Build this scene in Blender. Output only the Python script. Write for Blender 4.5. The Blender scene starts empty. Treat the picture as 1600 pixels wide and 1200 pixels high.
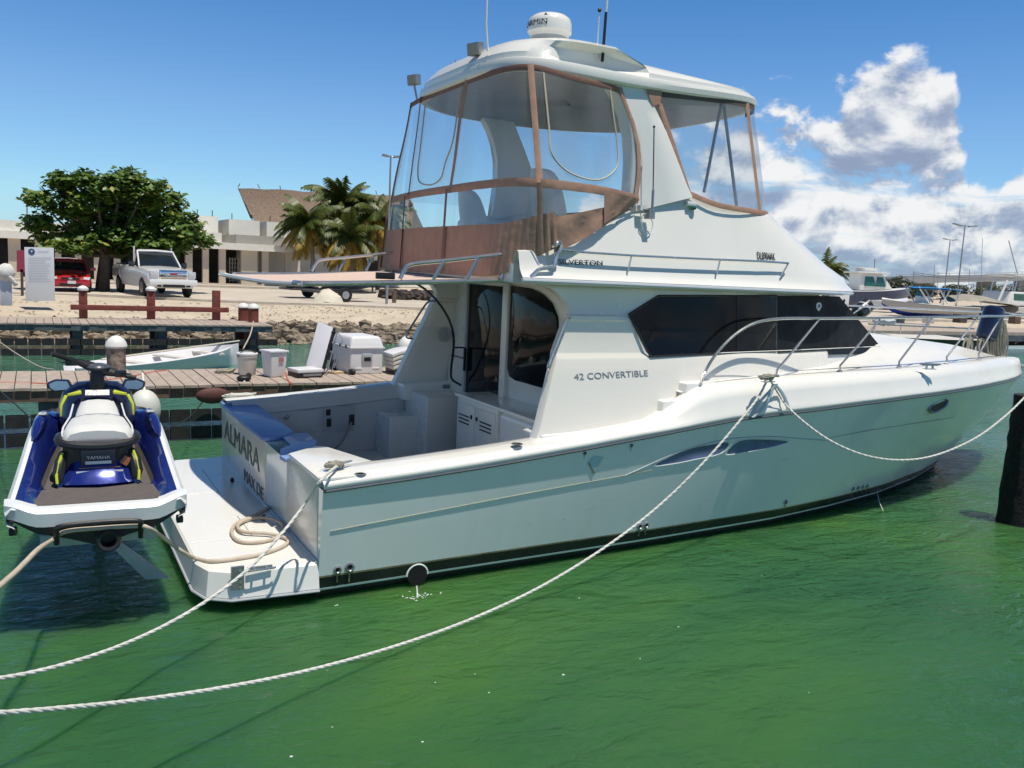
import bpy, bmesh, math, random
from mathutils import Vector, Matrix
random.seed(7)
PI = math.pi
R = math.radians
scene = bpy.context.scene
col = scene.collection

# ---------------------------------------------------------------- camera
CAM = Vector((-2.0356, -8.9967, 2.784))
YAW, ROLL, FPX, HOR = 0.506, 0.048, 1353.0, 421.7
PITCH = math.atan((600 - HOR) / FPX)
_sy, _cy = math.sin(YAW), math.cos(YAW)
_right0 = Vector((_cy, -_sy, 0))
_fwd0 = Vector((_sy, _cy, 0))
_cp, _sp = math.cos(PITCH), math.sin(PITCH)
FWD = _fwd0 * _cp + Vector((0, 0, -_sp))
_up0 = _fwd0 * _sp + Vector((0, 0, _cp))
RIGHT = _right0 * math.cos(ROLL) + _up0 * math.sin(ROLL)
UP = -_right0 * math.sin(ROLL) + _up0 * math.cos(ROLL)
cd = bpy.data.cameras.new('camera')
cam = bpy.data.objects.new('camera', cd)
col.objects.link(cam)
cd.sensor_width = 36
cd.lens = 36 * FPX / 1600
cd.clip_start = 0.1
cd.clip_end = 8000
m3 = Matrix((RIGHT, UP, -FWD)).transposed()
cam.matrix_world = Matrix.Translation(CAM) @ m3.to_4x4()
scene.camera = cam

# ---------------------------------------------------------------- sun, sky, exposure
SUN = Vector((0.10, -0.27, 1.0)).normalized()
SUN_EL = math.asin(SUN.z)
sd = bpy.data.lights.new('sun', 'SUN')
sd.energy = 3.7
sd.angle = R(0.53)
sd.color = (1.0, 0.94, 0.83)
sun = bpy.data.objects.new('sun', sd)
col.objects.link(sun)
sun.rotation_euler = (-SUN).to_track_quat('-Z', 'Y').to_euler()
sun.location = (0, 0, 60)
world = bpy.data.worlds.new('World')
scene.world = world
world.use_nodes = True
wn = world.node_tree
wn.nodes.clear()


class NG:
    """small helper to write node graphs"""
    def __init__(s, tree):
        s.t = tree
    def n(s, kind, **kw):
        nd = s.t.nodes.new(kind)
        for k, v in kw.items():
            setattr(nd, k, v)
        return nd
    def put(s, sock, v):
        if v is None:
            return
        if isinstance(v, bpy.types.NodeSocket):
            s.t.links.new(v, sock)
        else:
            sock.default_value = v
    def m(s, op, a, b=None, c=None, clamp=False):
        nd = s.n('ShaderNodeMath', operation=op)
        nd.use_clamp = clamp
        s.put(nd.inputs[0], a); s.put(nd.inputs[1], b); s.put(nd.inputs[2], c)
        return nd.outputs[0]
    def noise(s, vec, scale, detail=4, rough=.5, dist=0.0):
        nd = s.n('ShaderNodeTexNoise')
        s.put(nd.inputs['Vector'], vec)
        nd.inputs['Scale'].default_value = scale
        nd.inputs['Detail'].default_value = detail
        nd.inputs['Roughness'].default_value = rough
        nd.inputs['Distortion'].default_value = dist
        return nd.outputs['Fac']
    def ramp(s, fac, stops, interp='LINEAR'):
        nd = s.n('ShaderNodeValToRGB')
        nd.color_ramp.interpolation = interp
        el = nd.color_ramp.elements
        while len(el) < len(stops):
            el.new(0.5)
        for e, (p, c) in zip(el, stops):
            e.position = p
            e.color = (c[0], c[1], c[2], 1) if not isinstance(c, (int, float)) else (c, c, c, 1)
        s.put(nd.inputs[0], fac)
        return nd.outputs[0]
    def mix(s, fac, a, b, blend='MIX'):
        nd = s.n('ShaderNodeMix', data_type='RGBA', blend_type=blend)
        s.put(nd.inputs[0], fac)
        s.put(nd.inputs[6], a if not isinstance(a, tuple) else (*a[:3], 1))
        s.put(nd.inputs[7], b if not isinstance(b, tuple) else (*b[:3], 1))
        return nd.outputs[2]
    def comb(s, x, y, z):
        nd = s.n('ShaderNodeCombineXYZ')
        s.put(nd.inputs[0], x); s.put(nd.inputs[1], y); s.put(nd.inputs[2], z)
        return nd.outputs[0]
    def maprange(s, v, a, b, c=0., d=1., smooth=False):
        nd = s.n('ShaderNodeMapRange')
        nd.interpolation_type = 'SMOOTHSTEP' if smooth else 'LINEAR'
        for i, x in enumerate((v, a, b, c, d)):
            s.put(nd.inputs[i], x)
        return nd.outputs[0]


g = NG(wn)
wout = g.n('ShaderNodeOutputWorld')
sky = g.n('ShaderNodeTexSky', sky_type='NISHITA')
sky.sun_disc = False
sky.sun_elevation = SUN_EL
sky.sun_rotation = math.atan2(SUN.x, SUN.y)
sky.air_density = 1.0
sky.dust_density = 0.0
sky.ozone_density = 1.6
hs = g.n('ShaderNodeHueSaturation')
hs.inputs['Saturation'].default_value = 1.05
hs.inputs['Value'].default_value = 1.22
# the clear tropical blue of the day, paler towards the horizon
tc = g.n('ShaderNodeTexCoord')
sp = g.n('ShaderNodeSeparateXYZ')
g.put(sp.inputs[0], tc.outputs['Generated'])
el = g.m('ARCSINE', sp.outputs[2])
tint = g.ramp(g.m('MULTIPLY', el, 2.0), [(0.0, (.40, .64, 1.0)), (.12, (.58, .80, 1.0)), (.32, (.62, .80, 1.0)), (.66, (.40, .68, .95)), (.85, (.34, .50, .62)), (1.0, (.26, .36, .44))])
tinted = g.mix(1.0, sky.outputs[0], tint, 'MULTIPLY')
g.put(hs.inputs['Color'], tinted)
bg1 = g.n('ShaderNodeBackground')
g.put(bg1.inputs[0], hs.outputs[0])
bg1.inputs[1].default_value = 0.086
# cumulus bank: direction -> azimuth / elevation
az = g.m('ARCTAN2', sp.outputs[0], sp.outputs[1])          # from +y towards +x
rel = g.m('SUBTRACT', az, YAW)                                # azimuth relative to the quay direction
elw = g.m('MULTIPLY', el, 1.35)
pv = g.comb(rel, elw, 0.0)
topc = g.n('ShaderNodeFloatCurve')
cm = topc.mapping.curves[0]
# x = (rel + pi) / (2 pi), y = elevation of the cloud tops
pts = [(-PI, .10), (-.9, .03), (-.25, -.05), (.02, .02), (.14, .13), (.20, .16), (.30, .195), (.34, .185),
       (.365, .20), (.39, .235), (.415, .245), (.445, .20), (.485, .115), (.505, .135), (.54, .17), (.60, .18), (.8, .18), (1.4, .16), (PI, .10)]
cm.points[0].location = ((pts[0][0] + PI) / (2 * PI), pts[0][1] + .2)
cm.points[1].location = ((pts[-1][0] + PI) / (2 * PI), pts[-1][1] + .2)
for a_, e_ in pts[1:-1]:
    cm.points.new((a_ + PI) / (2 * PI), e_ + .2)
topc.mapping.update()
g.put(topc.inputs['Value'], g.m('MULTIPLY_ADD', rel, 1 / (2 * PI), 0.5))
ctop = g.m('SUBTRACT', topc.outputs[0], 0.2)


def cloud_density(off, det=11):
    v = g.comb(g.m('ADD', rel, 0.0), g.m('ADD', elw, off), 0.35)
    big = g.noise(v, 9.0, det, .64, .25)
    vs_ = g.n('ShaderNodeTexVoronoi', feature='SMOOTH_F1')
    g.put(vs_.inputs['Vector'], g.mix(.035, v, g.comb(big, big, big), 'ADD'))
    vs_.inputs['Scale'].default_value = 20.0
    vs_.inputs['Smoothness'].default_value = .6
    b2 = g.m('MULTIPLY_ADD', vs_.outputs['Distance'], -.35, .17)
    return g.m('ADD', big, b2)


d0 = cloud_density(0.0)
s0 = cloud_density(0.0, 5)
d1 = cloud_density(0.026, 5)
edge = g.m('SUBTRACT', ctop, el)
e2 = g.m('MULTIPLY', edge, 4.2)
e2 = g.m('MINIMUM', e2, 0.16)
cov = g.m('ADD', g.m('SUBTRACT', d0, 0.50), e2)
mask = g.maprange(cov, 0.0, 0.13, 0, 1, True)
# broken sky between the lower cloud rows
rows = g.noise(g.comb(g.m('MULTIPLY', rel, 5.0), g.m('MULTIPLY', elw, 26.0), 3.0), 1.0, 6, .6, .4)
gap = g.maprange(rows, .34, .46, 0, 1, True)
gap = g.m('MAXIMUM', gap, g.maprange(el, .10, .16, 0, 1, True))
mask = g.m('MULTIPLY', mask, g.m('MULTIPLY_ADD', gap, .55, .45))
mask = g.m('MULTIPLY', mask, g.maprange(el, 0.0, 0.05, .75, 1))
lit = g.m('ADD', g.m('MULTIPLY_ADD', g.m('SUBTRACT', s0, d1), 4.2, .50), g.m('MULTIPLY', g.m('SUBTRACT', d0, s0), 1.2))
core = g.maprange(cov, .05, .45, .16, -.16)
under = g.m('MULTIPLY_ADD', rows, .9, -.45)
under = g.m('MULTIPLY', under, g.maprange(el, .08, .24, 1, .35))
lit = g.m('ADD', g.m('ADD', lit, core), under)
ccol = g.ramp(lit, [(0.0, (.30, .37, .53)), (.35, (.42, .49, .63)), (.58, (.66, .70, .77)), (.8, (.86, .88, .90)), (1.0, (.96, .96, .96))])
bg2 = g.n('ShaderNodeBackground')
g.put(bg2.inputs[0], ccol)
bg2.inputs[1].default_value = 0.76
mx = g.n('ShaderNodeMixShader')
g.put(mx.inputs[0], g.m('MULTIPLY', mask, .96))
g.put(mx.inputs[1], bg1.outputs[0])
g.put(mx.inputs[2], bg2.outputs[0])
g.put(wout.inputs[0], mx.outputs[0])

vs = scene.view_settings
vs.view_transform = 'Standard'
vs.look = 'None'
vs.exposure = 0.33
vs.gamma = 1.0
vs.use_curve_mapping = False
scene.render.engine = 'CYCLES'
scene.cycles.max_bounces = 8
scene.cycles.transparent_max_bounces = 24


# ---------------------------------------------------------------- helpers
def ray(px, py):
    dx, dy = px - 800, py - 600
    return FWD * FPX + RIGHT * dx - UP * dy


def at(px, py, ax, val):
    """point seen at a pixel of the 1600x1200 photograph, on the plane axis = val"""
    r = ray(px, py)
    t = (val - CAM[ax]) / r[ax]
    return CAM + r * t


def surf(px, py, fn, lo=-1.5, hi=14.0, n=600):
    """point seen at a pixel, on the starboard surface y = -fn(x, z)"""
    r = ray(px, py)
    prev = None
    for i in range(n + 1):
        x = lo + (hi - lo) * i / n
        t = (x - CAM.x) / r.x
        if t <= 0:
            continue
        P = CAM + r * t
        d = P.y + fn(P.x, P.z)
        if prev is not None and prev[0] < 0 <= d:
            k = prev[0] / (prev[0] - d)
            return prev[1].lerp(P, k)
        prev = (d, P)
    return prev[1]


MATS = {}


def mat(name, c, rough=.5, metal=0., var=.06, vscale=3., bump=0., bscale=40., coat=0., spec=.5, c2=None, vdet=5, obj=True, stain=0., sc=(.3, .25, .15), streak=False):
    if name in MATS:
        return MATS[name]
    m = bpy.data.materials.new(name)
    m.use_nodes = True
    t = NG(m.node_tree)
    b = m.node_tree.nodes['Principled BSDF']
    tcn = t.n('ShaderNodeTexCoord')
    v = tcn.outputs['Object']
    nz = t.noise(v, vscale, vdet, .6)
    a = tuple(max(0, x * (1 - var)) for x in c)
    d = c2 if c2 else tuple(min(1, x * (1 + var)) for x in c)
    colr = t.ramp(nz, [(.3, a), (.7, d)])
    if stain:
        mp_ = t.n('ShaderNodeMapping'); t.put(mp_.inputs[0], v)
        mp_.inputs['Scale'].default_value = (2.4, 2.4, .5) if streak else (1, 1, 1)
        n2 = t.noise(mp_.outputs[0], 1.3, 8, .7)
        colr = t.mix(t.m('MULTIPLY', t.maprange(n2, .52, .75, 0, 1), stain), colr, sc)
    t.put(b.inputs['Base Color'], colr)
    r2 = t.maprange(t.noise(v, vscale * 2.3, 4, .6), .3, .7, max(0.02, rough * .8), min(1, rough * 1.2))
    t.put(b.inputs['Roughness'], r2)
    b.inputs['Metallic'].default_value = metal
    b.inputs['Coat Weight'].default_value = coat
    b.inputs['Coat Roughness'].default_value = .05
    b.inputs['Specular IOR Level'].default_value = spec
    if bump:
        bn = t.n('ShaderNodeBump')
        bn.inputs['Strength'].default_value = 1
        bn.inputs['Distance'].default_value = bump
        t.put(bn.inputs['Height'], t.noise(v, bscale, 4, .6))
        t.put(b.inputs['Normal'], bn.outputs[0])
    MATS[name] = m
    return m


def clear_vinyl(name, tint=(.86, .895, .92), haze=.05, gl=.035):
    if name in MATS:
        return MATS[name]
    m = bpy.data.materials.new(name)
    m.use_nodes = True
    t = NG(m.node_tree)
    m.node_tree.nodes.clear()
    out = t.n('ShaderNodeOutputMaterial')
    tr = t.n('ShaderNodeBsdfTransparent'); tr.inputs[0].default_value = (*tint, 1)
    df = t.n('ShaderNodeBsdfDiffuse'); df.inputs[0].default_value = (.75, .8, .85, 1)
    gs = t.n('ShaderNodeBsdfGlossy'); gs.inputs['Roughness'].default_value = .09
    tcn = t.n('ShaderNodeTexCoord')
    mp = t.n('ShaderNodeMapping'); t.put(mp.inputs[0], tcn.outputs['Object'])
    mp.inputs['Scale'].default_value = (1, 1, .35)
    nz = t.noise(mp.outputs[0], 2.2, 1, .4, .3)
    bn = t.n('ShaderNodeBump'); bn.inputs['Distance'].default_value = .02
    t.put(bn.inputs['Height'], nz)
    t.put(gs.inputs['Normal'], bn.outputs[0])
    m1 = t.n('ShaderNodeMixShader')
    t.put(m1.inputs[0], t.maprange(nz, .35, .7, haze * .4, haze * 2.2)); t.put(m1.inputs[1], tr.outputs[0]); t.put(m1.inputs[2], df.outputs[0])
    fr = t.n('ShaderNodeLayerWeight'); fr.inputs[0].default_value = .5
    m2 = t.n('ShaderNodeMixShader')
    t.put(m2.inputs[0], t.m('ADD', t.m('MULTIPLY', t.m('POWER', fr.outputs['Facing'], 4.0), .5), gl)); t.put(m2.inputs[1], m1.outputs[0]); t.put(m2.inputs[2], gs.outputs[0])
    t.put(out.inputs[0], m2.outputs[0])
    MATS[name] = m
    return m


class MB:
    def __init__(s):
        s.v = []; s.f = []; s.m = []
    def add(s, vs_, fs, mi=0):
        o = len(s.v)
        s.v += [Vector(v) for v in vs_]
        s.f += [tuple(i + o for i in f) for f in fs]
        s.m += [mi] * len(fs)
        return s
    def box(s, c, d, rot=None, mi=0, taper=1.0):
        x, y, z = d[0] / 2, d[1] / 2, d[2] / 2
        vs_ = [Vector((sx * x * (taper if sz > 0 else 1), sy * y * (taper if sz > 0 else 1), sz * z)) for sz in (-1, 1) for sy in (-1, 1) for sx in (-1, 1)]
        if rot is not None:
            vs_ = [rot @ v for v in vs_]
        vs_ = [v + Vector(c) for v in vs_]
        return s.add(vs_, [(0, 2, 3, 1), (4, 5, 7, 6), (0, 1, 5, 4), (2, 6, 7, 3), (0, 4, 6, 2), (1, 3, 7, 5)], mi)
    def bx(s, x0, x1, y0, y1, z0, z1, mi=0):
        return s.box(((x0 + x1) / 2, (y0 + y1) / 2, (z0 + z1) / 2), (abs(x1 - x0), abs(y1 - y0), abs(z1 - z0)), None, mi)
    def grid(s, rows, mi=0, close=False, flip=False, mfn=None):
        nr, nc = len(rows), len(rows[0])
        o = len(s.v)
        for r_ in rows:
            s.v += [Vector(p) for p in r_]
        for i in range(nr - 1):
            for j in range(nc - (0 if close else 1)):
                k = (j + 1) % nc
                q = (o + i * nc + j, o + i * nc + k, o + (i + 1) * nc + k, o + (i + 1) * nc + j)
                s.f.append(q[::-1] if flip else q)
                s.m.append(mfn(i, j) if mfn else mi)
        return s
    def cap(s, pts, mi=0):
        o = len(s.v)
        s.v += [Vector(p) for p in pts]
        s.f.append(tuple(range(o, o + len(pts)))); s.m.append(mi)
        return s
    def prism(s, pts, ext, mi=0):
        """polygon pushed along the vector ext"""
        n = len(pts)
        a = [Vector(p) for p in pts]
        b = [p + Vector(ext) for p in a]
        o = len(s.v)
        s.v += a + b
        s.f.append(tuple(range(o, o + n))); s.m.append(mi)
        s.f.append(tuple(range(o + 2 * n - 1, o + n - 1, -1))); s.m.append(mi)
        for i in range(n):
            j = (i + 1) % n
            s.f.append((o + i, o + n + i, o + n + j, o + j)); s.m.append(mi)
        return s
    def tube(s, path, r, n=8, mi=0, cap=True, closed=False):
        P = [Vector(p) for p in path]
        rs = r if isinstance(r, (list, tuple)) else [r] * len(P)
        rows = []
        ref = None
        N = len(P)
        for i, p in enumerate(P):
            if closed:
                t = (P[(i + 1) % N] - P[i - 1])
            else:
                t = (P[min(i + 1, N - 1)] - P[max(i - 1, 0)])
            if t.length < 1e-9:
                t = Vector((0, 0, 1))
            t.normalize()
            if ref is None:
                ref = Vector((0, 0, 1)) if abs(t.z) < .9 else Vector((1, 0, 0))
            a = t.cross(ref)
            if a.length < 1e-5:
                a = t.orthogonal()
            a.normalize()
            b = a.cross(t).normalized()
            ref = b
            rows.append([p + a * (math.cos(2 * PI * k / n) * rs[i]) + b * (math.sin(2 * PI * k / n) * rs[i]) for k in range(n)])
        if closed:
            rows.append(rows[0])
        s.grid(rows, mi, close=True)
        if cap and not closed:
            s.cap(rows[0], mi); s.cap(rows[-1][::-1], mi)
        return s
    def lathe(s, prof, o=(0, 0, 0), n=16, mi=0, ax='z', mfn=None):
        o = Vector(o)
        rows = []
        for r_, z in prof:
            ring = []
            for k in range(n):
                a = 2 * PI * k / n
                x, y = r_ * math.cos(a), r_ * math.sin(a)
                ring.append(o + (Vector((x, y, z)) if ax == 'z' else Vector((z, x, y)) if ax == 'x' else Vector((x, z, y))))
            rows.append(ring)
        s.grid(rows, mi, close=True, mfn=mfn)
        return s
    def ball(s, c, rad, n=12, mi=0, sq=(1, 1, 1)):
        rows = []
        for i in range(n // 2 + 1):
            t = PI * i / (n // 2)
            rows.append([Vector(c) + Vector((rad * sq[0] * math.sin(t) * math.cos(2 * PI * k / n), rad * sq[1] * math.sin(t) * math.sin(2 * PI * k / n), rad * sq[2] * math.cos(t))) for k in range(n)])
        return s.grid(rows, mi, close=True)
    def xf(s, M, start=0):
        for i in range(start, len(s.v)):
            s.v[i] = M @ s.v[i]
        return s
    def mirror_y(s):
        n = len(s.v); k = len(s.f)
        s.v += [Vector((v.x, -v.y, v.z)) for v in s.v]
        s.f += [tuple(i + n for i in f[::-1]) for f in s.f[:k]]
        s.m += s.m[:k]
        return s
    def pair(s, name, mats, parent=None, **kw):
        """this piece and its mirror image, two meshes of their own"""
        t = MB()
        t.v = [Vector((v.x, -v.y, v.z)) for v in s.v]
        t.f = [f[::-1] for f in s.f]
        t.m = s.m[:]
        return s.build(name, mats, parent, **kw), t.build(name, mats, parent, **kw)
    def build(s, name, mats, parent=None, angle=35, bevel=0, seg=2, merge=True, flat=False, normals=True):
        me = bpy.data.meshes.new(name)
        me.from_pydata([tuple(v) for v in s.v], [], s.f)
        if not isinstance(mats, (list, tuple)):
            mats = [mats]
        for m in mats:
            me.materials.append(m)
        for p, mi in zip(me.polygons, s.m):
            p.material_index = mi
        if merge or bevel or normals:
            bm = bmesh.new()
            bm.from_mesh(me)
            if merge:
                bmesh.ops.remove_doubles(bm, verts=bm.verts, dist=1e-4)
            if normals:
                bmesh.ops.recalc_face_normals(bm, faces=bm.faces)
            if bevel:
                ed = [e for e in bm.edges if len(e.link_faces) == 2 and e.calc_face_angle(0) > R(28)]
                bmesh.ops.bevel(bm, geom=ed, offset=bevel, segments=seg, profile=.6, affect='EDGES', clamp_overlap=True)
            bm.to_mesh(me); bm.free()
        if not flat:
            for p in me.polygons:
                p.use_smooth = True
            me.set_sharp_from_angle(angle=R(angle))
        o = bpy.data.objects.new(name, me)
        col.objects.link(o)
        if parent is not None:
            o.parent = parent
            o.matrix_parent_inverse = Matrix.Identity(4)
            if parent.type == 'EMPTY' or True:
                # geometry is written in site coordinates: keep it there
                pm = parent_world(parent)
                if pm != Matrix.Identity(4):
                    me.transform(pm.inverted())
        return o


def parent_world(p):
    M = p.matrix_basis.copy()
    q = p.parent
    while q:
        M = q.matrix_basis @ M
        q = q.parent
    return M


def tag(o, label=None, cat=None, group=None, kind=None):
    if label: o['label'] = label
    if cat: o['category'] = cat
    if group: o['group'] = group
    if kind: o['kind'] = kind
    return o


def thing(name, label, cat, loc=(0, 0, 0), rz=0, group=None):
    o = bpy.data.objects.new(name, None)
    o.empty_display_size = .2
    col.objects.link(o)
    o.location = loc
    o.rotation_euler = (0, 0, rz)
    tag(o, label, cat, group)
    return o


def copy_tree(o, parent=None):
    c = o.copy()
    col.objects.link(c)
    c.parent = parent
    for ch in [x for x in bpy.data.objects if x.parent == o]:
        copy_tree(ch, c)
    return c


def lettering(name, text, p0, p1, updir, height, material, parent, depth=.002, stretch=None):
    """words running from p0 to p1 (on a surface), letters standing along updir"""
    cu = bpy.data.curves.new(name, 'FONT')
    cu.body = text
    cu.size = 1
    cu.extrude = .01
    tmp = bpy.data.objects.new('tmp', cu)
    col.objects.link(tmp)
    dg = bpy.context.evaluated_depsgraph_get()
    me = bpy.data.meshes.new_from_object(tmp.evaluated_get(dg))
    bpy.data.objects.remove(tmp)
    p0, p1 = Vector(p0), Vector(p1)
    X = (p1 - p0)
    L = X.length
    X.normalize()
    U = Vector(updir)
    N = X.cross(U).normalized()
    U = N.cross(X).normalized()
    xs = [v.co.x for v in me.vertices]; ys = [v.co.y for v in me.vertices]
    x0, x1, y0, y1 = min(xs), max(xs), min(ys), max(ys)
    for v in me.vertices:
        a = (v.co.x - x0) / (x1 - x0) * L
        b = (v.co.y - y0) / (y1 - y0) * height
        v.co = p0 + X * a + U * b + N * (v.co.z * depth / .01 + depth)
    me.materials.clear()
    me.materials.append(material)
    me.name = name
    o = bpy.data.objects.new(name, me)
    col.objects.link(o)
    if parent is not None:
        o.parent = parent
        me.transform(parent_world(parent).inverted())
    return o


def smooth(pts, n=8, closed=False):
    """Catmull-Rom through the points"""
    P = [Vector(p) for p in pts]
    out = []
    N = len(P)
    for i in range(N if closed else N - 1):
        p1, p2 = P[i], P[(i + 1) % N]
        p0 = P[i - 1] if (i > 0 or closed) else p1 * 2 - p2
        p3 = P[(i + 2) % N] if (i + 2 < N or closed) else p2 * 2 - p1
        for k in range(n):
            t = k / n
            out.append(.5 * ((2 * p1) + (p2 - p0) * t + (2 * p0 - 5 * p1 + 4 * p2 - p3) * t * t + (3 * p1 - p0 - 3 * p2 + p3) * t ** 3))
    if not closed:
        out.append(P[-1])
    return out


def lerp(a, b, t):
    return a + (b - a) * t


def interp(tab, x):
    if x <= tab[0][0]:
        return tab[0][1]
    for (a, b), (c, d) in zip(tab, tab[1:]):
        if x <= c:
            return b + (d - b) * (x - a) / (c - a)
    return tab[-1][1]


def sstep(a, b, x):
    t = max(0, min(1, (x - a) / (b - a)))
    return t * t * (3 - 2 * t)
# ================================================================ the setting: water, seabed, land
def water_material():
    m = bpy.data.materials.new('green_harbour_water')
    m.use_nodes = True
    t = NG(m.node_tree)
    b = m.node_tree.nodes['Principled BSDF']
    geo = t.n('ShaderNodeNewGeometry')
    P = geo.outputs['Position']
    s_ = t.n('ShaderNodeSeparateXYZ'); t.put(s_.inputs[0], P)
    a = t.noise(P, .22, 4, .6, .5)
    c1 = t.ramp(a, [(.3, (.020, .088, .040)), (.5, (.036, .122, .040)), (.72, (.062, .158, .032))])
    # paler, more teal base colour towards the quay
    f = t.maprange(s_.outputs[1], -2, 14, 0, 1, True)
    c2 = t.ramp(t.noise(P, .5, 4, .6, .5), [(.3, (.035, .125, .085)), (.7, (.085, .20, .115))])
    t.put(b.inputs['Base Color'], t.mix(f, c1, c2))
    b.inputs['Roughness'].default_value = .045
    b.inputs['IOR'].default_value = 1.33
    b.inputs['Subsurface Weight'].default_value = 1.0
    b.inputs['Subsurface Radius'].default_value = (.5, .9, .6)
    b.inputs['Subsurface Scale'].default_value = 1.1
    mp = t.n('ShaderNodeMapping'); t.put(mp.inputs[0], P)
    mp.inputs['Rotation'].default_value = (0, 0, R(35))
    mp.inputs['Scale'].default_value = (1.0, 2.1, 1.0)
    w1 = t.noise(mp.outputs[0], 1.5, 3, .55, .6)
    w2 = t.noise(mp.outputs[0], 5.5, 4, .6, .8)
    w3 = t.noise(P, 17., 2, .5, .3)
    patch = t.maprange(t.noise(P, .16, 3, .5), .38, .62, .35, 1.0, True)
    patch = t.m('MULTIPLY', patch, t.maprange(s_.outputs[0], -4, 8, .6, 1.25))
    h = t.m('ADD', t.m('MULTIPLY', w1, .085), t.m('ADD', t.m('MULTIPLY', w2, .030), t.m('MULTIPLY', w3, .003)))
    bn = t.n('ShaderNodeBump'); bn.inputs['Distance'].default_value = 1.0
    t.put(bn.inputs['Strength'], 1.0)
    t.put(bn.inputs['Height'], t.m('MULTIPLY', h, patch))
    t.put(b.inputs['Normal'], bn.outputs[0])
    return m


WATER_Z = -0.065
w = MB()
xs = [-300, -60, -20, 20, 60, 300, 900]
ys = [-300, -60, -20, 21.4]
w.grid([[(x, y, WATER_Z) for x in xs] for y in ys])
tag(w.build('water', water_material()), kind='structure')

SHORE = 20.8
sand = mat('pale_sand', (.52, .44, .335), .95, var=.16, vscale=1.2, bump=.03, bscale=9, stain=.25, sc=(.36, .27, .17))


def ground_profile():
    # y -> z of the land, kerbs included
    return [(-400, -2.0), (15, -1.6), (19.6, -.5), (SHORE, -.12), (21.8, .34), (23.5, .56), (26.3, .78), (27.2, .84), (60, .86), (90, .9), (7000, .9)]


gp = ground_profile()
rows = []
xs = [-7000, -400, -80] + [-40 + i * 1.3 for i in range(100)] + [140, 300, 900, 7000]
for y, z in [(-7000, -2.0)] + gp[:4] + [(y, interp(gp, y)) for y in [21.2 + .45 * i for i in range(16)]] + gp[8:]:
    rows.append([(x, y, z + (random.uniform(-.035, .035) if 20.5 < y < 30 else 0)) for x in xs])
tag(MB().grid(rows).build('ground', sand, angle=80), kind='structure')

# the pale concrete road and its low kerbs
road = mat('worn_concrete_road', (.52, .455, .375), .9, var=.12, vscale=.7, bump=.006, bscale=14, stain=.2, sc=(.38, .32, .24))
kerbm = mat('concrete_kerb', (.50, .44, .36), .9, var=.16, vscale=2., bump=.01, bscale=20, stain=.5, sc=(.30, .22, .15))


def kerb_y(x):
    return interp([(-40, 33.6), (0.45, 31.4), (6.2, 28.8), (13, 26.9), (20, 26.6), (200, 26.6)], x)


rd = MB()
X = [-60 + i * 2 for i in range(95)]
rd.grid([[(x, kerb_y(x) + .15, .905) for x in X], [(x, 47.2, .905) for x in X]])
tag(rd.build('road', road), kind='structure')
kb = MB()
kb.grid([[(x, kerb_y(x) - .14 + random.uniform(-.015, .015), .60) for x in X], [(x, kerb_y(x) - .13, .93 + random.uniform(-.012, .012)) for x in X], [(x, kerb_y(x) + .17, .935) for x in X], [(x, kerb_y(x) + .17, .85) for x in X]])
tag(kb.build('kerb', kerbm, angle=40), kind='structure')
pv_ = MB()
X = [-60, -30, 0, 12, 24.0]
pv_.grid([[(x, 44.6, .90) for x in X], [(x, 44.6, 1.03) for x in X], [(x, 46.4, 1.03) for x in X], [(x, 46.4, .9) for x in X]])
tag(pv_.build('pavement', kerbm, angle=30), kind='structure')
# ================================================================ the yacht (bow towards +x, starboard towards -y)
gel = mat('white_gelcoat', (.80, .785, .735), .24, var=.03, vscale=.9, coat=.25, stain=.10, sc=(.62, .58, .47), streak=True)
gel_hull = mat('white_hull_gelcoat', (.74, .78, .755), .16, var=.035, vscale=.9, coat=.35, stain=.22, sc=(.50, .56, .46), streak=True)
cream = mat('cream_gelcoat', (.76, .73, .66), .25, var=.02, vscale=.8, coat=.2)
nonskid = mat('white_nonskid', (.74, .73, .69), .6, var=.05, vscale=3, bump=.0015, bscale=180)
blackg = mat('black_boot_stripe', (.012, .013, .016), .25, var=.3)
antifoul = mat('dark_bottom_paint', (.014, .018, .017), .7, var=.4, vscale=6)
dirty = mat('stained_pinstripe', (.22, .19, .10), .6, var=.4, vscale=5)
steel = mat('polished_steel', (.60, .59, .58), .24, metal=.82, var=.04)
dsteel = mat('dull_steel', (.33, .33, .34), .35, metal=.7, var=.1)
glassb = mat('black_window', (.006, .007, .009), .07, var=.2, spec=.16)
canvasb = mat('black_canvas_cover', (.012, .015, .019), .6, var=.2, vscale=2., bump=.006, bscale=3, spec=.2)
tan = mat('tan_canvas', (.44, .26, .19), .85, var=.08, vscale=9, bump=.012, bscale=5, spec=.2)
tan2 = mat('brown_canvas', (.27, .15, .115), .85, var=.08, vscale=9, bump=.006, bscale=9, spec=.2)
awn = mat('pale_tan_awning', (.62, .47, .395), .8, var=.05, vscale=5, bump=.006, bscale=4)
bluev = mat('blue_vinyl', (.21, .32, .62), .5, var=.06, vscale=4, coat=.2)
rubber = mat('black_rubber', (.012, .012, .013), .5, var=.3)
letterd = mat('dark_lettering', (.05, .055, .065), .3, var=.1)
letterg = mat('grey_lettering', (.25, .27, .28), .3, metal=.3, var=.05)
vinylw = mat('pale_grey_trim', (.42, .44, .46), .4, var=.05)
clear = clear_vinyl('clear_vinyl_window', (.93, .95, .96), .06, .045)
zipm = mat('cream_zip', (.55, .48, .36), .6, var=.1)
seatm = mat('white_seat_vinyl', (.76, .76, .76), .4, var=.04)
shadegel = mat('grey_gelcoat', (.55, .57, .57), .3, var=.03)

yacht = thing('motor_yacht', 'large white motor yacht with tan flybridge curtains and black side windows', 'yacht', (6, 0, 0))

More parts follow.
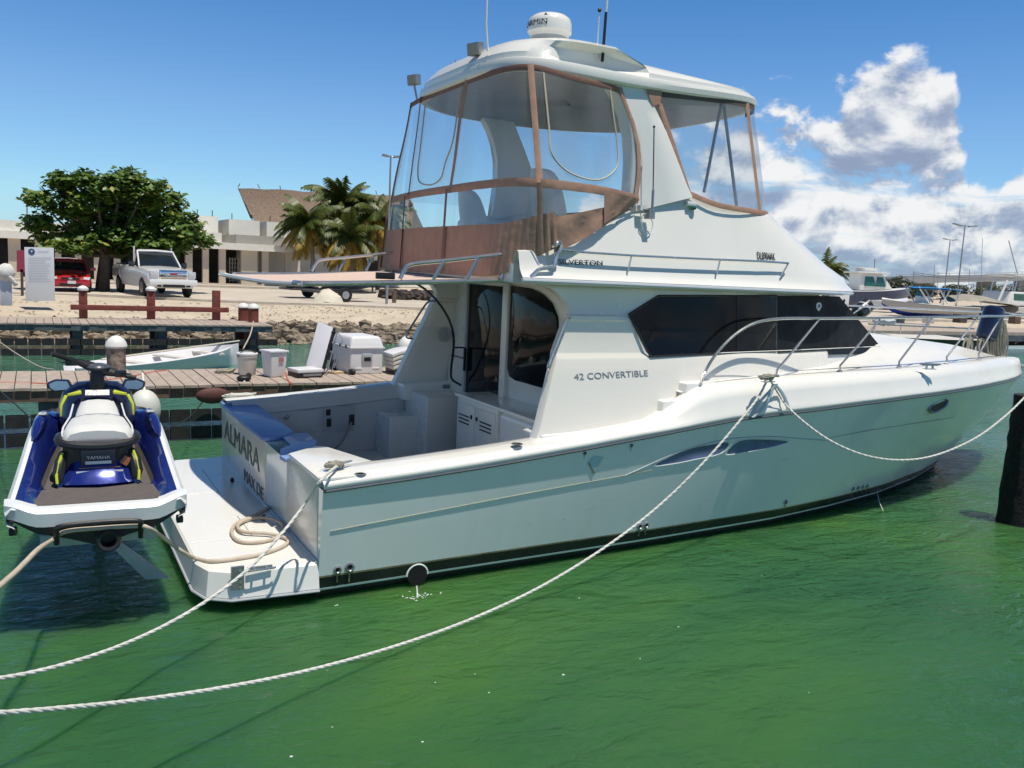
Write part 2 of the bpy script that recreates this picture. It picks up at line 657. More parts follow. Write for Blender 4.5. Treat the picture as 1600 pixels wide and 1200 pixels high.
# ---- hull
SH_Z = [(0, .915), (.76, .965), (1.48, 1.02), (2.54, 1.12), (3.2, 1.19), (4.45, 1.325), (5.4, 1.375), (6.46, 1.43), (7.43, 1.465), (8.69, 1.49), (9.93, 1.50), (11.5, 1.485), (13.07, 1.45)]
WLT = [(0, 2.12), (1.4, 2.06), (3.5, 1.98), (5.45, 1.84), (6.6, 1.66), (7.83, 1.40), (9.21, .96), (10.3, .50), (11.15, 0)]
BOW = 13.07


def sheer_v(x):
    if x < 5.5:
        return 2.22
    return 2.22 * max(0, 1 - ((x - 5.5) / 7.6) ** 2.2) ** .93


def stem_x(z):
    return interp([(-.6, 10.3), (-.28, 10.75), (-.09, 11.05), (.16, 11.38), (.55, 12.01), (1.0, 12.64), (1.45, 13.07)], z)


def hull_v(x, z):
    zs = interp(SH_Z, x)
    k = max(-.6, min(1, z / zs))
    sx = stem_x(z)
    if x >= sx:
        return 0
    tau = x / sx
    a = interp(WLT, tau * 11.15)
    b = sheer_v(tau * BOW)
    gk = (max(0, k) ** 1.0) * (1 - sstep(5, 11, x)) + (max(0, k) ** 1.25) * sstep(5, 11, x)
    v = a + (b - a) * gk
    if z < 0:
        v = a * (1 + z * .55)
    return v


lev = [-.5, .026, .046, .14, .156, .3]
NS = 64
rows = []
TAU = [(i / NS) ** .9 for i in range(NS + 1)]
for z in lev:
    rows.append([(t * stem_x(z), -hull_v(t * stem_x(z), z), z) for t in TAU])
for k in (.25, .4, .55, .7, .85, .95, 1.0):
    row = []
    for t in TAU:
        # iterate the height on this stem line
        x = t * BOW
        for _ in range(6):
            zs = interp(SH_Z, x)
            z = .3 + (zs - .3) * k
            x = t * stem_x(z)
        row.append((x, -hull_v(x, z), z))
    rows.append(row)
hm = MB()
hm.grid(rows, mfn=lambda i, j: [2, 0, 1, 3, 0, 0][i] if i < 6 else 0)
hm.mirror_y()
tr_ = [Vector(r_[0]) for r_ in rows]
for i in range(len(tr_) - 1):
    a, b = tr_[i], tr_[i + 1]
    hm.add([a, b, (b.x, -b.y, b.z), (a.x, -a.y, a.z)], [(0, 1, 2, 3)], [2, 0, 1, 3, 0, 0][i] if i < 6 else 0)
hull = hm.build('hull', [gel_hull, blackg, antifoul, dirty], yacht, angle=50)

# moulded crease line on the topside, rub strip under the gunwale
cr = MB()
pts = [(516, 830), (640, 806), (812, 773), (969, 744), (1020, 734)]
path = smooth([surf(x, y, hull_v) + Vector((0, -.003, 0)) for x, y in pts], 6)
cr.tube(path, .0045, 5)
cr.build('moulded_crease', mat('yellowed_seam', (.30, .32, .22), .6), hull); cr = MB()
pts = [(1290, 685), (1360, 672), (1437, 660), (1490, 652)]
cr.tube(smooth([surf(x, y, hull_v) + Vector((0, -.003, 0)) for x, y in pts], 6), .004, 5)
cr0 = cr; cr0.build('moulded_crease', mat('yellowed_seam', (.30, .32, .22), .6), hull)
ev = MB()
for pts in ([(972, 745), (1010, 728), (1060, 706), (1130, 687), (1200, 682), (1260, 686), (1290, 688)], ):
    ev.tube(smooth([surf(x, y, hull_v) + Vector((0, -.002, 0)) for x, y in pts], 6), .006, 5)
ev.build('vent_eyebrow', mat('soft_grey_edge', (.42, .48, .48), .4), hull)
for pts in ([(1019, 728), (1040, 716), (1075, 701), (1110, 694), (1143, 690), (1128, 708), (1085, 718), (1050, 725)],
            [(1154, 688), (1200, 686), (1236, 690), (1200, 700), (1160, 707), (1131, 710)]):
    vb = MB()
    P = [surf(x, y, hull_v) for x, y in smooth([(a, b, 0) for a, b in pts], 3, True) and [(q.x, q.y) for q in smooth([(a, b, 0) for a, b in pts], 3, True)]]
    c = sum(P, Vector()) / len(P)
    inner = [p + (c - p) * .08 + Vector((0, -.004, 0)) for p in P]
    outr = [p + Vector((0, -.010, 0)) for p in P]
    vb.grid([outr, inner], 0, close=True)
    vb.cap(inner, 1)
    vb.build('engine_vent', [gel_hull, mat('dark_vent_recess', (.10, .14, .26), .4, var=.2)], hull, angle=60)
rb = MB()
xs = [i * .13 for i in range(101)]
path = [(x, -(sheer_v(x) + .012), interp(SH_Z, x) - .006) for x in xs if x < 13.0] + [(13.09, 0, 1.445)]
rb.tube(path, .014, 6)
rb.mirror_y()
rb.build('rub_strip', mat('dark_rub_strip', (.10, .11, .13), .4), hull)

# through-hull fittings, exhaust, porthole
def hull_fit(px, py, r_, drip=True):
    p = surf(px, py, hull_v)
    f = MB()
    f.lathe([(r_, .0), (r_ * 1.05, -.012), (r_ * .7, -.02), (r_ * .55, -.012), (0.001, -.004)], p, 14, ax='y', mfn=lambda i, j: 1 if i > 2 else 0)
    if drip:
        f.add([p + Vector(q) for q in ((-r_ * .25, -.004, -r_ * .8), (r_ * .25, -.004, -r_ * .8), (r_ * .12, .001, -r_ * 3.2), (-r_ * .12, .001, -r_ * 3.2))], [(0, 1, 2, 3)], 2)
    f.build('through_hull_fitting', [dsteel, rubber, dirty], hull, normals=False)


for x, y, r_ in [(527, 890, .035), (546, 886, .042), (999, 822, .033), (1009, 820, .033), (1227, 784, .028), (1332, 763, .026), (1340, 761.5, .026), (1347, 760, .026), (1354, 758.5, .026),
                 (913, 708, .018), (986, 696, .018)]:
    hull_fit(x, y, r_)
ex = MB()
p = surf(651, 898, hull_v)
ex.tube([p + Vector((.10 * math.cos(PI * k / 18), -.012, .10 * math.sin(PI * k / 18))) for k in range(19)], .010, 6, 1)
ex.lathe([(.096, -.010), (.095, -.012), (0.001, -.012)], p + Vector((0, -.006, 0)), 24, 0, 'y')
ex.build('exhaust_outlet', [mat('exhaust_black', (.004, .004, .004), .8), gel_hull], hull, normals=False)
ph = MB()
c = surf(1465, 633, hull_v)
dx = (surf(1481, 627, hull_v) - surf(1450, 640, hull_v)).normalized()
up_ = Vector((0, 0, 1)); nrm = dx.cross(up_).normalized(); up2 = nrm.cross(dx) * -1
ring = [c + dx * .22 * math.cos(a) + up_ * .075 * math.sin(a) + nrm * .012 for a in [2 * PI * k / 24 for k in range(24)]]
ph.tube(ring, .02, 6, 0, closed=True)
ph.cap(ring, 1)
ph.build('porthole', [dsteel, glassb], hull)
pt = MB()
a = [surf(x, y, hull_v) + Vector((0, -.006, 0)) for x, y in [(918, 722), (929, 712), (943, 714), (927, 739)]]
pt.cap(a)
pt.build('adhesive_patch', mat('pale_blue_patch', (.42, .55, .62), .5, var=.1), hull)
pt = MB()
a = [surf(x, y, hull_v) + Vector((0, -.008, 0)) for x, y in [(918, 723), (920, 722), (929, 738), (927, 741)]]
pt.cap(a)
pt.build('adhesive_patch', mat('patch_edge', (.25, .25, .18), .5, var=.1), hull)

# ---- gunwale and foredeck, one lofted moulding
def rise(x):
    return .10 + .28 * sstep(3.15, 4.15, x) - .05 * sstep(5, 8, x) - .10 * sstep(10.5, 13, x)


CROWN = [(3.6, 1.9), (7.2, 2.12), (9.19, 2.09), (10.25, 1.99), (11.43, 1.82), (12.1, 1.70), (12.7, 1.60), (13.07, 1.52)]
gm = MB()
rows = []
XS = [0.0, .06] + [.2 * i for i in range(1, 62)] + [12.4, 12.6, 12.75, 12.88, 12.96, 13.02]
for x in XS:
    s_ = sheer_v(x); z = interp(SH_Z, x); h = rise(x)
    k = min(1, s_ / .5)
    b = sstep(3.15, 4.15, x)
    w_ = lerp(.37, .30, b)
    lo = [(0, 0), (-.018, .025), (-.018, .052), (.0, .070), (.075, .078), (.088, .098), (.20, .106), (w_ - .03, .10), (w_, .08)]
    hi = [(0, 0), (-.020, .025), (-.022, .055), (.0, .085), (.022, .235), (.062, .325), (.17, .38), (w_ - .03, .38), (w_, .36)]
    kk = h / .38
    q = [(lerp(a1, a2, b), lerp(z1, z2 * kk, b)) for (a1, z1), (a2, z2) in zip(lo, hi)]
    rows.append([(x, -(max(0, s_ - a * k)) if s_ > 0 else 0, z + hh) for a, hh in q])
gm.grid(rows, 0)
gm.mirror_y()
gun = gm.build('gunwale', gel, yacht, angle=50)
# grey tube drawn as the fine shadow line between deck and bulwark
dl = MB()
path = []
for x in [4.15 + i * .2 for i in range(42)]:
    s_ = sheer_v(x); path.append((x, -(s_ - .235), interp(SH_Z, x) + rise(x) + .004))
dl.tube(path, .004, 4)
dl.mirror_y()
dl.build('deck_shadow_line', vinylw, gun)

fd = MB()
rows = []
for x in [3.9 + .2 * i for i in range(43)] + [12.5, 12.7, 12.85, 12.95]:
    s_ = sheer_v(x); z = interp(SH_Z, x) + rise(x) - .012
    c = max(interp(CROWN, x), z + .02)
    e = max(.02, s_ - .26 * min(1, s_ / .5))
    row = []
    for t in [0, .08, .16, .24, .34, .45, .6, .8, 1.0]:
        y = -e * (1 - t)
        kk = sstep(.10, .42, t) * .78 + t * .22
        row.append((x, y, z + (c - z) * kk))
    rows.append(row)
fd.grid(rows)
fd.mirror_y()
fd.build('foredeck', gel, yacht, angle=50)
# side steps from the cockpit gunwale up to the side deck
st = MB()
st.prism([(2.2, -2.0, 1.0), (2.2, -2.0, 1.22), (3.62, -2.0, 1.27), (3.64, -2.0, 1.51), (3.92, -2.0, 1.52), (3.94, -2.0, 1.69), (4.38, -2.0, 1.70), (4.38, -2.0, 1.0)], (0, .4, 0))
st.pair('side_step', gel, yacht, bevel=.03)

# ---- cockpit: sole, liner, transom, swim platform
ck = MB()
ck.bx(.06, 3.0, -1.9, 1.9, .22, .30, 0)
ck.build('cockpit_sole', nonskid, yacht)
lin = MB()
rows = [[(x, 1.86, .28) for x in (.05, .8, 1.6, 2.4, 3.0)], [(x, 1.84, interp(SH_Z, x) - .10) for x in (.05, .8, 1.6, 2.4, 3.0)], [(x, 1.80, interp(SH_Z, x) - .08) for x in (.05, .8, 1.6, 2.4, 3.0)], [(x, 1.82, interp(SH_Z, x) + .09) for x in (.05, .8, 1.6, 2.4, 3.0)]]
lin.grid(rows)
liner, _l = lin.pair('cockpit_liner', mat('warm_grey_liner', (.62, .60, .57), .35, var=.02), yacht, angle=30)
# hatch panels of the port liner, with latch, sockets and a hose
pn = MB()
pn.bx(.25, 1.13, 1.825, 1.84, .60, .88)
hp = pn.build('locker_hatch', mat('warm_grey_panel', (.60, .59, .57), .3), liner, bevel=.004)
l_ = MB(); l_.lathe([(.035, 0), (.035, -.012), (.02, -.02), (.001, -.02)], (.72, 1.825, .80), 14, ax='y'); l_.build('latch', dsteel, hp)
pn = MB()
pn.bx(1.20, 1.62, 1.825, 1.84, .58, .92)
sp_ = pn.build('service_panel', mat('warm_grey_panel2', (.50, .49, .48), .4), liner, bevel=.004)
for q_ in ((1.23, 1.29, 1.81, 1.825, .80, .88), (1.24, 1.30, 1.805, 1.825, .65, .76), (1.54, 1.61, 1.80, 1.825, .66, .80)):
    l_ = MB(); l_.bx(*q_); l_.build('socket', rubber, sp_, bevel=.01)
l_ = MB(); l_.tube(smooth([(1.57, 1.80, .70), (1.50, 1.74, .60), (1.35, 1.66, .42), (1.1, 1.60, .325), (.8, 1.52, .32)], 6), .016, 6); l_.build('hose', mat('grey_hose', (.30, .29, .27), .6), sp_)
# scupper slot in the sole
l_ = MB(); l_.bx(.95, 1.06, -.45, -.30, .300, .306); l_.build('deck_drain', rubber, yacht)

tb = MB()
tb.bx(-.015, .33, -.22, 2.12, .10, .93)
trm = tb.build('transom_block', cream, yacht, bevel=.035)
bc = MB()
P = [(-.045, -.20), (-.05, .6), (-.05, 1.6), (-.03, 2.16), (.36, 2.12), (.355, .6), (.335, .02), (.2, -.16), (.08, -.25)]
bc.prism([(x, y, .93) for x, y in P], (0, 0, .045))
bc.build('coaming_pad', bluev, trm, bevel=.015)
dr = MB()
dr.bx(.16, .44, -.98, -.24, .28, .925)
dr.build('transom_door', cream, yacht, bevel=.02)
bc = MB()
bc.prism([(x, y, .928) for x, y in [(.17, -.10), (.47, -.03), (.44, -.5), (.29, -.93), (-.06, -1.20), (-.07, -1.06), (.01, -.76), (.15, -.6)]], (0, 0, .04))
bc.build('door_pad', bluev, yacht, bevel=.012)
q = MB()
q.bx(-.01, .40, -2.09, -1.06, .30, .985)
quarter = q.build('stern_quarter', cream, yacht, bevel=.025)
q = MB()
q.prism([(x, y, .986) for x, y in [(-.03, -1.215), (.30, -.955), (.38, -1.0), (.62, -1.80), (.62, -2.19), (.05, -2.22), (-.035, -2.16)]], (0, 0, .035))
q.build('quarter_deck', gel, quarter, bevel=.012)
for (x, y) in [(515, 729), (563, 741)]:
    p = at(x, y, 2, 1.022)
    l_ = MB(); l_.lathe([(.05, 0), (.05, .006), (.03, .008), (.028, -.0), (.001, 0.0)], p, 16, mfn=lambda i, j: 1 if i > 1 else 0)
    l_.build('rod_holder', [dsteel, rubber], quarter)
for (x, y) in [(808, 694), (863, 674)]:
    p = at(x, y, 2, interp(SH_Z, 2.1 if x < 850 else 2.6) + .103)
    l_ = MB(); l_.lathe([(.055, 0), (.055, .006), (.035, .008), (.03, .001), (.001, 0.001)], p, 16, mfn=lambda i, j: 1 if i > 1 else 0)
    l_.build('rod_holder', [dsteel, rubber], gun)


def cleat(p, ang, parent, s_=1.0):
    c = MB()
    M = Matrix.Translation(p) @ Matrix.Rotation(ang, 4, 'Z') @ Matrix.Scale(s_, 4)
    c.tube([(-.13, 0, .055), (-.08, 0, .05), (.08, 0, .05), (.13, 0, .055)], [.008, .014, .014, .008], 8)
    c.tube([(-.04, 0, 0), (-.035, 0, .05)], .012, 8)
    c.tube([(.04, 0, 0), (.035, 0, .05)], .012, 8)
    c.box((0, 0, .004), (.14, .045, .008))
    c.xf(M)
    return c.build('cleat', steel, parent)


CL_AFT = at(530, 733, 2, 1.03)
cleat(CL_AFT, .3, gun)
CL_MID = at(1200, 597, 2, 1.73)
cleat(CL_MID, .05, gun, 1.2)
cleat(at(1452, 577, 2, 1.80), -.25, gun, 1.2)

# transom lettering
lettering('boat_name', 'ALMARA', (-.016, 1.92, .56), (-.016, .0, .56), (0, 0, 1), .23, mat('navy_lettering', (.11, .105, .11), .4), trm, .003)
lettering('hailing_port', 'MAX DE', (-.016, .75, .30), (-.016, -.18, .30), (0, 0, 1), .13, MATS['navy_lettering'], trm, .003)
bs = MB()
bs.bx(-.025, -.005, -2.12, 2.12, .262, .285, 0)
bs.bx(-.022, -.005, -2.12, 2.12, .225, .255, 1)
bs.build('transom_rub_rail', [gel_hull, blackg], hull)

pf = MB()
out = [(0, -2.16), (-.70, -2.12), (-.88, -2.0), (-.95, -1.78), (-.95, 1.78), (-.88, 2.0), (-.70, 2.12), (0, 2.16)]
bot = [(0, -2.10), (-.66, -2.06), (-.80, -1.95), (-.86, -1.74), (-.86, 1.74), (-.80, 1.95), (-.66, 2.06), (0, 2.10)]
rings = [[(x, y, .03) for x, y in bot], [(x * .99, y, .045) for x, y in out], [(x * 1.0, y * 1.003, .06) for x, y in out], [(x * .975, y * .985, .255) for x, y in out], [(x * .955, y * .975, .272) for x, y in out]]
pf.grid(rings, 0, close=True)
pf.cap(rings[0]); pf.cap(rings[-1])
plat = pf.build('swim_platform', [gel], yacht, angle=28)
l_ = MB()
l_.tube([(x * 1.005, y * 1.008, .045) for x, y in out], .012, 6)
l_.build('platform_rub_rail', vinylw, plat)
for a, b in (((-.88, -1.25), (-.35, -1.25)), ((-.35, -1.25), (-.35, -.55)), ((-.88, -1.72), (-.42, -1.72)), ((-.88, .4), (-.35, .4)), ((-.35, .4), (-.35, 1.5))):
    l_ = MB(); l_.tube([(a[0], a[1], .2745), (b[0], b[1], .2745)], .004, 4); l_.build('platform_seam', vinylw, plat)
for a_, b_ in (((-.14, .8)), ((-.14, -.75))):
    l_ = MB(); l_.lathe([(.022, 0), (.022, .03), (.012, .05), (.001, .05)], (a_, b_, .27), 10); l_.build('platform_bolt', rubber, plat)
c_ = at(406, 887, 1, -2.13)
l_ = MB()
l_.tube([c_ + Vector(v) for v in ((-.12, -.035, 0), (-.09, -.045, 0), (.09, -.045, 0), (.12, -.035, 0))], .009, 6)
l_.box(c_ + Vector((0, .0, 0)), (.20, .02, .025)); l_.box(c_ + Vector((-.05, -.02, 0)), (.018, .05, .018)); l_.box(c_ + Vector((.05, -.02, 0)), (.018, .05, .018))
l_.build('platform_cleat', steel, plat)
c_ = at(371, 905, 1, -2.13)
l_ = MB()
l_.box(c_ + Vector((0, 0, .01)), (.10, .03, .19))
for k in range(4):
    l_.lathe([(.012, 0), (.012, -.008), (.001, -.008)], c_ + Vector((.02, -.015, .07 - .045 * k)), 8, 1, 'y')
l_.build('hinge_plate', [dsteel, steel], plat)

# scuffs and runs on the topsides and platform
random.seed(17)
scuff = mat('dark_scuff', (.30, .33, .31), .6, var=.3, vscale=8)
for k in range(5):
    px = random.uniform(540, 1250); py = lerp(840, 740, (px - 540) / 700) + random.uniform(-35, 20)
    L_ = random.uniform(6, 22)
    l_ = MB()
    a_ = [surf(px + L_ * t, py - L_ * t * .17 + random.uniform(-.6, .6), hull_v) + Vector((0, -.0015, 0)) for t in (0, .33, .66, 1)]
    w_ = random.uniform(.001, .0022)
    l_.grid([[p + Vector((0, 0, w_ * (1 if 0 < i < 3 else .2))) for i, p in enumerate(a_)], [p - Vector((0, 0, w_ * (1 if 0 < i < 3 else .2))) for i, p in enumerate(a_)]])
    l_.build('scuff_mark', scuff, hull, normals=False)
runm = mat('rusty_run', (.42, .36, .20), .7, var=.4, vscale=10)
for px, py, h_ in ((527, 894, .06), (546, 891, .06), (999, 826, .05), (1009, 824, .05), (1227, 788, .05)):
    p = surf(px, py, hull_v)
    l_ = MB(); l_.add([p + Vector(q) for q in ((-.012, -.002, 0), (.012, -.002, 0), (.006, .003, -h_), (-.004, .003, -h_ * .9))], [(0, 1, 2, 3)])
    l_.build('rusty_run', runm, hull, normals=False)
# ---- deckhouse
def house_v(x, z):
    b = interp([(1.0, 1.99), (1.3, 1.95), (1.94, 1.80), (1.99, 1.765), (2.3, 1.735), (2.7, 1.70)], z)
    if x > 4.6:
        b -= .42 * ((x - 4.6) / 2.7) ** 1.8 if x < 9 else 1
    return b


AFT = [(1.1, 2.12), (1.28, 2.20), (1.94, 2.44), (2.35, 2.61), (2.44, 2.62), (2.54, 2.56), (2.62, 2.42), (2.68, 2.2), (2.72, 2.05)]
FRONT = [(1.1, 7.5), (1.99, 7.12), (2.38, 6.60), (2.68, 6.28)]
hs_ = MB()
ZL = [1.1, 1.28, 1.5, 1.75, 1.925, 1.95, 1.985, 2.0, 2.15, 2.31, 2.325, 2.36, 2.375, 2.44, 2.5, 2.56, 2.62, 2.68, 2.72]
def hv2(x, z):
    v = house_v(x, z)
    if 2.31 < z < 2.365 and x < 3.2:      # ledge along the aft quarter
        v += .025
    if z > 2.37 and x < 3.5:
        v -= .03 * sstep(3.5, 3.0, x)
    return v
rows = []
for z in ZL:
    a, f = interp(AFT, z), interp(FRONT, z)
    rows.append([(lerp(a, f, t), -hv2(lerp(a, f, t), z), z) for t in [i / 30 for i in range(31)]])
hs_.grid(rows)
# aft edge: thickness of the wing and its inner face as far as the bulkhead
inn = []
for r_ in rows:
    x0, y0, z0 = r_[0]
    inn.append([(x0, y0, z0), (x0 - .012, y0 + .03, z0), (x0, y0 + .13, z0), (x0 + .1, y0 + .17, z0), (2.95, y0 + .17, z0)])
hs_.grid(inn)
hs_.mirror_y()
top_r = [r_ for r_ in rows][-1]
hs_.grid([[Vector(p) for p in top_r], [Vector((p[0], -p[1], p[2])) for p in top_r]])
house = hs_.build('deckhouse', cream, yacht, angle=40)

bk = MB()
bk.bx(2.90, 3.0, -1.65, 1.72, .28, 2.76)
bulk = bk.build('aft_bulkhead', cream, house)
dg_ = MB()
dg_.bx(2.875, 2.905, .16, 1.12, .40, 2.58)
dd = dg_.build('saloon_door', glassb, house, bevel=.01)
fr_ = MB()
fr_.bx(2.85, 2.905, 1.12, 1.17, .35, 2.62); fr_.build('door_frame', vinylw, dd, bevel=.008)
fr_ = MB()
fr_.bx(2.85, 2.905, .02, .16, .35, 2.62); fr_.build('door_post', cream, dd, bevel=.01)
hd = MB(); hd.bx(2.83, 2.86, 1.10, 1.13, 1.45, 1.75); hd.build('handle', rubber, dd, bevel=.006)
wn_ = MB()
P = [(.0, 2.60), (-.45, 2.585), (-.72, 2.53), (-.92, 2.44), (-1.05, 2.30), (-1.09, 2.1), (-1.02, 1.5), (-.2, 1.50), (-.06, 1.53), (.0, 1.62)]
wn_.prism([(2.872, y, z) for y, z in P], (.03, 0, 0))
wn_.build('saloon_window', glassb, house, bevel=.006)
l_ = MB()
l_.bx(2.86, 2.905, 1.2, 1.62, 1.60, 1.605)
l_.build('panel_seam', rubber, bulk)

cb = MB()
cb.bx(2.46, 2.92, -.58, .46, .30, 1.22)
cab = cb.build('cockpit_cabinet', cream, yacht, bevel=.02)
l_ = MB(); l_.bx(2.42, 2.95, -1.75, .48, 1.225, 1.27); l_.build('cabinet_top', gel, cab, bevel=.018)
l_ = MB(); l_.bx(2.46, 2.92, -1.85, -.60, .30, 1.22); l_.build('corner_moulding', gel, cab, bevel=.08, seg=4)
for y0, y1, sgn in ((-.03, .44, 1), (-.56, -.05, -1)):
    l_ = MB(); l_.bx(2.445, 2.46, y0 + .01, y1 - .01, .36, 1.17)
    d_ = l_.build('cabinet_door', cream, cab, bevel=.005)
    cy_ = (y0 + y1) / 2 + sgn * .03
    for k in range(3):
        l_ = MB(); l_.bx(2.438, 2.447, cy_ - .14, cy_ + .14, 1.02 - k * .045, 1.035 - k * .045); l_.build('louvre', rubber, d_)
    l_ = MB(); l_.box((2.44, (y0 + .06 if sgn > 0 else y1 - .06), 1.04), (.02, .03, .05)); l_.build('latch', rubber, d_, bevel=.008)

sm = MB()
sm.bx(2.30, 2.92, 1.05, 1.80, .28, 1.13)
sm.build('moulded_step', cream, yacht, bevel=.05, seg=3)
sm = MB()
sm.bx(1.92, 2.34, 1.32, 1.86, .28, .84)
sm.build('moulded_step', cream, yacht, bevel=.05, seg=3)
l_ = MB(); c_ = at(695, 523, 1, 1.585)
l_.lathe([(.10, 0), (.10, -.01), (.085, -.016), (.04, -.006), (.001, -.012)], c_, 20, ax='y')
for k in range(6):
    a = k * PI / 3
    l_.tube([c_ + Vector((0, -.014, 0)), c_ + Vector((.085 * math.cos(a), -.018, .085 * math.sin(a)))], .006, 4)
l_.build('speaker', vinylw, house)
l_ = MB()
l_.tube(smooth([(2.62, 1.62, 2.33), (2.50, 1.60, 2.30), (2.36, 1.6, 2.1), (2.22, 1.6, 1.86), (2.32, 1.62, 1.82)], 5), .013, 6)
l_.build('grab_rail', dsteel, house)
l_ = MB()
l_.tube(smooth([(2.60, -1.74, 2.33), (2.53, -1.79, 2.30), (2.42, -1.82, 2.1), (2.31, -1.86, 1.88), (2.36, -1.80, 1.82)], 5), .013, 6)
l_.build('grab_rail', steel, house)
# curved ladder rail under the bridge
l_ = MB()
pth = [at(x, y, 0, 2.35 + .5 * k / 7) for k, (x, y) in enumerate([(640, 437), (664, 452), (686, 474), (703, 503), (709, 535), (705, 575), (706, 592), (720, 602)])]
l_.tube(smooth(pth, 5), .016, 8)
l_.tube([at(709, 543, 0, 2.62), at(727, 543, 0, 2.88)], .012, 6)
l_.build('ladder_rail', mat('dark_rail', (.05, .05, .055), .3, metal=.6), yacht)
l_ = MB(); l_.box(at(697, 604, 1, 1.04), (.10, .02, .05)); l_.build('outlet_cover', dsteel, yacht)

# side windows: black glass and the black canvas over the windscreen
def on_house(px, py, o=.006):
    p = surf(px, py, house_v, 2.2, 9)
    return p + Vector((0, -o, 0))
def panel(pts, o, mirror=False):
    """surface patch following the house between an upper and a lower edge"""
    up_, lo = pts
    m_ = MB()
    n = 14
    def walk(e):
        P = [Vector((x, y, 0)) for x, y in e]
        L = [0]
        for a, b in zip(P, P[1:]):
            L.append(L[-1] + (b - a).length)
        out = []
        for i in range(n + 1):
            s_ = L[-1] * i / n
            for k in range(len(P) - 1):
                if s_ <= L[k + 1] + 1e-6:
                    q = P[k].lerp(P[k + 1], (s_ - L[k]) / (L[k + 1] - L[k])); break
            out.append((q.x, q.y))
        return out
    U, Lw = walk(up_), walk(lo)
    rows = []
    for t in (0, .25, .5, .75, 1):
        rows.append([on_house(lerp(a[0], b[0], t), lerp(a[1], b[1], t), o) for a, b in zip(U, Lw)])
    m_.grid(rows)
    return m_
wp = panel(([(982, 490), (1028, 462), (1110, 462), (1212, 462)], [(982, 493), (1015, 557), (1110, 552), (1212, 548)]), .008)
sw = wp.build('side_window', glassb, house)
for e in ([(982, 491), (1028, 462), (1110, 462), (1212, 462)], [(982, 491), (1015, 557), (1110, 552.5), (1212, 548)]):
    l_ = MB(); l_.tube([on_house(x, y, .012) for x, y in e], .012, 6); l_.build('window_frame', rubber, sw)
wp = panel(([(1150, 463), (1212, 463)], [(1150, 550), (1212, 548)]), .011)
wp.build('sliding_pane', mat('black_window_pane', (.008, .009, .011), .10, var=.2, spec=.2), sw)
wp = panel(([(1213, 462), (1260, 462), (1310, 463)], [(1214, 551), (1292, 547), (1374, 541)]), .016)
cv = wp.build('windscreen_cover', canvasb, house)
wp = panel(([(1291, 544), (1330, 543), (1376, 538)], [(1293, 554), (1330, 553), (1368, 551)]), .022)
wp.build('cover_flap', canvasb, cv)
f_ = MB()
rows = []
for z in (2.68, 2.45, 2.2, 1.99):
    xf_ = interp(FRONT, z)
    v0 = house_v(xf_, z)
    rows.append([(xf_ + .62 * (1 - (abs(t)) ** 2.2), -v0 * t, z) for t in [1.0, .96, .9, .8, .6, .3, 0, -.3, -.6, -.8, -.9, -1.0]])
f_.grid(rows)
f_.build('front_cover', canvasb, house)
l_ = MB(); c_ = on_house(1277, 478, .02)
l_.lathe([(.045, 0), (.045, -.006), (.001, -.006)], c_, 18, ax='y')
l_.ball(c_ + Vector((0, -.008, -.03)), .03, 8, 0, (.9, .15, 1)); l_.ball(c_ + Vector((0, -.012, .0)), .022, 8, 1, (1, .15, 1))
l_.build('round_sticker', [mat('white_sticker', (.7, .72, .75), .5), mat('sticker_blue', (.12, .16, .3), .5)], sw)

a, b = on_house(897, 588, .01), on_house(1012, 582, .01)
lettering('model_lettering', '42 CONVERTIBLE', a + Vector((0, 0, -.035)), b + Vector((0, 0, -.035)), (0, .25, 1), .062, letterg, house)

# ---- flybridge moulding
def fly_ring(z):
    """half width, front reach"""
    w_ = interp([(2.66, 1.83), (2.72, 1.86), (2.78, 1.80), (2.90, 1.765), (3.1, 1.71), (3.5, 1.59), (3.75, 1.53)], z)
    f = interp([(2.66, 7.02), (2.72, 7.1), (2.78, 7.02), (2.88, 6.95), (2.96, 6.72), (3.22, 6.25), (3.5, 5.72), (3.75, 5.3)], z)
    return w_, f


def fly_pt(s_, z, ua=3.0, n=5.0):
    """s_ 0..1 along straight side then round the nose to the centre line"""
    w_, f = fly_ring(z)
    if s_ < .5:
        return Vector((lerp(ua, 4.4, s_ / .5), -w_, z))
    a = (s_ - .5) / .5 * PI / 2
    c, d = math.cos(a), math.sin(a)
    return Vector((4.4 + (f + .25 - 4.4) * d ** (2 / 3.4), -w_ * c ** (2 / 4.2), z))


def fly_v(x, z):
    w_, f = fly_ring(min(3.75, max(2.66, z)))
    if x <= 4.4:
        return w_
    k = (x - 4.4) / (f + .25 - 4.4)
    return 0 if k >= 1 else w_ * (1 - k ** 3.4) ** (1 / 4.2) * 1.0


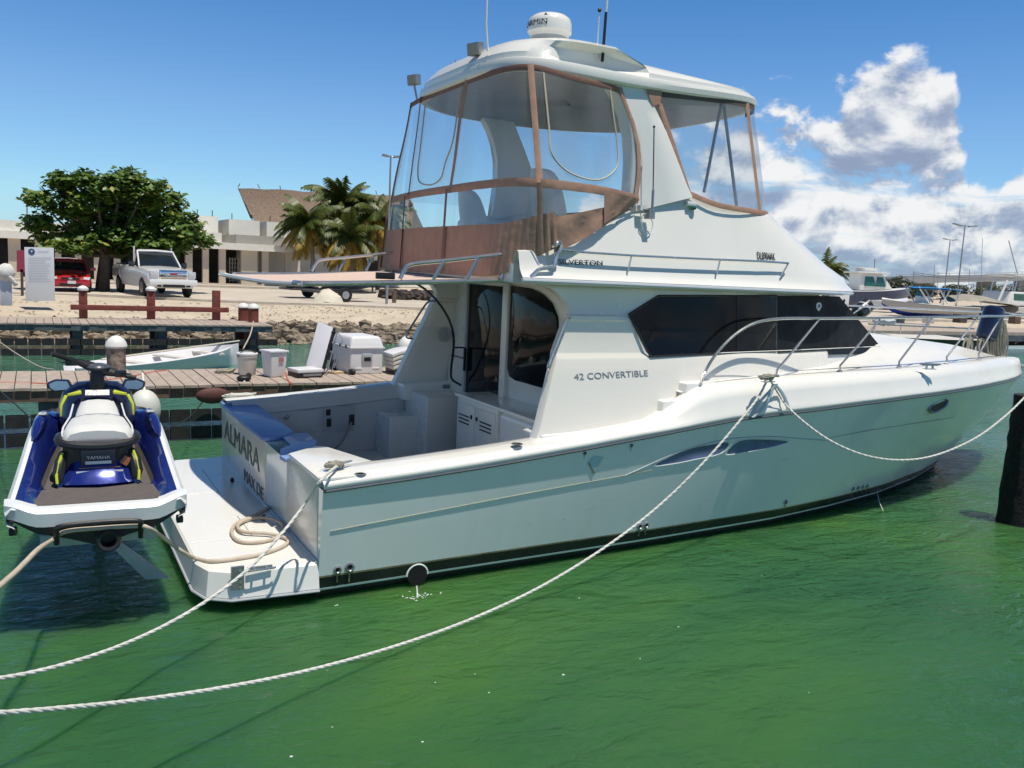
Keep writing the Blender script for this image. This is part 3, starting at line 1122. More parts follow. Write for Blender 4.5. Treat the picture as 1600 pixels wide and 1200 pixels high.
TOP = [(2.0, 2.96), (2.30, 2.98), (2.45, 3.03), (2.8, 3.22), (3.15, 3.40), (3.35, 3.50), (3.75, 3.63), (4.10, 3.71), (4.2, 3.68), (4.4, 3.60), (4.9, 3.545), (5.2, 3.56), (5.9, 3.56)]
fl = MB()
cols = []
SS = [0, .06, .12, .18, .24, .3, .36, .42, .46, .5] + [.5 + .5 * (i / 26) for i in range(1, 27)]
for s_ in SS:
    base = fly_pt(s_, 2.72, 1.98)
    top = interp(TOP, min(base.x, 5.6)) if s_ < .6 else 3.56
    zs_ = [2.655, 2.665, 2.69, 2.72, 2.735, 2.755, 2.80, 2.88, 2.90]
    zs_ = [min(z, top) for z in zs_] + [lerp(2.90, top, k) for k in (.2, .4, .6, .8, .95, 1.0)]
    colm = []
    for i, z in enumerate(zs_):
        p = fly_pt(s_, z, 1.98)
        if i == 0:
            p = fly_pt(s_, 2.66, 1.98) + Vector((0, .12, 0))
        colm.append(p)
    p = colm[-1]
    colm.append(p + Vector((-.02 if s_ > .5 else 0, .025, .012)))
    colm.append(p + Vector((-.06 if s_ > .5 else 0, .06, .005)))
    colm.append(p + Vector((-.10 if s_ > .5 else 0, .09, -.05)))
    colm.append(Vector((p.x - (.12 if s_ > .5 else 0), min(p.y + .10, 0), 2.84)))
    cols.append(colm)
fl.grid(cols)
fl.mirror_y()
flyb = fl.build('flybridge', gel, yacht, angle=40)
fs = MB()
fs.bx(1.985, 5.4, -1.66, 1.66, 2.665, 2.845)

fs.build('bridge_deck', gel, flyb)
l_ = MB()
l_.tube([fly_pt(s_, 2.69, 1.98) + Vector((.0, -.012, 0)) for s_ in [i / 50 for i in range(46)]], .022, 8)
l_.mirror_y()
l_.build('edge_moulding', mat('bright_edge_trim', (.70, .72, .76), .15, metal=.35, var=.03), flyb)

def on_fly(px, py, o=.004):
    return surf(px, py, fly_v, 1.9, 8) + Vector((0, -o, 0))
a, b = on_fly(872, 413, .006), on_fly(941, 415, .006)
lettering('maker_lettering', 'SILVERTON', a, b, (0, .2, 1), .05, letterd, flyb)
a, b = on_fly(1183, 405, .006), on_fly(1211, 407, .006)
lettering('registration_number', 'DL8904AK', a, b, (0, .25, 1), .085, mat('black_lettering', (.01, .01, .012), .5), flyb)
sr = MB()
P = [on_fly(x, y, .075) for x, y in [(866, 383), (872, 390), (905, 394), (980, 399), (1060, 403), (1118, 405.5), (1180, 408), (1224, 411)]]
sr.tube(P, .012, 8)
for (x, y), (x2, y2) in (((980, 399), (979, 425)), ((1118, 405.5), (1117, 430)), ((1224, 411), (1218, 432))):
    sr.tube([on_fly(x, y, .075), on_fly(x2, y2, .02)], .010, 6)
sr.build('side_grab_rail', steel, flyb)
for x, y in ((990, 341), ):
    l_ = MB(); l_.ball(on_fly(963, 348, .0), .012, 8); l_.build('snap_button', dsteel, flyb)
# side light and its little hood
l_ = MB(); c_ = on_fly(1077, 322, .02)
l_.box(c_ + Vector((0, 0, .02)), (.13, .07, .05)); l_.build('nav_light', gel, flyb, bevel=.015)
l_ = MB(); l_.ball(c_ + Vector((.02, -.025, -.02)), .028, 8, 0, (1.4, 1, .9)); l_.build('nav_lens', mat('green_lens', (.02, .12, .10), .1), flyb)

# ---- radar arch legs and hardtop
LEG_IN = [(3.22, 4.66), (3.38, 4.38), (3.47, 4.12), (3.46, 3.95), (3.40, 3.46), (3.55, 3.36)]
def legpts(pairs, v):
    return [at(x, y, 1, v) for x, y in pairs]
lg = MB()
aftE = [(951, 128, -1.47), (966, 153, -1.49), (977, 180, -1.51), (984, 212, -1.53), (986, 250, -1.55), (984, 285, -1.57), (981, 322, -1.59), (985, 332, -1.60)]
fwdE = [(1003, 126, -1.47), (1012, 144, -1.49), (1023, 168, -1.51), (1034, 190, -1.53), (1045, 215, -1.55), (1058, 248, -1.57), (1073, 288, -1.59), (1082, 308, -1.60)]
rows = []
for (x, y, v), (x2, y2, v2) in zip(aftE, fwdE):
    A = at(x, y, 1, v); B = at(x2, y2, 1, v)
    r_ = []
    for t in (0, .04, .3, .6, .96, 1):
        q = A.lerp(B, t)
        q.y = v - (.0 if t in (0, 1) else .022)
        r_.append(q)
    r_ += [B + Vector((-.0, .14, 0)), A + Vector((0, .14, 0))]
    rows.append(r_)
lg.grid(rows, close=True)
leg_s = lg.build('arch_leg', gel, flyb, angle=50)
lg2 = MB(); lg2.v = [Vector((v.x, -v.y, v.z)) for v in lg.v]; lg2.f = [f[::-1] for f in lg.f]; lg2.m = lg.m[:]
lg2.build('arch_leg', gel, flyb, angle=50)

ht = MB()
N_ = 96
def ht_ring(hx0, hx1, w_, z, n=4.2, cx=3.55, tilt=0.0, sag=0.0):
    r_ = []
    for k in range(N_):
        a = 2 * PI * k / N_
        c, s2 = math.cos(a), math.sin(a)
        x = (hx1 if c > 0 else hx0) * abs(c) ** (2 / n) * (1 if c > 0 else -1) + cx
        y = w_ * abs(s2) ** (2 / n) * (1 if s2 > 0 else -1)
        zz = z
        zz -= .055 * (1 - sstep(2.0, 2.9, x)) * 0 + 0
        # the lip dips beside the legs and sweeps up fore and aft
        zz += .045 * (abs(x - 3.35) / 1.4) ** 1.5 * (abs(y) / max(w_, .01)) ** 3 - .06 * (abs(y) / max(w_, .01)) ** 4
        # the forward half is a lower brow
        if sag:
            zz -= sag * .35 * sstep(3.43, 3.48, x) + sag * .95 * max(0, min(1, (x - 3.48) / 1.9))
        r_.append(Vector((x, y, zz)))
    return r_
rings = [
    ht_ring(.02, .02, .02, 4.79), ht_ring(1.0, 1.3, 1.0, 4.79), ht_ring(1.40, 1.80, 1.40, 4.765), ht_ring(1.47, 1.88, 1.47, 4.74),
    ht_ring(1.53, 1.94, 1.53, 4.745), ht_ring(1.555, 1.965, 1.555, 4.765), ht_ring(1.56, 1.97, 1.56, 4.815), ht_ring(1.55, 1.955, 1.545, 4.858, sag=.01), ht_ring(1.515, 1.915, 1.51, 4.872, sag=.015),
    ht_ring(1.51, 1.91, 1.505, 4.93, sag=.04), ht_ring(1.46, 1.87, 1.46, 5.0, sag=.08), ht_ring(1.39, 1.80, 1.40, 5.065, sag=.13), ht_ring(1.28, 1.66, 1.29, 5.115, sag=.17), ht_ring(.95, 1.2, .95, 5.165, sag=.19), ht_ring(.4, .6, .4, 5.19, sag=.19), ht_ring(.02, .02, .02, 5.195, sag=.19)]
# scooped side facet above the arch legs, with a raised lip over it
for ri in (8, 9, 10, 11, 12):
    for k, p in enumerate(rings[ri]):
        c = sstep(2.1, 2.6, p.x) * (1 - sstep(3.40, 3.46, p.x)) * sstep(.9, 1.2, abs(p.y))
        sg_ = 1 if p.y > 0 else -1
        ty = {8: 1.49, 9: 1.31, 10: 1.33, 11: 1.47, 12: 1.38}[ri]
        tz = {8: 4.865, 9: 4.89, 10: 5.04, 11: 5.085, 12: 5.13}[ri] - .05
        grow = sstep(2.1, 2.9, p.x)
        p.y = lerp(p.y, sg_ * lerp(abs(p.y), ty, grow), c)
        p.z = lerp(p.z, lerp(p.z, tz, grow), c)
ht.grid(rings, close=True, mfn=lambda i, j: 1 if i < 3 else 0)
hard = ht.build('hardtop', [gel, mat('grey_headliner', (.40, .37, .35), .7, var=.05)], flyb, angle=27)
# radar dome, flood lights, aerials
rc = at(858, 60, 2, 5.23)
rd_ = MB()
rd_.lathe([(.001, 0), (.20, 0), (.215, .035), (.235, .05), (.235, .075), (.232, .14), (.215, .19), (.17, .222), (.09, .235), (.001, .238)], rc, 32)
dome = rd_.build('radar_dome', gel, hard, angle=40)
base = MB(); base.lathe([(.001, -.03), (.19, -.03), (.205, .03), (.001, .03)], rc, 24); base.build('dome_base', vinylw, dome)
# lettering curved round the dome
txt = 'GARMIN'
tc_ = math.atan2(CAM.y - rc.y, CAM.x - rc.x)
cu = bpy.data.curves.new('dome_lettering', 'FONT'); cu.body = txt; cu.size = .095; cu.extrude = .0015
tmp = bpy.data.objects.new('tmp', cu); col.objects.link(tmp)
me = bpy.data.meshes.new_from_object(tmp.evaluated_get(bpy.context.evaluated_depsgraph_get()))
bpy.data.objects.remove(tmp)
xmax = max(v.co.x for v in me.vertices)
for v in me.vertices:
    a = tc_ + (v.co.x - xmax) / .236 - .12
    rr_ = .2375 + v.co.z
    v.co = Vector((rc.x + rr_ * math.cos(a), rc.y + rr_ * math.sin(a), rc.z + .085 + v.co.y * .85))
me.materials.clear(); me.materials.append(letterd)
o = bpy.data.objects.new('dome_lettering', me); col.objects.link(o); o.parent = dome; me.transform(parent_world(dome).inverted())
l_ = MB(); a = tc_ - .20; q = Vector((rc.x + .237 * math.cos(a), rc.y + .237 * math.sin(a), rc.z + .172)); tgt = Vector((-math.sin(a), math.cos(a), 0))
l_.cap([q - tgt * .02, q + tgt * .02, q + Vector((0, 0, .028))])
l_.build('dome_emblem', mat('emblem_blue', (.03, .10, .28), .4), dome)


def flood(px, py, x, yaw_, parent):
    c_ = at(px, py, 0, x)
    M = Matrix.Translation(c_) @ Matrix.Rotation(yaw_, 4, 'Z') @ Matrix.Rotation(R(-8), 4, 'Y')
    b_ = MB(); b_.box((0, 0, 0), (.09, .17, .13)); b_.xf(M)
    body = b_.build('flood_light', dsteel, parent, bevel=.015)
    b_ = MB(); b_.box((-.048, 0, 0), (.008, .145, .105)); b_.xf(M)
    b_.build('lens', mat('lamp_glass', (.30, .28, .24), .12), body)
    b_ = MB(); b_.tube([c_ + Vector((.0, 0, -.05)), c_ + Vector((.05, -.01, -.26))], .014, 6); b_.build('bracket', dsteel, body)


flood(743, 77, 2.06, R(20), hard)
flood(647, 125, 2.25, R(20), hard)
l_ = MB(); l_.ball(at(714, 97, 0, 2.2), .025, 8); l_.ball(at(706, 101, 0, 2.2), .02, 8); l_.build('small_horn', dsteel, hard)
c_ = at(762, 80, 2, 4.98)
l_ = MB(); l_.tube([c_, c_ + Vector((-.03, 0, .25)), c_ + Vector((-.05, 0, 1.6))], [.012, .010, .006], 6); l_.build('whip_aerial', gel, hard)
c_ = at(943, 64, 2, 5.12)
l_ = MB(); l_.tube([c_ - Vector((0, 0, .2)), c_ + Vector((.01, 0, .28))], [.016, .014], 6, 1); l_.tube([c_ + Vector((.01, 0, .27)), c_ + Vector((.06, 0, 1.6))], [.011, .006], 6); l_.build('whip_aerial', [gel, rubber], hard)
c_ = at(934, 63, 2, 5.12)
l_ = MB(); l_.tube([c_ - Vector((0, 0, .2)), c_ + Vector((0, 0, .27))], .006, 6, 0); l_.ball(c_ + Vector((0, 0, .29)), .022, 8, 1); l_.build('short_aerial', [gel, rubber], hard)

# VHF whip on the arch leg with its bracket and coiled cable
b0 = at(1019, 331, 1, -1.76)
l_ = MB()
top_ = at(1022, 198, 1, -1.70)
mid_ = at(1020.5, 297, 1, -1.74)
l_.tube([b0, mid_], .014, 8, 0); l_.tube([mid_, top_], .006, 6, 1); l_.ball(top_, .014, 8, 1)
l_.box(b0 + Vector((0, .04, -.02)), (.07, .09, .10)); l_.box(at(1003, 325, 1, -1.68), (.08, .06, .05), None, 2)
l_.tube([at(1004, 327, 1, -1.70), b0], .008, 6, 1)
P = [at(x, y, 1, -1.70) for x, y in [(1016, 340), (1020, 350), (1016, 362), (1008, 366), (1003, 352), (1004, 338), (1010, 333)]]
l_.tube(smooth(P, 5), .006, 5, 2)
l_.build('vhf_aerial', [dsteel, rubber, gel], flyb)

# helm seats and console
def seat(px, w_, zt):
    p = at(px, 330, 0, 3.15)
    y = p.y
    s_ = MB(); s_.bx(3.0, 3.55, y - w_ / 2, y + w_ / 2, 3.28, 3.42)
    b_ = s_.build('helm_seat', seatm, flyb, bevel=.05, seg=3)
    s_ = MB()
    rows = []
    for i in range(9):
        t = i / 8
        wz = w_ * (1 - .35 * t ** 2.5) * .5
        row = []
        for j in range(13):
            u_ = -1 + 2 * j / 12
            row.append((2.98 - .10 * t + .10 * (1 - u_ * u_) * -1 + .1, y + u_ * wz, lerp(3.3, zt, t) - .10 * abs(u_) ** 4 * t))
        rows.append(row)
    back = [[(x + .11, yy, z) for x, yy, z in r_] for r_ in rows]
    s_.grid(rows); s_.grid(back, flip=True)
    s_.grid([rows[-1], back[-1]]); s_.grid([[r_[0] for r_ in rows], [r_[0] for r_ in back]]); s_.grid([[r_[-1] for r_ in rows], [r_[-1] for r_ in back]])
    s_.build('seat_back', seatm, b_, angle=50)
    s_ = MB(); s_.tube([(3.27, y, 2.84), (3.27, y, 3.28)], .05, 10); s_.build('pedestal', dsteel, b_)


seat(862, .62, 3.92)
seat(745, .60, 3.80)
cs = MB()
cs.prism([(4.3, -1.4, 2.84), (4.15, -1.4, 3.35), (4.35, -1.4, 3.52), (5.1, -1.4, 3.55), (5.1, -1.4, 2.84)], (0, 2.8, 0))
cs.build('helm_console', gel, flyb, bevel=.03)
l_ = MB(); c_ = Vector((4.1, -.3, 3.45))
l_.tube([c_ + Vector((.06 * math.sin(2 * PI * k / 20), .17 * math.cos(2 * PI * k / 20), .16 * math.sin(2 * PI * k / 20))) for k in range(20)], .012, 6, closed=True)
for k in range(3):
    a = k * 2 * PI / 3
    l_.tube([c_, c_ + Vector((.06 * math.sin(a), .17 * math.cos(a), .16 * math.sin(a)))], .008, 5)
l_.build('steering_wheel', steel, flyb)

# ---- curtains round the flybridge
random.seed(3)
Zt, Zm, Zw, Zb = 4.75, 3.60, 3.24, 2.80
# aft and starboard surface: param along the edge. (top point, middle point, bottom point)
STA = [  # (top x,y,z) (mid) (bottom)
    ((2.16, 1.50, 4.76), (2.20, 1.90, 3.60), (2.05, 1.84, 2.73)),
    ((2.07, 1.28, 4.76), (2.04, 1.78, 3.60), (1.955, 1.78, 2.73)),
    ((2.04, .90, 4.77), (2.0, 1.10, 3.62), (1.955, 1.08, 2.73)),
    ((2.03, .30, 4.77), (2.0, .45, 3.63), (1.955, .4, 2.73)),
    ((2.03, -.37, 4.77), (2.0, -.12, 3.63), (1.955, -.15, 2.73)),
    ((2.04, -.85, 4.77), (2.0, -.85, 3.63), (1.955, -.85, 2.73)),
    ((2.07, -1.25, 4.76), (2.02, -1.50, 3.62), (1.955, -1.45, 2.76)),
    ((2.20, -1.50, 4.74), (2.18, -1.84, 3.60), (2.28, -1.79, 2.99)),
    ((2.45, -1.54, 4.71), (2.5, -1.82, 3.60), (2.6, -1.77, 3.12)),
    ((2.75, -1.53, 4.69), (2.85, -1.75, 3.60), (2.9, -1.72, 3.27)),
    ((3.05, -1.52, 4.68), (3.2, -1.68, 3.58), (3.15, -1.66, 3.40)),
    ((3.21, -1.50, 4.66), (3.42, -1.63, 3.56), (3.36, -1.61, 3.50)),
]
tops = smooth([s_[0] for s_ in STA], 6); mids = smooth([s_[1] for s_ in STA], 6); bots = smooth([s_[2] for s_ in STA], 6)
K = len(tops)                       # 67 columns; station i at index 6 i
def upper(k, t):
    """t 0 at the roof, 1 at the band"""
    p = tops[k].lerp(mids[k], t)
    if k > 60:                     # the aft edge of the leg bows
        p.x += .16 * math.sin(PI * t) * (k - 60) / 6
    wv = math.sin(PI * t) * (.010 * math.sin(k * .83 + 2.5 * t) + .007 * math.sin(k * 1.9 - 4 * t))
    c = Vector((3.3, 0, p.z)); n = (p - c); n.z = 0
    p = p + n.normalized() * wv
    return p
def lower(k, t):
    return mids[k].lerp(bots[k], t)
def off(p, d):
    c = Vector((3.3, 0, p.z)); q = (p - c); q.z = 0
    return p + q.normalized() * d
cu_ = MB()
cu_.grid([[upper(k, t) for k in range(K)] for t in (.03, .12, .2, .3, .4, .5, .6, .7, .8, .9, .97)])
pan = cu_.build('clear_curtain', clear, flyb, normals=False)
cu_ = MB()
cu_.grid([[lower(k, t) for k in range(K)] for t in (.05, .28, .5)])
cu_.build('clear_curtain', clear, flyb, normals=False)
# canvas skirt below with hanging pleats
sk = MB()
rows = []
for t in (.45, .5, .6, .7, .8, .9, 1.0, 1.03):
    rows.append([off(lower(k2 / 3 if False else k2 // 3, t).lerp(lower(min(K - 1, k2 // 3 + 1), t), (k2 % 3) / 3), .034 + .011 * math.sin(k2 * 2.1) * t + .010 * math.sin(k2 * .9 + 3 * t)) for k2 in range(3 * 44)])
sk.grid(rows)
skirt = sk.build('canvas_skirt', tan, flyb, angle=180, normals=False)
sk = MB()
rows = []
for t in (.52, .58, .64, .70, .76, .82, .88, .94, 1.0, 1.04):
    rows.append([off(lower(k, t), .026 + .007 * math.sin(k * .45 + 9 * t) + .005 * math.sin(k * 1.1 - 6 * t) + random.uniform(-.003, .003)) + Vector((0, 0, -.03 * (t > 1))) for k in range(43, K)])
sk.grid(rows)
sk.build('canvas_skirt', tan, flyb, angle=180, normals=False)
def band(name, pts, w_, material, parent, ofs=.012, wr=.0, up_=None):
    m_ = MB()
    a, b = [], []
    for i, p in enumerate(pts):
        t = (pts[min(i + 1, len(pts) - 1)] - pts[max(i - 1, 0)]).normalized()
        n = p - Vector((3.3, 0, p.z)); n.normalize()
        s_ = t.cross(n).normalized() * (w_ / 2)
        d = ofs + random.uniform(-wr, wr)
        a.append(p + n * d + s_); b.append(p + n * (ofs + random.uniform(-wr, wr)) - s_)
    mid = [(x + y) / 2 + ((x + y) / 2 - Vector((3.3, 0, x.z))).normalized() * (.008 + random.uniform(-wr, wr)) for x, y in zip(a, b)]
    m_.grid([a, mid, b])
    return m_.build(name, material, parent, angle=180, normals=False)
band('canvas_band', [mids[k] for k in range(K)], .085, tan, pan, .012, .006)
band('canvas_band', [upper(k, .03) for k in range(K)], .06, tan2, pan, .004)
for k, w_ in ((6, .045), (12, .045), (24, .055), (41, .06)):
    band('canvas_seam', [upper(k, t / 10) for t in range(11)], w_, tan, pan, .012)
    band('canvas_seam', [lower(k, t / 10) for t in range(11)], w_ * .9, tan2 if k < 30 else tan, pan, .056)
band('canvas_seam', [upper(K - 2, t / 10) for t in range(11)], .05, tan, pan, .006, .006)
# wide triangular canvas gusset where the skirt meets the arch
gs_ = MB()
rows = [[off(lower(k, t), .038 + .006 * math.sin(k * 1.2 + 5 * t)) for k in range(55, K)] for t in (0, .2, .4, .6, .8, 1.05)]
gs_.grid(rows)
gs_.build('canvas_gusset', tan, pan, angle=180, normals=False)
# zips of the roll-up windows
def zipline(k0, k1, t1):
    P = [upper(k0, t) for t in (.06, .3, .55)] + [upper(int(lerp(k0, k1, .05)), .74), upper(int(lerp(k0, k1, .22)), t1 - .05), upper(int(lerp(k0, k1, .5)), t1), upper(int(lerp(k0, k1, .78)), t1 - .05), upper(int(lerp(k0, k1, .95)), .74)] + [upper(k1, t) for t in (.55, .3, .06)]
    l_ = MB(); l_.tube([off(p, .014) for p in smooth(P, 6)], .009, 5)
    l_.build('window_zip', zipm, pan)
zipline(44, 60, .92)
zipline(14, 23, .93)
# light lines seen inside: port leg curtain, port side
cp = MB()
Pm = [Vector((2.2 + .32 * i, 1.55 + .0 * i, 4.74)) for i in range(10)]
cp.grid([[(2.2 + .3 * i, 1.52, 4.72) for i in range(11)], [(2.2 + .31 * i, 1.82 - .03 * i, 3.60) for i in range(11)]])
cp.build('clear_curtain', clear, flyb, normals=False)

# forward enclosure
fc = MB()
FT = [(3.62, -1.50, 4.70), (4.2, -1.51, 4.73), (4.75, -1.48, 4.76), (5.15, -1.34, 4.78), (5.38, -1.05, 4.78), (5.47, -.5, 4.78), (5.49, 0, 4.78), (5.47, .5, 4.78), (5.38, 1.05, 4.78), (5.15, 1.34, 4.78), (4.75, 1.48, 4.76), (4.2, 1.51, 4.73), (3.62, 1.5, 4.70)]
FB = [(4.12, -1.56, 3.68), (4.5, -1.60, 3.585), (5.0, -1.57, 3.56), (5.42, -1.42, 3.56), (5.70, -1.05, 3.57), (5.86, -.5, 3.57), (5.90, 0, 3.57), (5.86, .5, 3.57), (5.70, 1.05, 3.57), (5.42, 1.42, 3.56), (5.0, 1.57, 3.56), (4.5, 1.60, 3.585), (4.12, 1.56, 3.68)]
ft, fb = smooth(FT, 4), smooth(FB, 4)
fc.grid([[a.lerp(b, t) for a, b in zip(ft, fb)] for t in (0, .25, .5, .75, 1)])
fcp = fc.build('clear_curtain', clear, flyb, normals=False)
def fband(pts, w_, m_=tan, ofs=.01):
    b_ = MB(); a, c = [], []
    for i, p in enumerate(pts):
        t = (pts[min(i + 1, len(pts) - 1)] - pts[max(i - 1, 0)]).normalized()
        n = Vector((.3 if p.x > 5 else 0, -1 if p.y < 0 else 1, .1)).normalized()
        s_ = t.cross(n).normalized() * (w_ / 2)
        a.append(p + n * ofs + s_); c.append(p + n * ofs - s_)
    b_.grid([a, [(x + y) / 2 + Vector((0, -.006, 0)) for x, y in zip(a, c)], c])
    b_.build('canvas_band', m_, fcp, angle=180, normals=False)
n_ = 18
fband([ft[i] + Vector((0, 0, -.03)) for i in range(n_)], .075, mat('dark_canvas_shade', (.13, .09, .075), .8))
fband([ft[0].lerp(fb[0], t / 8) + Vector((.02, 0, 0)) for t in range(9)], .06)
fband([fb[i] + Vector((0, -.01, .005)) for i in range(n_)], .06)
fband([ft[10].lerp(fb[10], t / 8) for t in range(9)], .07)
gst = MB(); P = [at(x, y, 1, -1.535) for x, y in [(1008, 132), (1035, 140), (1032, 162), (1020, 166)]]; gst.cap(P); gst.build('canvas_gusset', tan, fcp, normals=False)
# inner support tubes
l_ = MB()
for (x, y), (x2, y2) in (((1127, 162), (1100, 300)), ((1131, 165), (1151, 322))):
    l_.tube([at(x, y, 1, -1.15), at(x2, y2, 1, -1.25)], .018, 8)
l_.build('roof_strut', dsteel, flyb)
l_ = MB()
P = [(4.3, -1.45, 3.58), (4.3, 1.45, 3.58), (5.6, 1.2, 3.56), (5.6, -1.2, 3.56)]
l_.cap(P); l_.build('dash_top', seatm, flyb, normals=False)

# ---- awning over the cockpit
AW = 1.46
zA, zB = at(480, 443, 1, -AW), at(825, 436, 1, -AW)
def awz(x, y):
    z = lerp(zA.z, zB.z, (x - zA.x) / (zB.x - zA.x))
    return z - .03 * math.sin(PI * min(1, max(0, (x + .2) / 2.2))) * (1 - (y / AW) ** 2) + .01 * math.sin(3 * x + 2 * y)
aw = MB()
rows = []
for i in range(15):
    t = i / 14
    row = []
    for j in range(25):
        y = -AW + 2 * AW * j / 24
        xa = zA.x - .02 - .14 * (1 - (y / AW) ** 2) - .16 * sstep(-.5, 1.3, y)
        x = lerp(xa, 2.0, t)
        row.append((x, y, awz(x, y)))
    rows.append(row)
aw.grid(rows)
awning = aw.build('awning', awn, yacht, angle=180)
P = [Vector(p) + Vector((-.02, 0, 0)) for p in rows[0]]
l_ = MB(); l_.tube(P, .020, 8); l_.build('laced_edge', vinylw, awning)
ls = MB()
for i in range(0, 60):
    t = i / 60 * (len(P) - 1); k = int(t); q = P[k].lerp(P[k + 1], t - k)
    ls.tube([q + Vector((0.06, 0, .012)), q + Vector((-.022, .012, .0)), q + Vector((.05, .012, -.02))], .005, 4)
ls.build('edge_lacing', gel, awning)
for s2 in (-1, 1):
    M2 = lambda p: Vector((p[0], p[1] * (-s2), p[2]))
    l_ = MB()
    P = [(zA.x - .08, -AW + .14, zA.z), (zA.x, -AW, zA.z)] + [at(x, y, 1, -AW) for x, y in ((560, 442.5), (700, 440))] + [zB, (2.25, -1.62, 2.735)]
    l_.tube(smooth([M2(p) for p in P], 4), .024, 8); l_.build('awning_tube', steel, awning)
    l_ = MB()
    P = [at(x, y, 1, -AW) for x, y in ((625, 436), (632, 422), (644, 413), (700, 407), (780, 398))] + [at(x, y, 1, -1.6) for x, y in ((835, 392),)] + [at(x, y, 1, -1.84) for x, y in ((866, 384), (872, 378), (876, 383), (874, 392), (869, 400), (866, 412), (862, 417), (845, 420), (838, 424), (828, 434))]
    l_.tube(smooth([M2(p) for p in P], 5), .020, 8); l_.build('awning_rail', steel, awning)
    for a_, b_ in (((677, 437), (694, 409)), ((730, 436), (748, 403)), ((782, 435), (800, 397))):
        l_ = MB(); l_.tube([M2(at(a_[0], a_[1], 1, -AW)), M2(at(b_[0], b_[1], 1, -AW - .02))], .016, 6); l_.build('rail_strut', steel, awning)
l_ = MB(); l_.box(at(602, 431, 1, -AW), (.18, .04, .06)); l_.build('awning_clamp', rubber, awning, bevel=.01)

# ---- bow rail
def rail_v(x):
    s_ = sheer_v(x)
    return max(0.32, s_ - .30) if x < 12.2 else max(.25, s_ - .15)
def rail_pt(px, py, fn):
    return surf(px, py, fn, 3.5, 13.2)
top_fn = lambda x, z: max(0.34, sheer_v(min(x - .35, 12.4)) - .30)
base_fn = lambda x, z: max(.2, sheer_v(min(x, 12.6)) - .20)
P = [rail_pt(x, y, top_fn if y < 590 else base_fn) for x, y in [(1096, 597), (1101, 583), (1112, 563), (1130, 540), (1155, 518), (1185, 503), (1225, 497.5), (1285, 497.5), (1360, 497), (1430, 496), (1500, 495), (1540, 494), (1572, 494)]]
P.append(Vector((12.9, -.16, P[-1].z)))
rail_path = smooth(P, 5)
br = MB()
br.tube(rail_path, .017, 8)
br.mirror_y()
br.tube([rail_path[-1], Vector((rail_path[-1].x + .05, 0, rail_path[-1].z)), Vector((rail_path[-1].x, -rail_path[-1].y, rail_path[-1].z))], .017, 8)
rail = br.build('bow_rail', steel, yacht)
for (x, y), (x2, y2) in (((1213, 588), (1279, 500)), ((1312, 580), (1375, 500)), ((1405, 573), (1456, 498)), ((1480, 565), (1527, 497)), ((1530, 560), (1563, 496))):
    a = rail_pt(x, y, base_fn); b = rail_pt(x2, y2, top_fn)
    k = a.lerp(b, .1); k.x = a.x + .01
    for s2 in (1, -1):
        l_ = MB(); l_.tube([Vector((q.x, q.y * s2, q.z)) for q in (a, k, b)], .013, 6)
        l_.lathe([(.035, 0), (.03, .012), (.001, .014)], (a.x, a.y * s2, a.z), 10)
        l_.build('stanchion', steel, rail)
l_ = MB()
l_.tube([rail_pt(1131, 553, base_fn) + Vector((0, .1, 0)), rail_pt(1240, 547, top_fn), rail_pt(1376, 541, top_fn)], .005, 5)
l_.build('lifeline', gel, rail)
# bow pulpit fittings: windlass and anchor roller
l_ = MB(); l_.bx(11.9, 12.2, -.12, .12, 1.66, 1.78); l_.lathe([(.10, 0), (.10, .10), (.06, .14), (.001, .14)], (12.0, 0, 1.76), 14); l_.build('windlass', gel, yacht, bevel=.02)
l_ = MB(); l_.bx(12.3, 13.1, -.07, .07, 1.53, 1.58); l_.bx(12.95, 13.25, -.03, .03, 1.50, 1.56); l_.build('anchor_roller', steel, yacht, bevel=.01)
# ================================================================ personal watercraft on its cradle
bluep = mat('metallic_blue_paint', (.015, .03, .22), .18, metal=.35, var=.1, vscale=5, coat=.9)
navy = mat('dark_navy_plastic', (.012, .016, .045), .3, var=.2, coat=.3)
blackp = mat('black_plastic', (.014, .014, .015), .42, var=.3)
matg = mat('grey_deck_mat', (.115, .098, .092), .85, var=.10, vscale=14, bump=.003, bscale=260)
seatw = mat('white_marine_vinyl', (.70, .70, .67), .42, var=.03, vscale=6, bump=.001, bscale=200)
lime = mat('lime_trim', (.55, .60, .03), .35, var=.05)
whitep = mat('white_bumper', (.74, .76, .76), .3, var=.03)
mirr = mat('mirror_glass', (.35, .42, .55), .04, metal=1., var=.02)
_d = ray(155, 800); _h = Vector((_d.x, _d.y, 0)).normalized()
SK0 = CAM + _h * 6.92
SKH = math.atan2(_h.y, _h.x)
ski = thing('jet_ski', 'blue jet ski with white seat and lime trim, raised behind the swim platform', 'jet ski', (SK0.x, SK0.y, .60), SKH)
MSK = Matrix.Translation((SK0.x, SK0.y, .60)) @ Matrix.Rotation(SKH, 4, 'Z')


def sk(m_, name, mats, parent=ski, mir=False, **kw):
    if mir:
        m_.mirror_y()
    m_.xf(MSK)
    return m_.build(name, mats, parent, **kw)


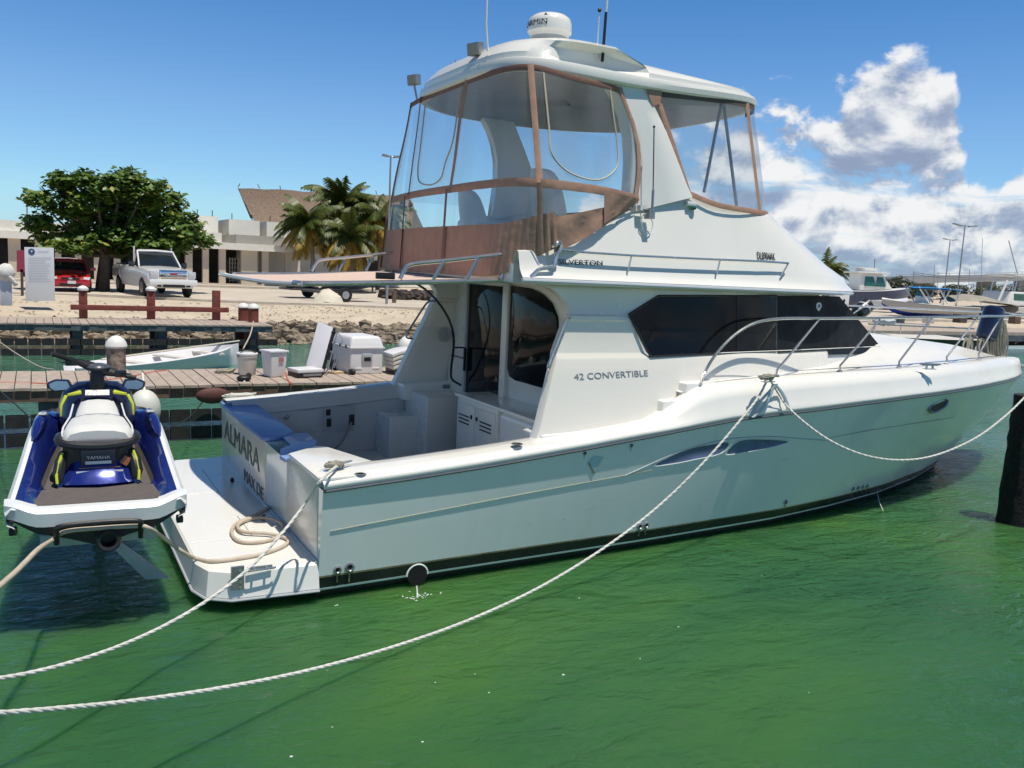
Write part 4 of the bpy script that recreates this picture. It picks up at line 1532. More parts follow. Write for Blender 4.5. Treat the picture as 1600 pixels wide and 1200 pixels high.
# plan half width and gunwale height along the length
HW = [(0, .575), (.08, .60), (.7, .575), (1.3, .54), (1.9, .49), (2.4, .42), (2.8, .31), (3.1, .18), (3.28, .03)]
GH = [(0, .33), (.25, .36), (.7, .42), (1.2, .53), (1.6, .64), (1.9, .68), (2.3, .66), (2.8, .60), (3.28, .50)]
hl = MB()
rows = []
for i in range(34):
    x = 3.28 * i / 33
    w_, g_ = interp(HW, x), interp(GH, x)
    b = max(0.0, (x - 2.2) / 1.1) ** 2 * .30
    rows.append([(x, 0, .0 + b), (x, w_ * .35, .07 + b), (x, w_ * .72, .13 + b * .9), (x, w_ * .88, .19 + b * .8), (x, w_ * .95, g_ - .14 if x > .4 else .22)])
hl.grid(rows)
hl.mirror_y()
hl.cap([rows[0][k] for k in range(5)] + [(0, -y, z) for _, y, z in rows[0][:0:-1]])
sk(hl, 'lower_hull', blackp, angle=30)
bp_ = MB()
rows = []
for i in range(40):
    x = -.03 + 3.33 * i / 39
    w_, g_ = interp(HW, x), interp(GH, x)
    rows.append([(x, w_ * .95, g_ - .15), (x, w_ + .02, g_ - .12), (x, w_ + .025, g_ - .05), (x, w_ - .01, g_ - .005), (x, w_ - .04, g_ - .01)])
bp_.grid(rows, mfn=lambda i, j: 0 if (i < 21 or j < 1) else 1)
sk(bp_, 'side_bumper', [whitep, bluep], mir=True, angle=40)
tb_ = MB()
P = []
ys_ = [-.615 + 1.23 * i / 24 for i in range(25)]
rows = []
for y in ys_:
    a = abs(y) / .615
    zt = .315 + .055 * sstep(.62, .95, a)
    rows.append([(-.0 + .10 * a ** 6, y, zt - .14), (-.05 + .10 * a ** 6, y, zt - .13), (-.06 + .10 * a ** 6, y, zt - .03), (-.03 + .10 * a ** 6, y, zt), (.07 + .05 * a ** 2, y, zt), (.075 + .05 * a ** 2, y, zt - .02)])
tb_.grid(rows)
sk(tb_, 'stern_bumper', whitep, angle=40)
# deck shell: pedestal, footwells and inner walls
dk = MB()
rows = []
for i in range(52):
    x = .05 + 3.18 * i / 51
    w_, g_ = interp(HW, x) - .03, interp(GH, x)
    ft_ = interp([(0, .30), (.6, .31), (1.0, .33), (1.7, .36), (2.0, .45), (2.2, .62), (3.3, .48)], x)
    hump = interp([(0, .30), (.50, .305), (.60, .36), (.80, .46), (1.0, .52), (1.6, .58), (1.95, .78), (2.15, .86), (2.5, .80), (3.0, .66), (3.3, .48)], x)
    pw = interp([(0, .30), (.5, .30), (.62, .27), (1.0, .22), (1.7, .20), (2.0, .25), (2.3, .33), (2.8, .2), (3.2, .05)], x)
    pw = min(pw, w_ * .75)
    fo = min(max(w_ - .13, pw + .01), .44 if x < .6 else 9)
    rows.append([(x, 0, hump), (x, pw * .5, hump - .005), (x, pw * .8, hump - .02 - .2 * (hump - ft_)), (x, pw, lerp(hump, ft_, .75)), (x, pw + .02 if pw + .02 < fo else fo, ft_), (x, lerp(pw, fo, .5), ft_), (x, fo, ft_ + .003), (x, fo + .035 if x > .5 else fo + .06, lerp(ft_, g_, .6)), (x, w_ - .03, g_ - .01), (x, w_, g_ - .012)])
dk.grid(rows)
sk(dk, 'deck', bluep, mir=True, angle=40)
# mats
mt_ = MB()
mt_.cap([(.06, -.44, .318), (.06, .44, .318), (.50, .40, .322), (.56, .30, .324), (.52, .16, .322), (.49, 0, .32), (.52, -.16, .322), (.56, -.30, .324), (.50, -.40, .322)])
sk(mt_, 'boarding_mat', matg, normals=False)
for s2 in (1, -1):
    mt_ = MB()
    rows = []
    for i in range(15):
        x = .55 + 1.28 * i / 14
        ft_ = interp([(0, .30), (.6, .31), (1.0, .33), (1.7, .36), (2.0, .45)], x) + .008
        w_ = interp(HW, x) - .03
        pw = interp([(.5, .30), (.62, .27), (1.0, .22), (1.7, .20), (2.0, .25)], x)
        fo = max(w_ - .15, pw + .03)
        rows.append([(x, s2 * (pw + .04), ft_), (x, s2 * (fo - .015), ft_), (x, s2 * (fo + .004), ft_ + .05)])
    mt_.grid(rows)
    sk(mt_, 'footwell_mat', matg, normals=False)
# seat
se = MB()
rows = []
for i in range(19):
    t = i / 18
    x = .72 + 1.18 * t
    w_ = interp([(.72, .235), (.85, .26), (1.2, .235), (1.5, .18), (1.75, .165), (1.9, .15)], x)
    zt = interp([(.72, .73), (.80, .765), (1.2, .775), (1.35, .76), (1.6, .80), (1.9, .83)], x)
    zb = interp([(.72, .67), (1.3, .62), (1.9, .66)], x)
    rows.append([(x, -w_ - .02, zb - .05), (x, -w_, zt - .07), (x, -w_ * .85, zt - .02), (x, -w_ * .5, zt), (x, 0, zt + .006), (x, w_ * .5, zt), (x, w_ * .85, zt - .02), (x, w_, zt - .07), (x, w_ + .02, zb - .05)])
se.grid(rows)
se.cap(rows[0]); se.cap(rows[-1][::-1])
seat_ = sk(se, 'seat', seatw, angle=45)
se = MB()
se.tube([(1.30, -.20, .70), (1.30, -.17, .755), (1.30, -.08, .772), (1.30, 0, .774), (1.30, .08, .772), (1.30, .17, .755), (1.30, .20, .70)], .005, 5)
sk(se, 'seat_seam', vinylw, seat_)
# black seat base with the rear console and grab handle
sb_ = MB()
rows = []
for i in range(9):
    t = i / 8
    x = .66 + 1.2 * t
    w_ = .25 - .06 * t
    rows.append([(x, -w_ - .03, .36), (x, -w_, .66), (x, w_, .66), (x, w_ + .03, .36)])
sb_.grid(rows); sb_.cap(rows[0])
sk(sb_, 'seat_base', blackp, angle=40)
gh_ = MB()
P = [(.95, -.28, .66), (.78, -.29, .67), (.66, -.27, .66), (.60, -.17, .64), (.585, 0, .63), (.60, .17, .64), (.66, .27, .66), (.78, .29, .67), (.95, .28, .66)]
gh_.tube(smooth(P, 5), .032, 8)
sk(gh_, 'grab_handle', blackp)
gh_ = MB(); gh_.box((.645, 0, .655), (.05, .34, .05)); sk(gh_, 'handle_grip', mat('grey_plastic', (.14, .14, .15), .5), bevel=.015)
rc_ = MB()
rows = []
for i in range(9):
    t = i / 8
    z = lerp(.62, .345, t)
    xx = .70 - .10 * t - .09 * t ** 3
    w_ = lerp(.16, .24, t)
    rows.append([(xx + .10, -w_ - .03, z), (xx + .02, -w_, z), (xx, -w_ * .5, z), (xx - .01, 0, z), (xx, w_ * .5, z), (xx + .02, w_, z), (xx + .10, w_ + .03, z)])
rc_.grid(rows)
rcn = sk(rc_, 'rear_console', bluep, angle=60)
rc_ = MB(); rc_.box((.655, 0, .53), (.05, .26, .17)); sk(rc_, 'console_recess', navy, rcn, bevel=.02)
for s2 in (1, -1):
    l_ = MB()
    P = [(.68, s2 * .245, .58), (.64, s2 * .27, .50), (.58, s2 * .285, .42), (.56, s2 * .28, .36)]
    l_.tube(P, [.03, .045, .045, .025], 8); pod = sk(l_, 'side_fairing', blackp)
    l_ = MB(); l_.tube([(a - .04, b + s2 * .012, c) for a, b, c in P], .011, 6); sk(l_, 'lime_accent', lime, pod)
# lettering on the console
def sk_text(name, txt, x, y0, y1, z, h, m_, up=(-.35, 0, 1)):
    up3 = MSK.to_3x3() @ Vector(up)
    return lettering(name, txt, MSK @ Vector((x, y0, z)), MSK @ Vector((x, y1, z)), up3, h, m_, rcn, .001)
sk_text('maker_lettering', 'YAMAHA', .612, .085, -.085, .525, .030, whitep)
l_ = MB(); l_.box((.618, 0, .495), (.004, .19, .025)); sk(l_, 'chrome_strip', whitep, rcn, bevel=.002)
l_ = MB(); l_.box((.60, -.01, .425), (.004, .34, .014)); sk(l_, 'decal_strip', whitep, rcn)
l_ = MB(); l_.box((.61, -.01, .455), (.004, .30, .006)); sk(l_, 'decal_strip', mat('copper_decal', (.35, .17, .10), .5), rcn)
l_ = MB(); l_.box((.62, -.20, .50), (.004, .06, .07), Matrix.Rotation(R(35), 3, 'X')); sk(l_, 'warning_sticker', mat('orange_sticker', (.40, .14, .06), .5, var=.3, vscale=60), rcn)
# front cowl, handlebar, mirrors
cw = MB()
rows = []
for i in range(10):
    t = i / 9
    x = 1.78 + .60 * t
    w_ = interp([(1.78, .19), (1.95, .27), (2.2, .30), (2.38, .26)], x)
    zt = interp([(1.78, .80), (1.95, .88), (2.15, .95), (2.38, .86)], x)
    rows.append([(x, -w_ - .05, zt - .28), (x, -w_, zt - .10), (x, -w_ * .6, zt), (x, 0, zt + .015), (x, w_ * .6, zt), (x, w_, zt - .10), (x, w_ + .05, zt - .28)])
cw.grid(rows); cw.cap(rows[0])
cowl = sk(cw, 'cowl', navy, angle=50)
for s2 in (1, -1):
    l_ = MB()
    l_.prism([(1.80, s2 * .13, .872), (1.80, s2 * .245, .855), (1.85, s2 * .25, .85), (1.85, s2 * .14, .885)], (0, 0, .022))
    l_.tube([(1.82, s2 * .255, .86), (1.77, s2 * .295, .78), (1.74, s2 * .30, .68)], [.016, .013, .008], 6)
    sk(l_, 'lime_panel', lime, cowl, bevel=.006)
l_ = MB(); l_.box((1.80, 0, .885), (.01, .20, .055), Matrix.Rotation(R(40), 3, 'Y')); sk(l_, 'warning_label', mat('label_grey', (.45, .45, .45), .4, var=.7, vscale=40), cowl)
hb_ = MB()
hb_.box((2.0, 0, .99), (.17, .14, .20), None, 0, .8); sk(hb_, 'steering_column', blackp, bevel=.04)
l_ = MB(); l_.ball((1.98, -.01, 1.10), .10, 16, 0, (1.1, 1.05, .40)); sk(l_, 'steering_pad', mat('dark_grey_pad', (.07, .08, .10), .35), normals=False)
A_, B_ = MSK.inverted() @ at(93, 554, 0, (MSK @ Vector((1.85, .3, 1.1))).x), Vector((1.93, -.33, 1.0))
A_ = Vector((1.88, .37, 1.235))
hb_ = MB()
hb_.tube([A_, Vector((1.93, .22, 1.18)), Vector((1.98, .06, 1.11)), Vector((1.98, -.08, 1.06)), Vector((1.96, -.22, 1.03)), B_], [.017, .02, .045, .045, .024, .018], 8)
bar = sk(hb_, 'handlebar', blackp)
for a, b in ((A_, Vector((1.92, .24, 1.187))), (Vector((1.955, -.24, 1.02)), B_)):
    l_ = MB(); l_.tube([a, b], .022, 10); sk(l_, 'grip', rubber, bar)
for y, z in ((.21, 1.15), (-.20, 1.04)):
    l_ = MB(); l_.box((1.96, y, z), (.09, .10, .06)); l_.tube([(1.92, y, z + .01), (1.84, y + .08 * (1 if y > 0 else -1), z + .01)], .008, 5)
    sk(l_, 'control_pod', blackp, bar, bevel=.015)
for s2 in (1, -1):
    l_ = MB()
    P = [(2.20, s2 * .21, .89), (2.20, s2 * .24, .95), (2.21, s2 * .36, .955), (2.22, s2 * .43, .92), (2.21, s2 * .42, .87), (2.20, s2 * .37, .84), (2.20, s2 * .25, .85)]
    l_.prism(P, (.06, 0, 0)); m_ = sk(l_, 'mirror_housing', navy, bevel=.015)
    l_ = MB(); c = sum((Vector(p) for p in P), Vector()) / len(P)
    l_.cap([(c + (Vector(p) - c) * .78) + Vector((-.006, 0, 0)) for p in P]); sk(l_, 'mirror', mirr, m_, normals=False)
# stern tow bar, nozzle, ride plate
tw = MB()
P = [(-.07, -.28, .06), (-.10, -.28, .16), (-.11, -.25, .20), (-.11, 0, .21), (-.11, .25, .20), (-.10, .28, .16), (-.07, .28, .06)]
tw.tube(smooth(P, 4), .020, 8); sk(tw, 'boarding_step', blackp)
nz_ = MB()
nz_.lathe([(.075, .12), (.09, .10), (.09, -.06), (.075, -.08), (.055, -.075), (.05, .05), (.001, .05)], (-.02, -.06, .06), 18, ax='x')
sk(nz_, 'jet_nozzle', mat('nozzle_metal', (.05, .05, .055), .4, metal=.6), normals=False)
for y, z in ((.56, .20), (-.56, .20)):
    l_ = MB(); l_.ball((-.045, y, z + .04), .015, 8); sk(l_, 'bumper_bolt', rubber)
    l_ = MB(); l_.box((.02, y, z - .045), (.08, .05, .05)); sk(l_, 'corner_hook', rubber, bevel=.01)
for s2 in (1, -1):
    l_ = MB()
    P = [(x, s2 * (interp(HW, x) - .05), interp(GH, x) + .012) for x in [1.3 + .09 * i for i in range(8)]]
    l_.tube(P, [.02, .035, .045, .05, .05, .045, .04, .02], 8)
    sk(l_, 'gunwale_pad', bluep, angle=60)
    l_ = MB(); l_.box((1.72, s2 * (interp(HW, 1.72) - .06), interp(GH, 1.72) + .06), (.12, .06, .005)); sk(l_, 'side_decal', mat('label_grey', (.45, .45, .45), .4), ski)
    l_ = MB(); l_.tube([(.80, s2 * .268, .68), (1.1, s2 * .262, .70), (1.5, s2 * .22, .72), (1.8, s2 * .20, .78)], .008, 5); sk(l_, 'white_piping', whitep, ski)

# cradle that carries the watercraft above the water
cr_ = thing('ski_lift', 'pale cradle arms and posts rising from the water under the jet ski', 'lift', (SK0.x, SK0.y, 0), SKH)
MCR = Matrix.Translation((SK0.x, SK0.y, 0)) @ Matrix.Rotation(SKH, 4, 'Z')
lift = mat('pale_lift_paint', (.40, .46, .45), .5, var=.12, vscale=6)
for s2 in (1, -1):
    l_ = MB(); l_.bx(.35, 2.7, s2 * .27 - .05, s2 * .27 + .05, .56, .66); l_.xf(MCR); l_.build('bunk', lift, cr_, bevel=.01)
for x in (.55, 2.2):
    l_ = MB(); l_.bx(x - .05, x + .05, -.42, .42, .46, .56); l_.xf(MCR); l_.build('cross_beam', lift, cr_, bevel=.01)
    if x > 1:
        l_ = MB(); l_.bx(x - .06, x + .06, -.06, .06, -1.6, .46); l_.xf(MCR); l_.build('post', lift, cr_)
l_ = MB(); l_.prism([(.52, -.05, .46), (.56, -.34, .10), (.56, -.52, .09), (.56, -.12, .46)], (.05, 0, 0)); l_.xf(MCR); l_.build('brace', lift, cr_)
# ================================================================ docks, pilings and what stands on them
plank = mat('weathered_planks', (.40, .325, .27), .85, var=.22, vscale=7, bump=.004, bscale=30, stain=.4, sc=(.42, .36, .31))
timber = mat('dark_timber', (.075, .058, .048), .85, var=.4, vscale=5, bump=.006, bscale=20)
brownt = mat('reddish_fascia', (.15, .088, .066), .8, var=.3, vscale=5, bump=.004, bscale=20)
greyt = mat('grey_wet_timber', (.085, .10, .11), .8, var=.35, vscale=4, bump=.005, bscale=16)
blackw = mat('black_waler', (.018, .018, .019), .7, var=.4, vscale=8)
redpost = mat('red_brown_post', (.19, .045, .032), .75, var=.25, vscale=6, stain=.3, sc=(.10, .06, .05))
capw = mat('white_piling_cap', (.72, .72, .69), .5, var=.05)
pilew = mat('scarred_piling', (.20, .115, .085), .85, var=.5, vscale=9, bump=.01, bscale=24, c2=(.42, .33, .27))
D0, D1, DZ = 4.86, 6.82, .80


def dock(name, label, x0, x1, y0, y1, z, pitch, fascia, waler_rows, posts, front_gap=True):
    d = thing(name, label, 'dock', ((x0 + x1) / 2, (y0 + y1) / 2, z))
    m_ = MB()
    x = x0
    while x < x1 - .01:
        w_ = pitch - .014
        dz = random.uniform(-.005, .005)
        e = random.uniform(-.02, .02)
        m_.bx(x, min(x + w_, x1), y0 + e, y1 + e, z - .04 + dz, z + dz)
        x += pitch
    m_.build('decking', plank, d, flat=True)
    for yy in (y0 + .03, y1 - .13):
        m_ = MB(); m_.bx(x0, x1, yy, yy + .10, z - .20, z - .045); m_.build('fascia_beam', fascia, d)
    m_ = MB()
    for i in range(int((x1 - x0) / .9)):
        m_.bx(x0 + i * .9, x0 + i * .9 + .09, y0 + .14, y1 - .14, z - .2, z - .05)
    m_.build('joists', timber, d)
    for (zl, zh) in waler_rows:
        m_ = MB()
        x = x0
        while x < x1:
            m_.bx(x + .012, x + .30, y0 + .06, y0 + .16, zl, zh)
            x += .312
        m_.build('fender_boards', blackw, d, flat=True)
    for px_ in posts:
        for yy in (y0 + .30, y1 - .30):
            m_ = MB(); m_.bx(px_ - .13, px_ + .13, yy - .13, yy + .13, -1.8, z - .05); m_.build('post', greyt, d, bevel=.02)
    return d


dock('near_dock', 'plank dock beside the yacht carrying the white cooler and buckets', -14, 9.2, D0, D1, DZ, .205, brownt, ((.22, .40), (-.05, .13)), [-12, -8.6, -5.2, -1.9, 1.5, 4.9, 8.3])
dock('far_dock', 'grey plank dock with red-brown rail and posts in front of the rock bank', -30, 4.15, 17.0, 19.4, .80, .215, greyt, ((.20, .38), (-.08, .10)), [-27, -22, -17, -12.2, -8.2, -4.2, -1.05, 1.1, 3.6])
dock('side_dock', 'short plank jetty at the left edge under the white cloth-covered pedestal', -9, -3.2, 19.4, 27.5, .92, .22, greyt, (), [-8.5, -3.6])


def piling(px, py_cap, py_base, y, r_, label, m_=pilew, cap_h=.2, square=False, zbase=-1.8, group='pilings with white caps', cap=True):
    b = at(px, py_base, 1, y); t_ = at(px, py_cap, 1, y)
    o = thing('piling', label, 'piling', (b.x, y, b.z), 0, group)
    k = MB()
    if square:
        k.bx(b.x - r_, b.x + r_, y - r_, y + r_, zbase, t_.z - (cap_h if cap else 0))
    else:
        k.lathe([(r_, zbase), (r_ * 1.0, lerp(zbase, t_.z, .5)), (r_ * .96, t_.z - cap_h)], (b.x, y, 0), 18)
    k.build('shaft', m_, o)
    if cap:
        k = MB()
        q = r_ * 1.12
        k.lathe([(q * .95, t_.z - cap_h * 1.05), (q * 1.02, t_.z - cap_h * .9), (q * .93, t_.z - cap_h * .6), (q * .72, t_.z - cap_h * .3), (q * .35, t_.z - cap_h * .06), (.001, t_.z)], (b.x, y, 0), 18)
        k.build('cap', capw, o)
    return o


piling(182, 524, 580, 7.05, .155, 'thick scarred wooden piling with a white domed cap behind the jet ski handlebar', cap_h=.20)
piling(633, 525, 585, 7.0, .15, 'dark piling with a pointed white cap behind the stacked cushions', greyt, .27)
piling(380, 473, 500, 18.9, .16, 'left of the two short red-brown capped pilings at the far dock end', redpost, .15)
piling(396, 474, 500, 18.3, .16, 'right of the two short dark red capped pilings at the far dock end', redpost, .15)

# red-brown mooring rail on the far dock
rl = thing('mooring_rail', 'red-brown horizontal rail on three square posts along the far dock', 'rail', tuple(at(235, 490, 1, 18.9)))
a, b = at(110, 480, 1, 18.9), at(357, 484, 1, 18.9)
m_ = MB(); m_.bx(a.x, b.x, 18.82, 18.9, a.z - .07, a.z + .08); m_.build('rail_beam', redpost, rl, bevel=.01)
for px, pc, hasc in ((130, 446, True), (236, 447, True), (338, 454, False)):
    p = at(px, 478, 1, 18.98)
    t_ = at(px, pc, 1, 18.98)
    m_ = MB(); m_.bx(p.x - .11, p.x + .11, 18.9, 19.1, .8, t_.z - (.12 if hasc else 0)); po = m_.build('rail_post', redpost, rl, bevel=.01)
    if hasc:
        m_ = MB(); m_.lathe([(.15, t_.z - .14), (.15, t_.z - .08), (.08, t_.z - .02), (.001, t_.z)], (p.x, 19.0, 0), 14); m_.build('post_cap', capw, po)

# near dark piling at the right edge
pr = thing('piling', 'black weathered piling close by at the right edge of the picture', 'piling', tuple(at(1592, 800, 2, 0)), 0)
m_ = MB()
c_ = at(1606, 700, 0, 8.75); 
random.seed(5)
rows = []
for i in range(26):
    t = i / 25
    z = lerp(-1.2, 1.55, t)
    q = at(1604 , 700, 0, 8.75)
    r_ = .26 - .05 * t
    rows.append([(q.x + .15 * t * 0 + (r_ + random.uniform(-.012, .012)) * math.cos(2 * PI * k / 20), q.y + (r_ + random.uniform(-.012, .012)) * math.sin(2 * PI * k / 20), z) for k in range(20)])
m_.grid(rows, close=True); m_.cap(rows[-1])
m_.build('shaft', mat('tarred_piling', (.010, .009, .008), .9, var=.6, vscale=12, bump=.02, bscale=30), pr, angle=80)

# ---- things on the near dock
plw = mat('white_plastic', (.72, .71, .72), .4, var=.03, vscale=3)
plw2 = mat('off_white_plastic', (.66, .62, .55), .45, var=.05, vscale=3)
def on_dock(px, py, z=DZ):
    return at(px, py, 2, z)


# round bucket with black handle
p = on_dock(386, 585)
bk_ = thing('bucket', 'off-white round bucket with a black carrying handle, left of the tall square bin', 'bucket', tuple(p))
m_ = MB(); m_.lathe([(.001, 0), (.135, 0), (.14, .01), (.165, .30), (.175, .305), (.175, .33), (.168, .335), (.155, .33), (.135, .05), (.001, .05)], p, 28); m_.build('pail', plw2, bk_, angle=40)
m_ = MB(); m_.lathe([(.172, .335), (.18, .34), (.18, .365), (.165, .375), (.001, .37)], p, 28); m_.build('lid', plw, bk_, angle=40)
m_ = MB(); m_.tube([p + Vector((.17 * math.cos(a), .17 * math.sin(a) * .35 - .10, .33 + .10 * math.sin(a) - .02)) for a in [PI * k / 14 for k in range(15)]], .010, 6); m_.build('handle', rubber, bk_)
# tall square bin
p = on_dock(428, 588)
bn_ = thing('storage_bin', 'tall square white bin with a lid and small red label on the dock', 'bin', tuple(p))
M_ = Matrix.Rotation(R(18), 3, 'Z')
m_ = MB(); m_.box(p + Vector((0, 0, .21)), (.30, .30, .42), M_); 
for v in m_.v:
    k = .86 if v.z < p.z + .1 else 1.08
    v.x = p.x + (v.x - p.x) * k; v.y = p.y + (v.y - p.y) * k
m_.build('bin_body', plw, bn_, bevel=.03, seg=3)
m_ = MB(); m_.box(p + Vector((0, 0, .435)), (.36, .36, .035), M_); m_.build('lid', plw, bn_, bevel=.012)
m_ = MB(); m_.box(p + M_ @ Vector((.04, -.163, .30)), (.09, .006, .08), M_); m_.build('label_sticker', mat('red_white_label', (.45, .20, .20), .5, var=.5, vscale=60), bn_)
# flat white case
p = on_dock(477, 588)
M_ = Matrix.Rotation(R(12), 3, 'Z')
fl_ = thing('flat_case', 'flat white case with black underside lying on the dock before the leaning panel', 'case', tuple(p))
m_ = MB(); m_.box(p + Vector((0, 0, .115)), (.48, .42, .06), M_); m_.build('lid', plw, fl_, bevel=.015)
m_ = MB(); m_.box(p + Vector((0, 0, .045)), (.46, .40, .08), M_); m_.build('base', blackp, fl_, bevel=.01)
m_ = MB(); m_.box(p + M_ @ Vector((.02, -.21, .05)), (.34, .02, .04), M_); m_.build('latch_bar', dsteel, fl_)
# leaning white board and folded trolley frame
p = on_dock(503, 582); 
A = at(481, 574, 1, p.y + .10); 
ln = thing('leaning_board', 'tall white board leaning back beside a black folded frame', 'board', tuple(p))
Q = [at(478, 572, 1, 5.95), at(501, 582, 1, 5.65), at(520, 512, 1, 6.10), at(497, 502, 1, 6.4)]
m_ = MB(); m_.prism(Q, (.02, .05, 0)); m_.build('panel', mat('pale_lilac_panel', (.60, .59, .63), .4, var=.03), ln, bevel=.008)
tr2 = thing('folding_trolley', 'black and steel folded trolley frame between the leaning board and the cooler', 'trolley', tuple(on_dock(512, 584)))
m_ = MB()
a, b = on_dock(503, 585), at(523, 513, 1, 6.0)
m_.tube([a, b], .028, 8); m_.tube([a + Vector((.0, .25, 0)), b + Vector((.0, .2, 0))], .02, 6)
for t in (.15, .4, .65, .9):
    q = a.lerp(b, t); m_.box(q, (.07, .06, .05))
m_.build('frame', rubber, tr2, bevel=.01)
m_ = MB(); m_.tube([a + Vector((.07, -.02, .0)), b + Vector((.06, -.02, -.02))], .012, 6); m_.tube([a.lerp(b, .5), a.lerp(b, .5) + Vector((.18, .1, -.05)), a + Vector((.2, .1, .02))], .010, 6); m_.tube([b, b + Vector((.17, .05, -.2)), a + Vector((.25, .1, .1))], .010, 6); m_.build('steel_tubes', steel, tr2)
for dx in (.10, .30):
    m_ = MB(); c_ = on_dock(515, 578) + Vector((dx, .05, .09)); m_.lathe([(.03, -.03), (.09, -.03), (.10, 0), (.09, .03), (.03, .03)], c_, 16, ax='y'); m_.build('wheel', rubber, tr2)
m_ = MB(); c_ = on_dock(520, 560, .98); m_.ball(c_ + Vector((0, 0, .08)), .15, 12, 0, (1, .7, .9)); m_.ball(c_ + Vector((-.05, .0, .30)), .09, 10, 0, (1, .8, 1.2))
bag = m_.build('dark_bag', blackp, None, normals=False); tag(bag, 'lumpy black bag slung inside the folded trolley frame', 'bag')
# cooler
p = on_dock(567, 585)
co = thing('cooler', 'large white cooler box with rounded lid and side handle on the dock', 'cooler', (p.x, p.y, DZ))
CW, CD, CH = .66, .95, .50
M_ = Matrix.Rotation(R(4), 4, 'Z')
c0 = at(543, 585, 2, DZ)    # front left foot
MC = Matrix.Translation(c0 + Vector((CW / 2 - .0, CD / 2, 0))) @ M_
def cb_(c, d, name, m2, par=co, bev=.03, taper=1.0, seg=3):
    k = MB(); k.box((c[0], c[1], c[2] * 1.2), (d[0], d[1], d[2] * 1.2), None, 0, taper); k.xf(MC); return k.build(name, m2, par, bevel=bev, seg=seg)
body = cb_((0, 0, .19), (CW * .95, CD * .95, .38), 'cooler_body', plw)
lid = cb_((0, 0, .475), (CW * 1.0, CD, .17), 'cooler_lid', plw, co, .05, .84)
cb_((0, 0, .392), (CW * 1.01, CD * 1.01, .03), 'lid_rim', plw, lid, .01)
cb_((.0, -CD * .475 - .012, .24), (.20, .03, .13), 'handle', vinylw, body, .012)
cb_((.0, -CD * .475 - .026, .225), (.13, .012, .06), 'handle_slot', rubber, body, .004)
for s2 in (-.16, .18):
    cb_((s2, -CD * .475 - .004, .085), (.13, .012, .018), 'foot_bar', capw, body, .004)
for yy in (-.28, 0, .28):
    cb_((-CW * .5 - .006, yy, .40), (.018, .05, .05), 'latch', rubber, body, .006)
# stacked curved cushions
p = on_dock(630, 583)
for i in range(4):
    m_ = MB()
    rows = []
    for k in range(13):
        t = -1 + 2 * k / 12
        z = DZ + .12 + i * .075 + .10 * (1 - t * t) * .6 + .03 * t
        x = p.x + .06 + .34 * t - .01 * i
        rows.append([(x, p.y - .25, z), (x, p.y - .25, z + .06), (x, p.y + .25, z + .06), (x, p.y + .25, z)])
    m_.grid(rows, close=True); m_.cap(rows[0]); m_.cap(rows[-1])
    o = m_.build('boat_cushion', plw2 if i < 3 else plw, None, angle=50, bevel=.012)
    tag(o, ['bottom cushion of the stack of curved white cushions right of the cooler', 'second cushion from the bottom of the curved white stack right of the cooler', 'third cushion from the bottom of the curved white stack right of the cooler', 'bright topmost cushion of the curved white stack right of the cooler'][i], 'cushion', 'curved white cushions stacked on the dock')
m_ = MB(); m_.box((p.x + .05, p.y, DZ + .07), (.62, .5, .11)); o = m_.build('black_crate', blackp, None, bevel=.02); tag(o, 'low black crate under the curved white cushions', 'crate')
# shoes / small clutter
m_ = MB(); c_ = on_dock(550, 585); m_.ball(c_ + Vector((0, 0, .05)), .09, 10, 0, (.7, 1.3, .6)); o = m_.build('black_shoe', blackp, None, normals=False); tag(o, 'small black shoe lying at the foot of the cooler', 'shoe')
m_ = MB(); m_.box(on_dock(527, 583) + Vector((0, 0, .015)), (.28, .18, .03), Matrix.Rotation(R(25), 3, 'Z')); o = m_.build('wooden_board', mat('pale_board', (.50, .38, .24), .8), None); tag(o, 'short pale wooden board lying between trolley and cooler', 'board')


def rope(name, pts, r_, m_, label, cat='rope', n=10, twist=True, group=None, taut=None, w=8):
    P = smooth(pts, n)
    # resample evenly for the strands
    L = [0]
    for a, b in zip(P, P[1:]):
        L.append(L[-1] + (b - a).length)
    tot = L[-1]
    if twist and tot / (r_ * 2.2) < 1600:
        step = r_ * 1.6
        N = int(tot / step)
        Q = []
        k = 0
        for i in range(N + 1):
            s_ = tot * i / N
            while k < len(L) - 2 and L[k + 1] < s_:
                k += 1
            Q.append(P[k].lerp(P[k + 1], (s_ - L[k]) / max(1e-9, L[k + 1] - L[k])))
        m2 = MB()
        for ph in range(3):
            path = []
            for i, q in enumerate(Q):
                t = (Q[min(i + 1, N)] - Q[max(i - 1, 0)]).normalized()
                a = t.cross(Vector((0, 0, 1)))
                if a.length < 1e-3: a = Vector((1, 0, 0))
                a.normalize(); b = t.cross(a)
                ang = i * .62 + ph * 2 * PI / 3
                path.append(q + (a * math.cos(ang) + b * math.sin(ang)) * r_ * .48)
            m2.tube(path, r_ * .60, 6)
        o = m2.build(name, m_, None, angle=180, merge=False, normals=False)
    else:
        m2 = MB(); m2.tube(P, r_, w)
        o = m2.build(name, m_, None, angle=180, normals=False)
    tag(o, label, cat, group)
    return o


ropew = mat('white_mooring_rope', (.62, .61, .57), .85, var=.15, vscale=30)
ropeg = mat('old_grey_rope', (.33, .31, .25), .9, var=.3, vscale=30)
ropet = mat('tan_hose_rope', (.50, .42, .33), .7, var=.12, vscale=12)
ropeo = mat('faded_orange_line', (.45, .10, .055), .7, var=.1)
blackr = mat('black_line', (.015, .015, .016), .7)


def cam_pt(px, py, d):
    """point seen at a pixel, d metres away horizontally"""
    r_ = ray(px, py); h = math.hypot(r_.x, r_.y)
    return CAM + r_ * (d / h)


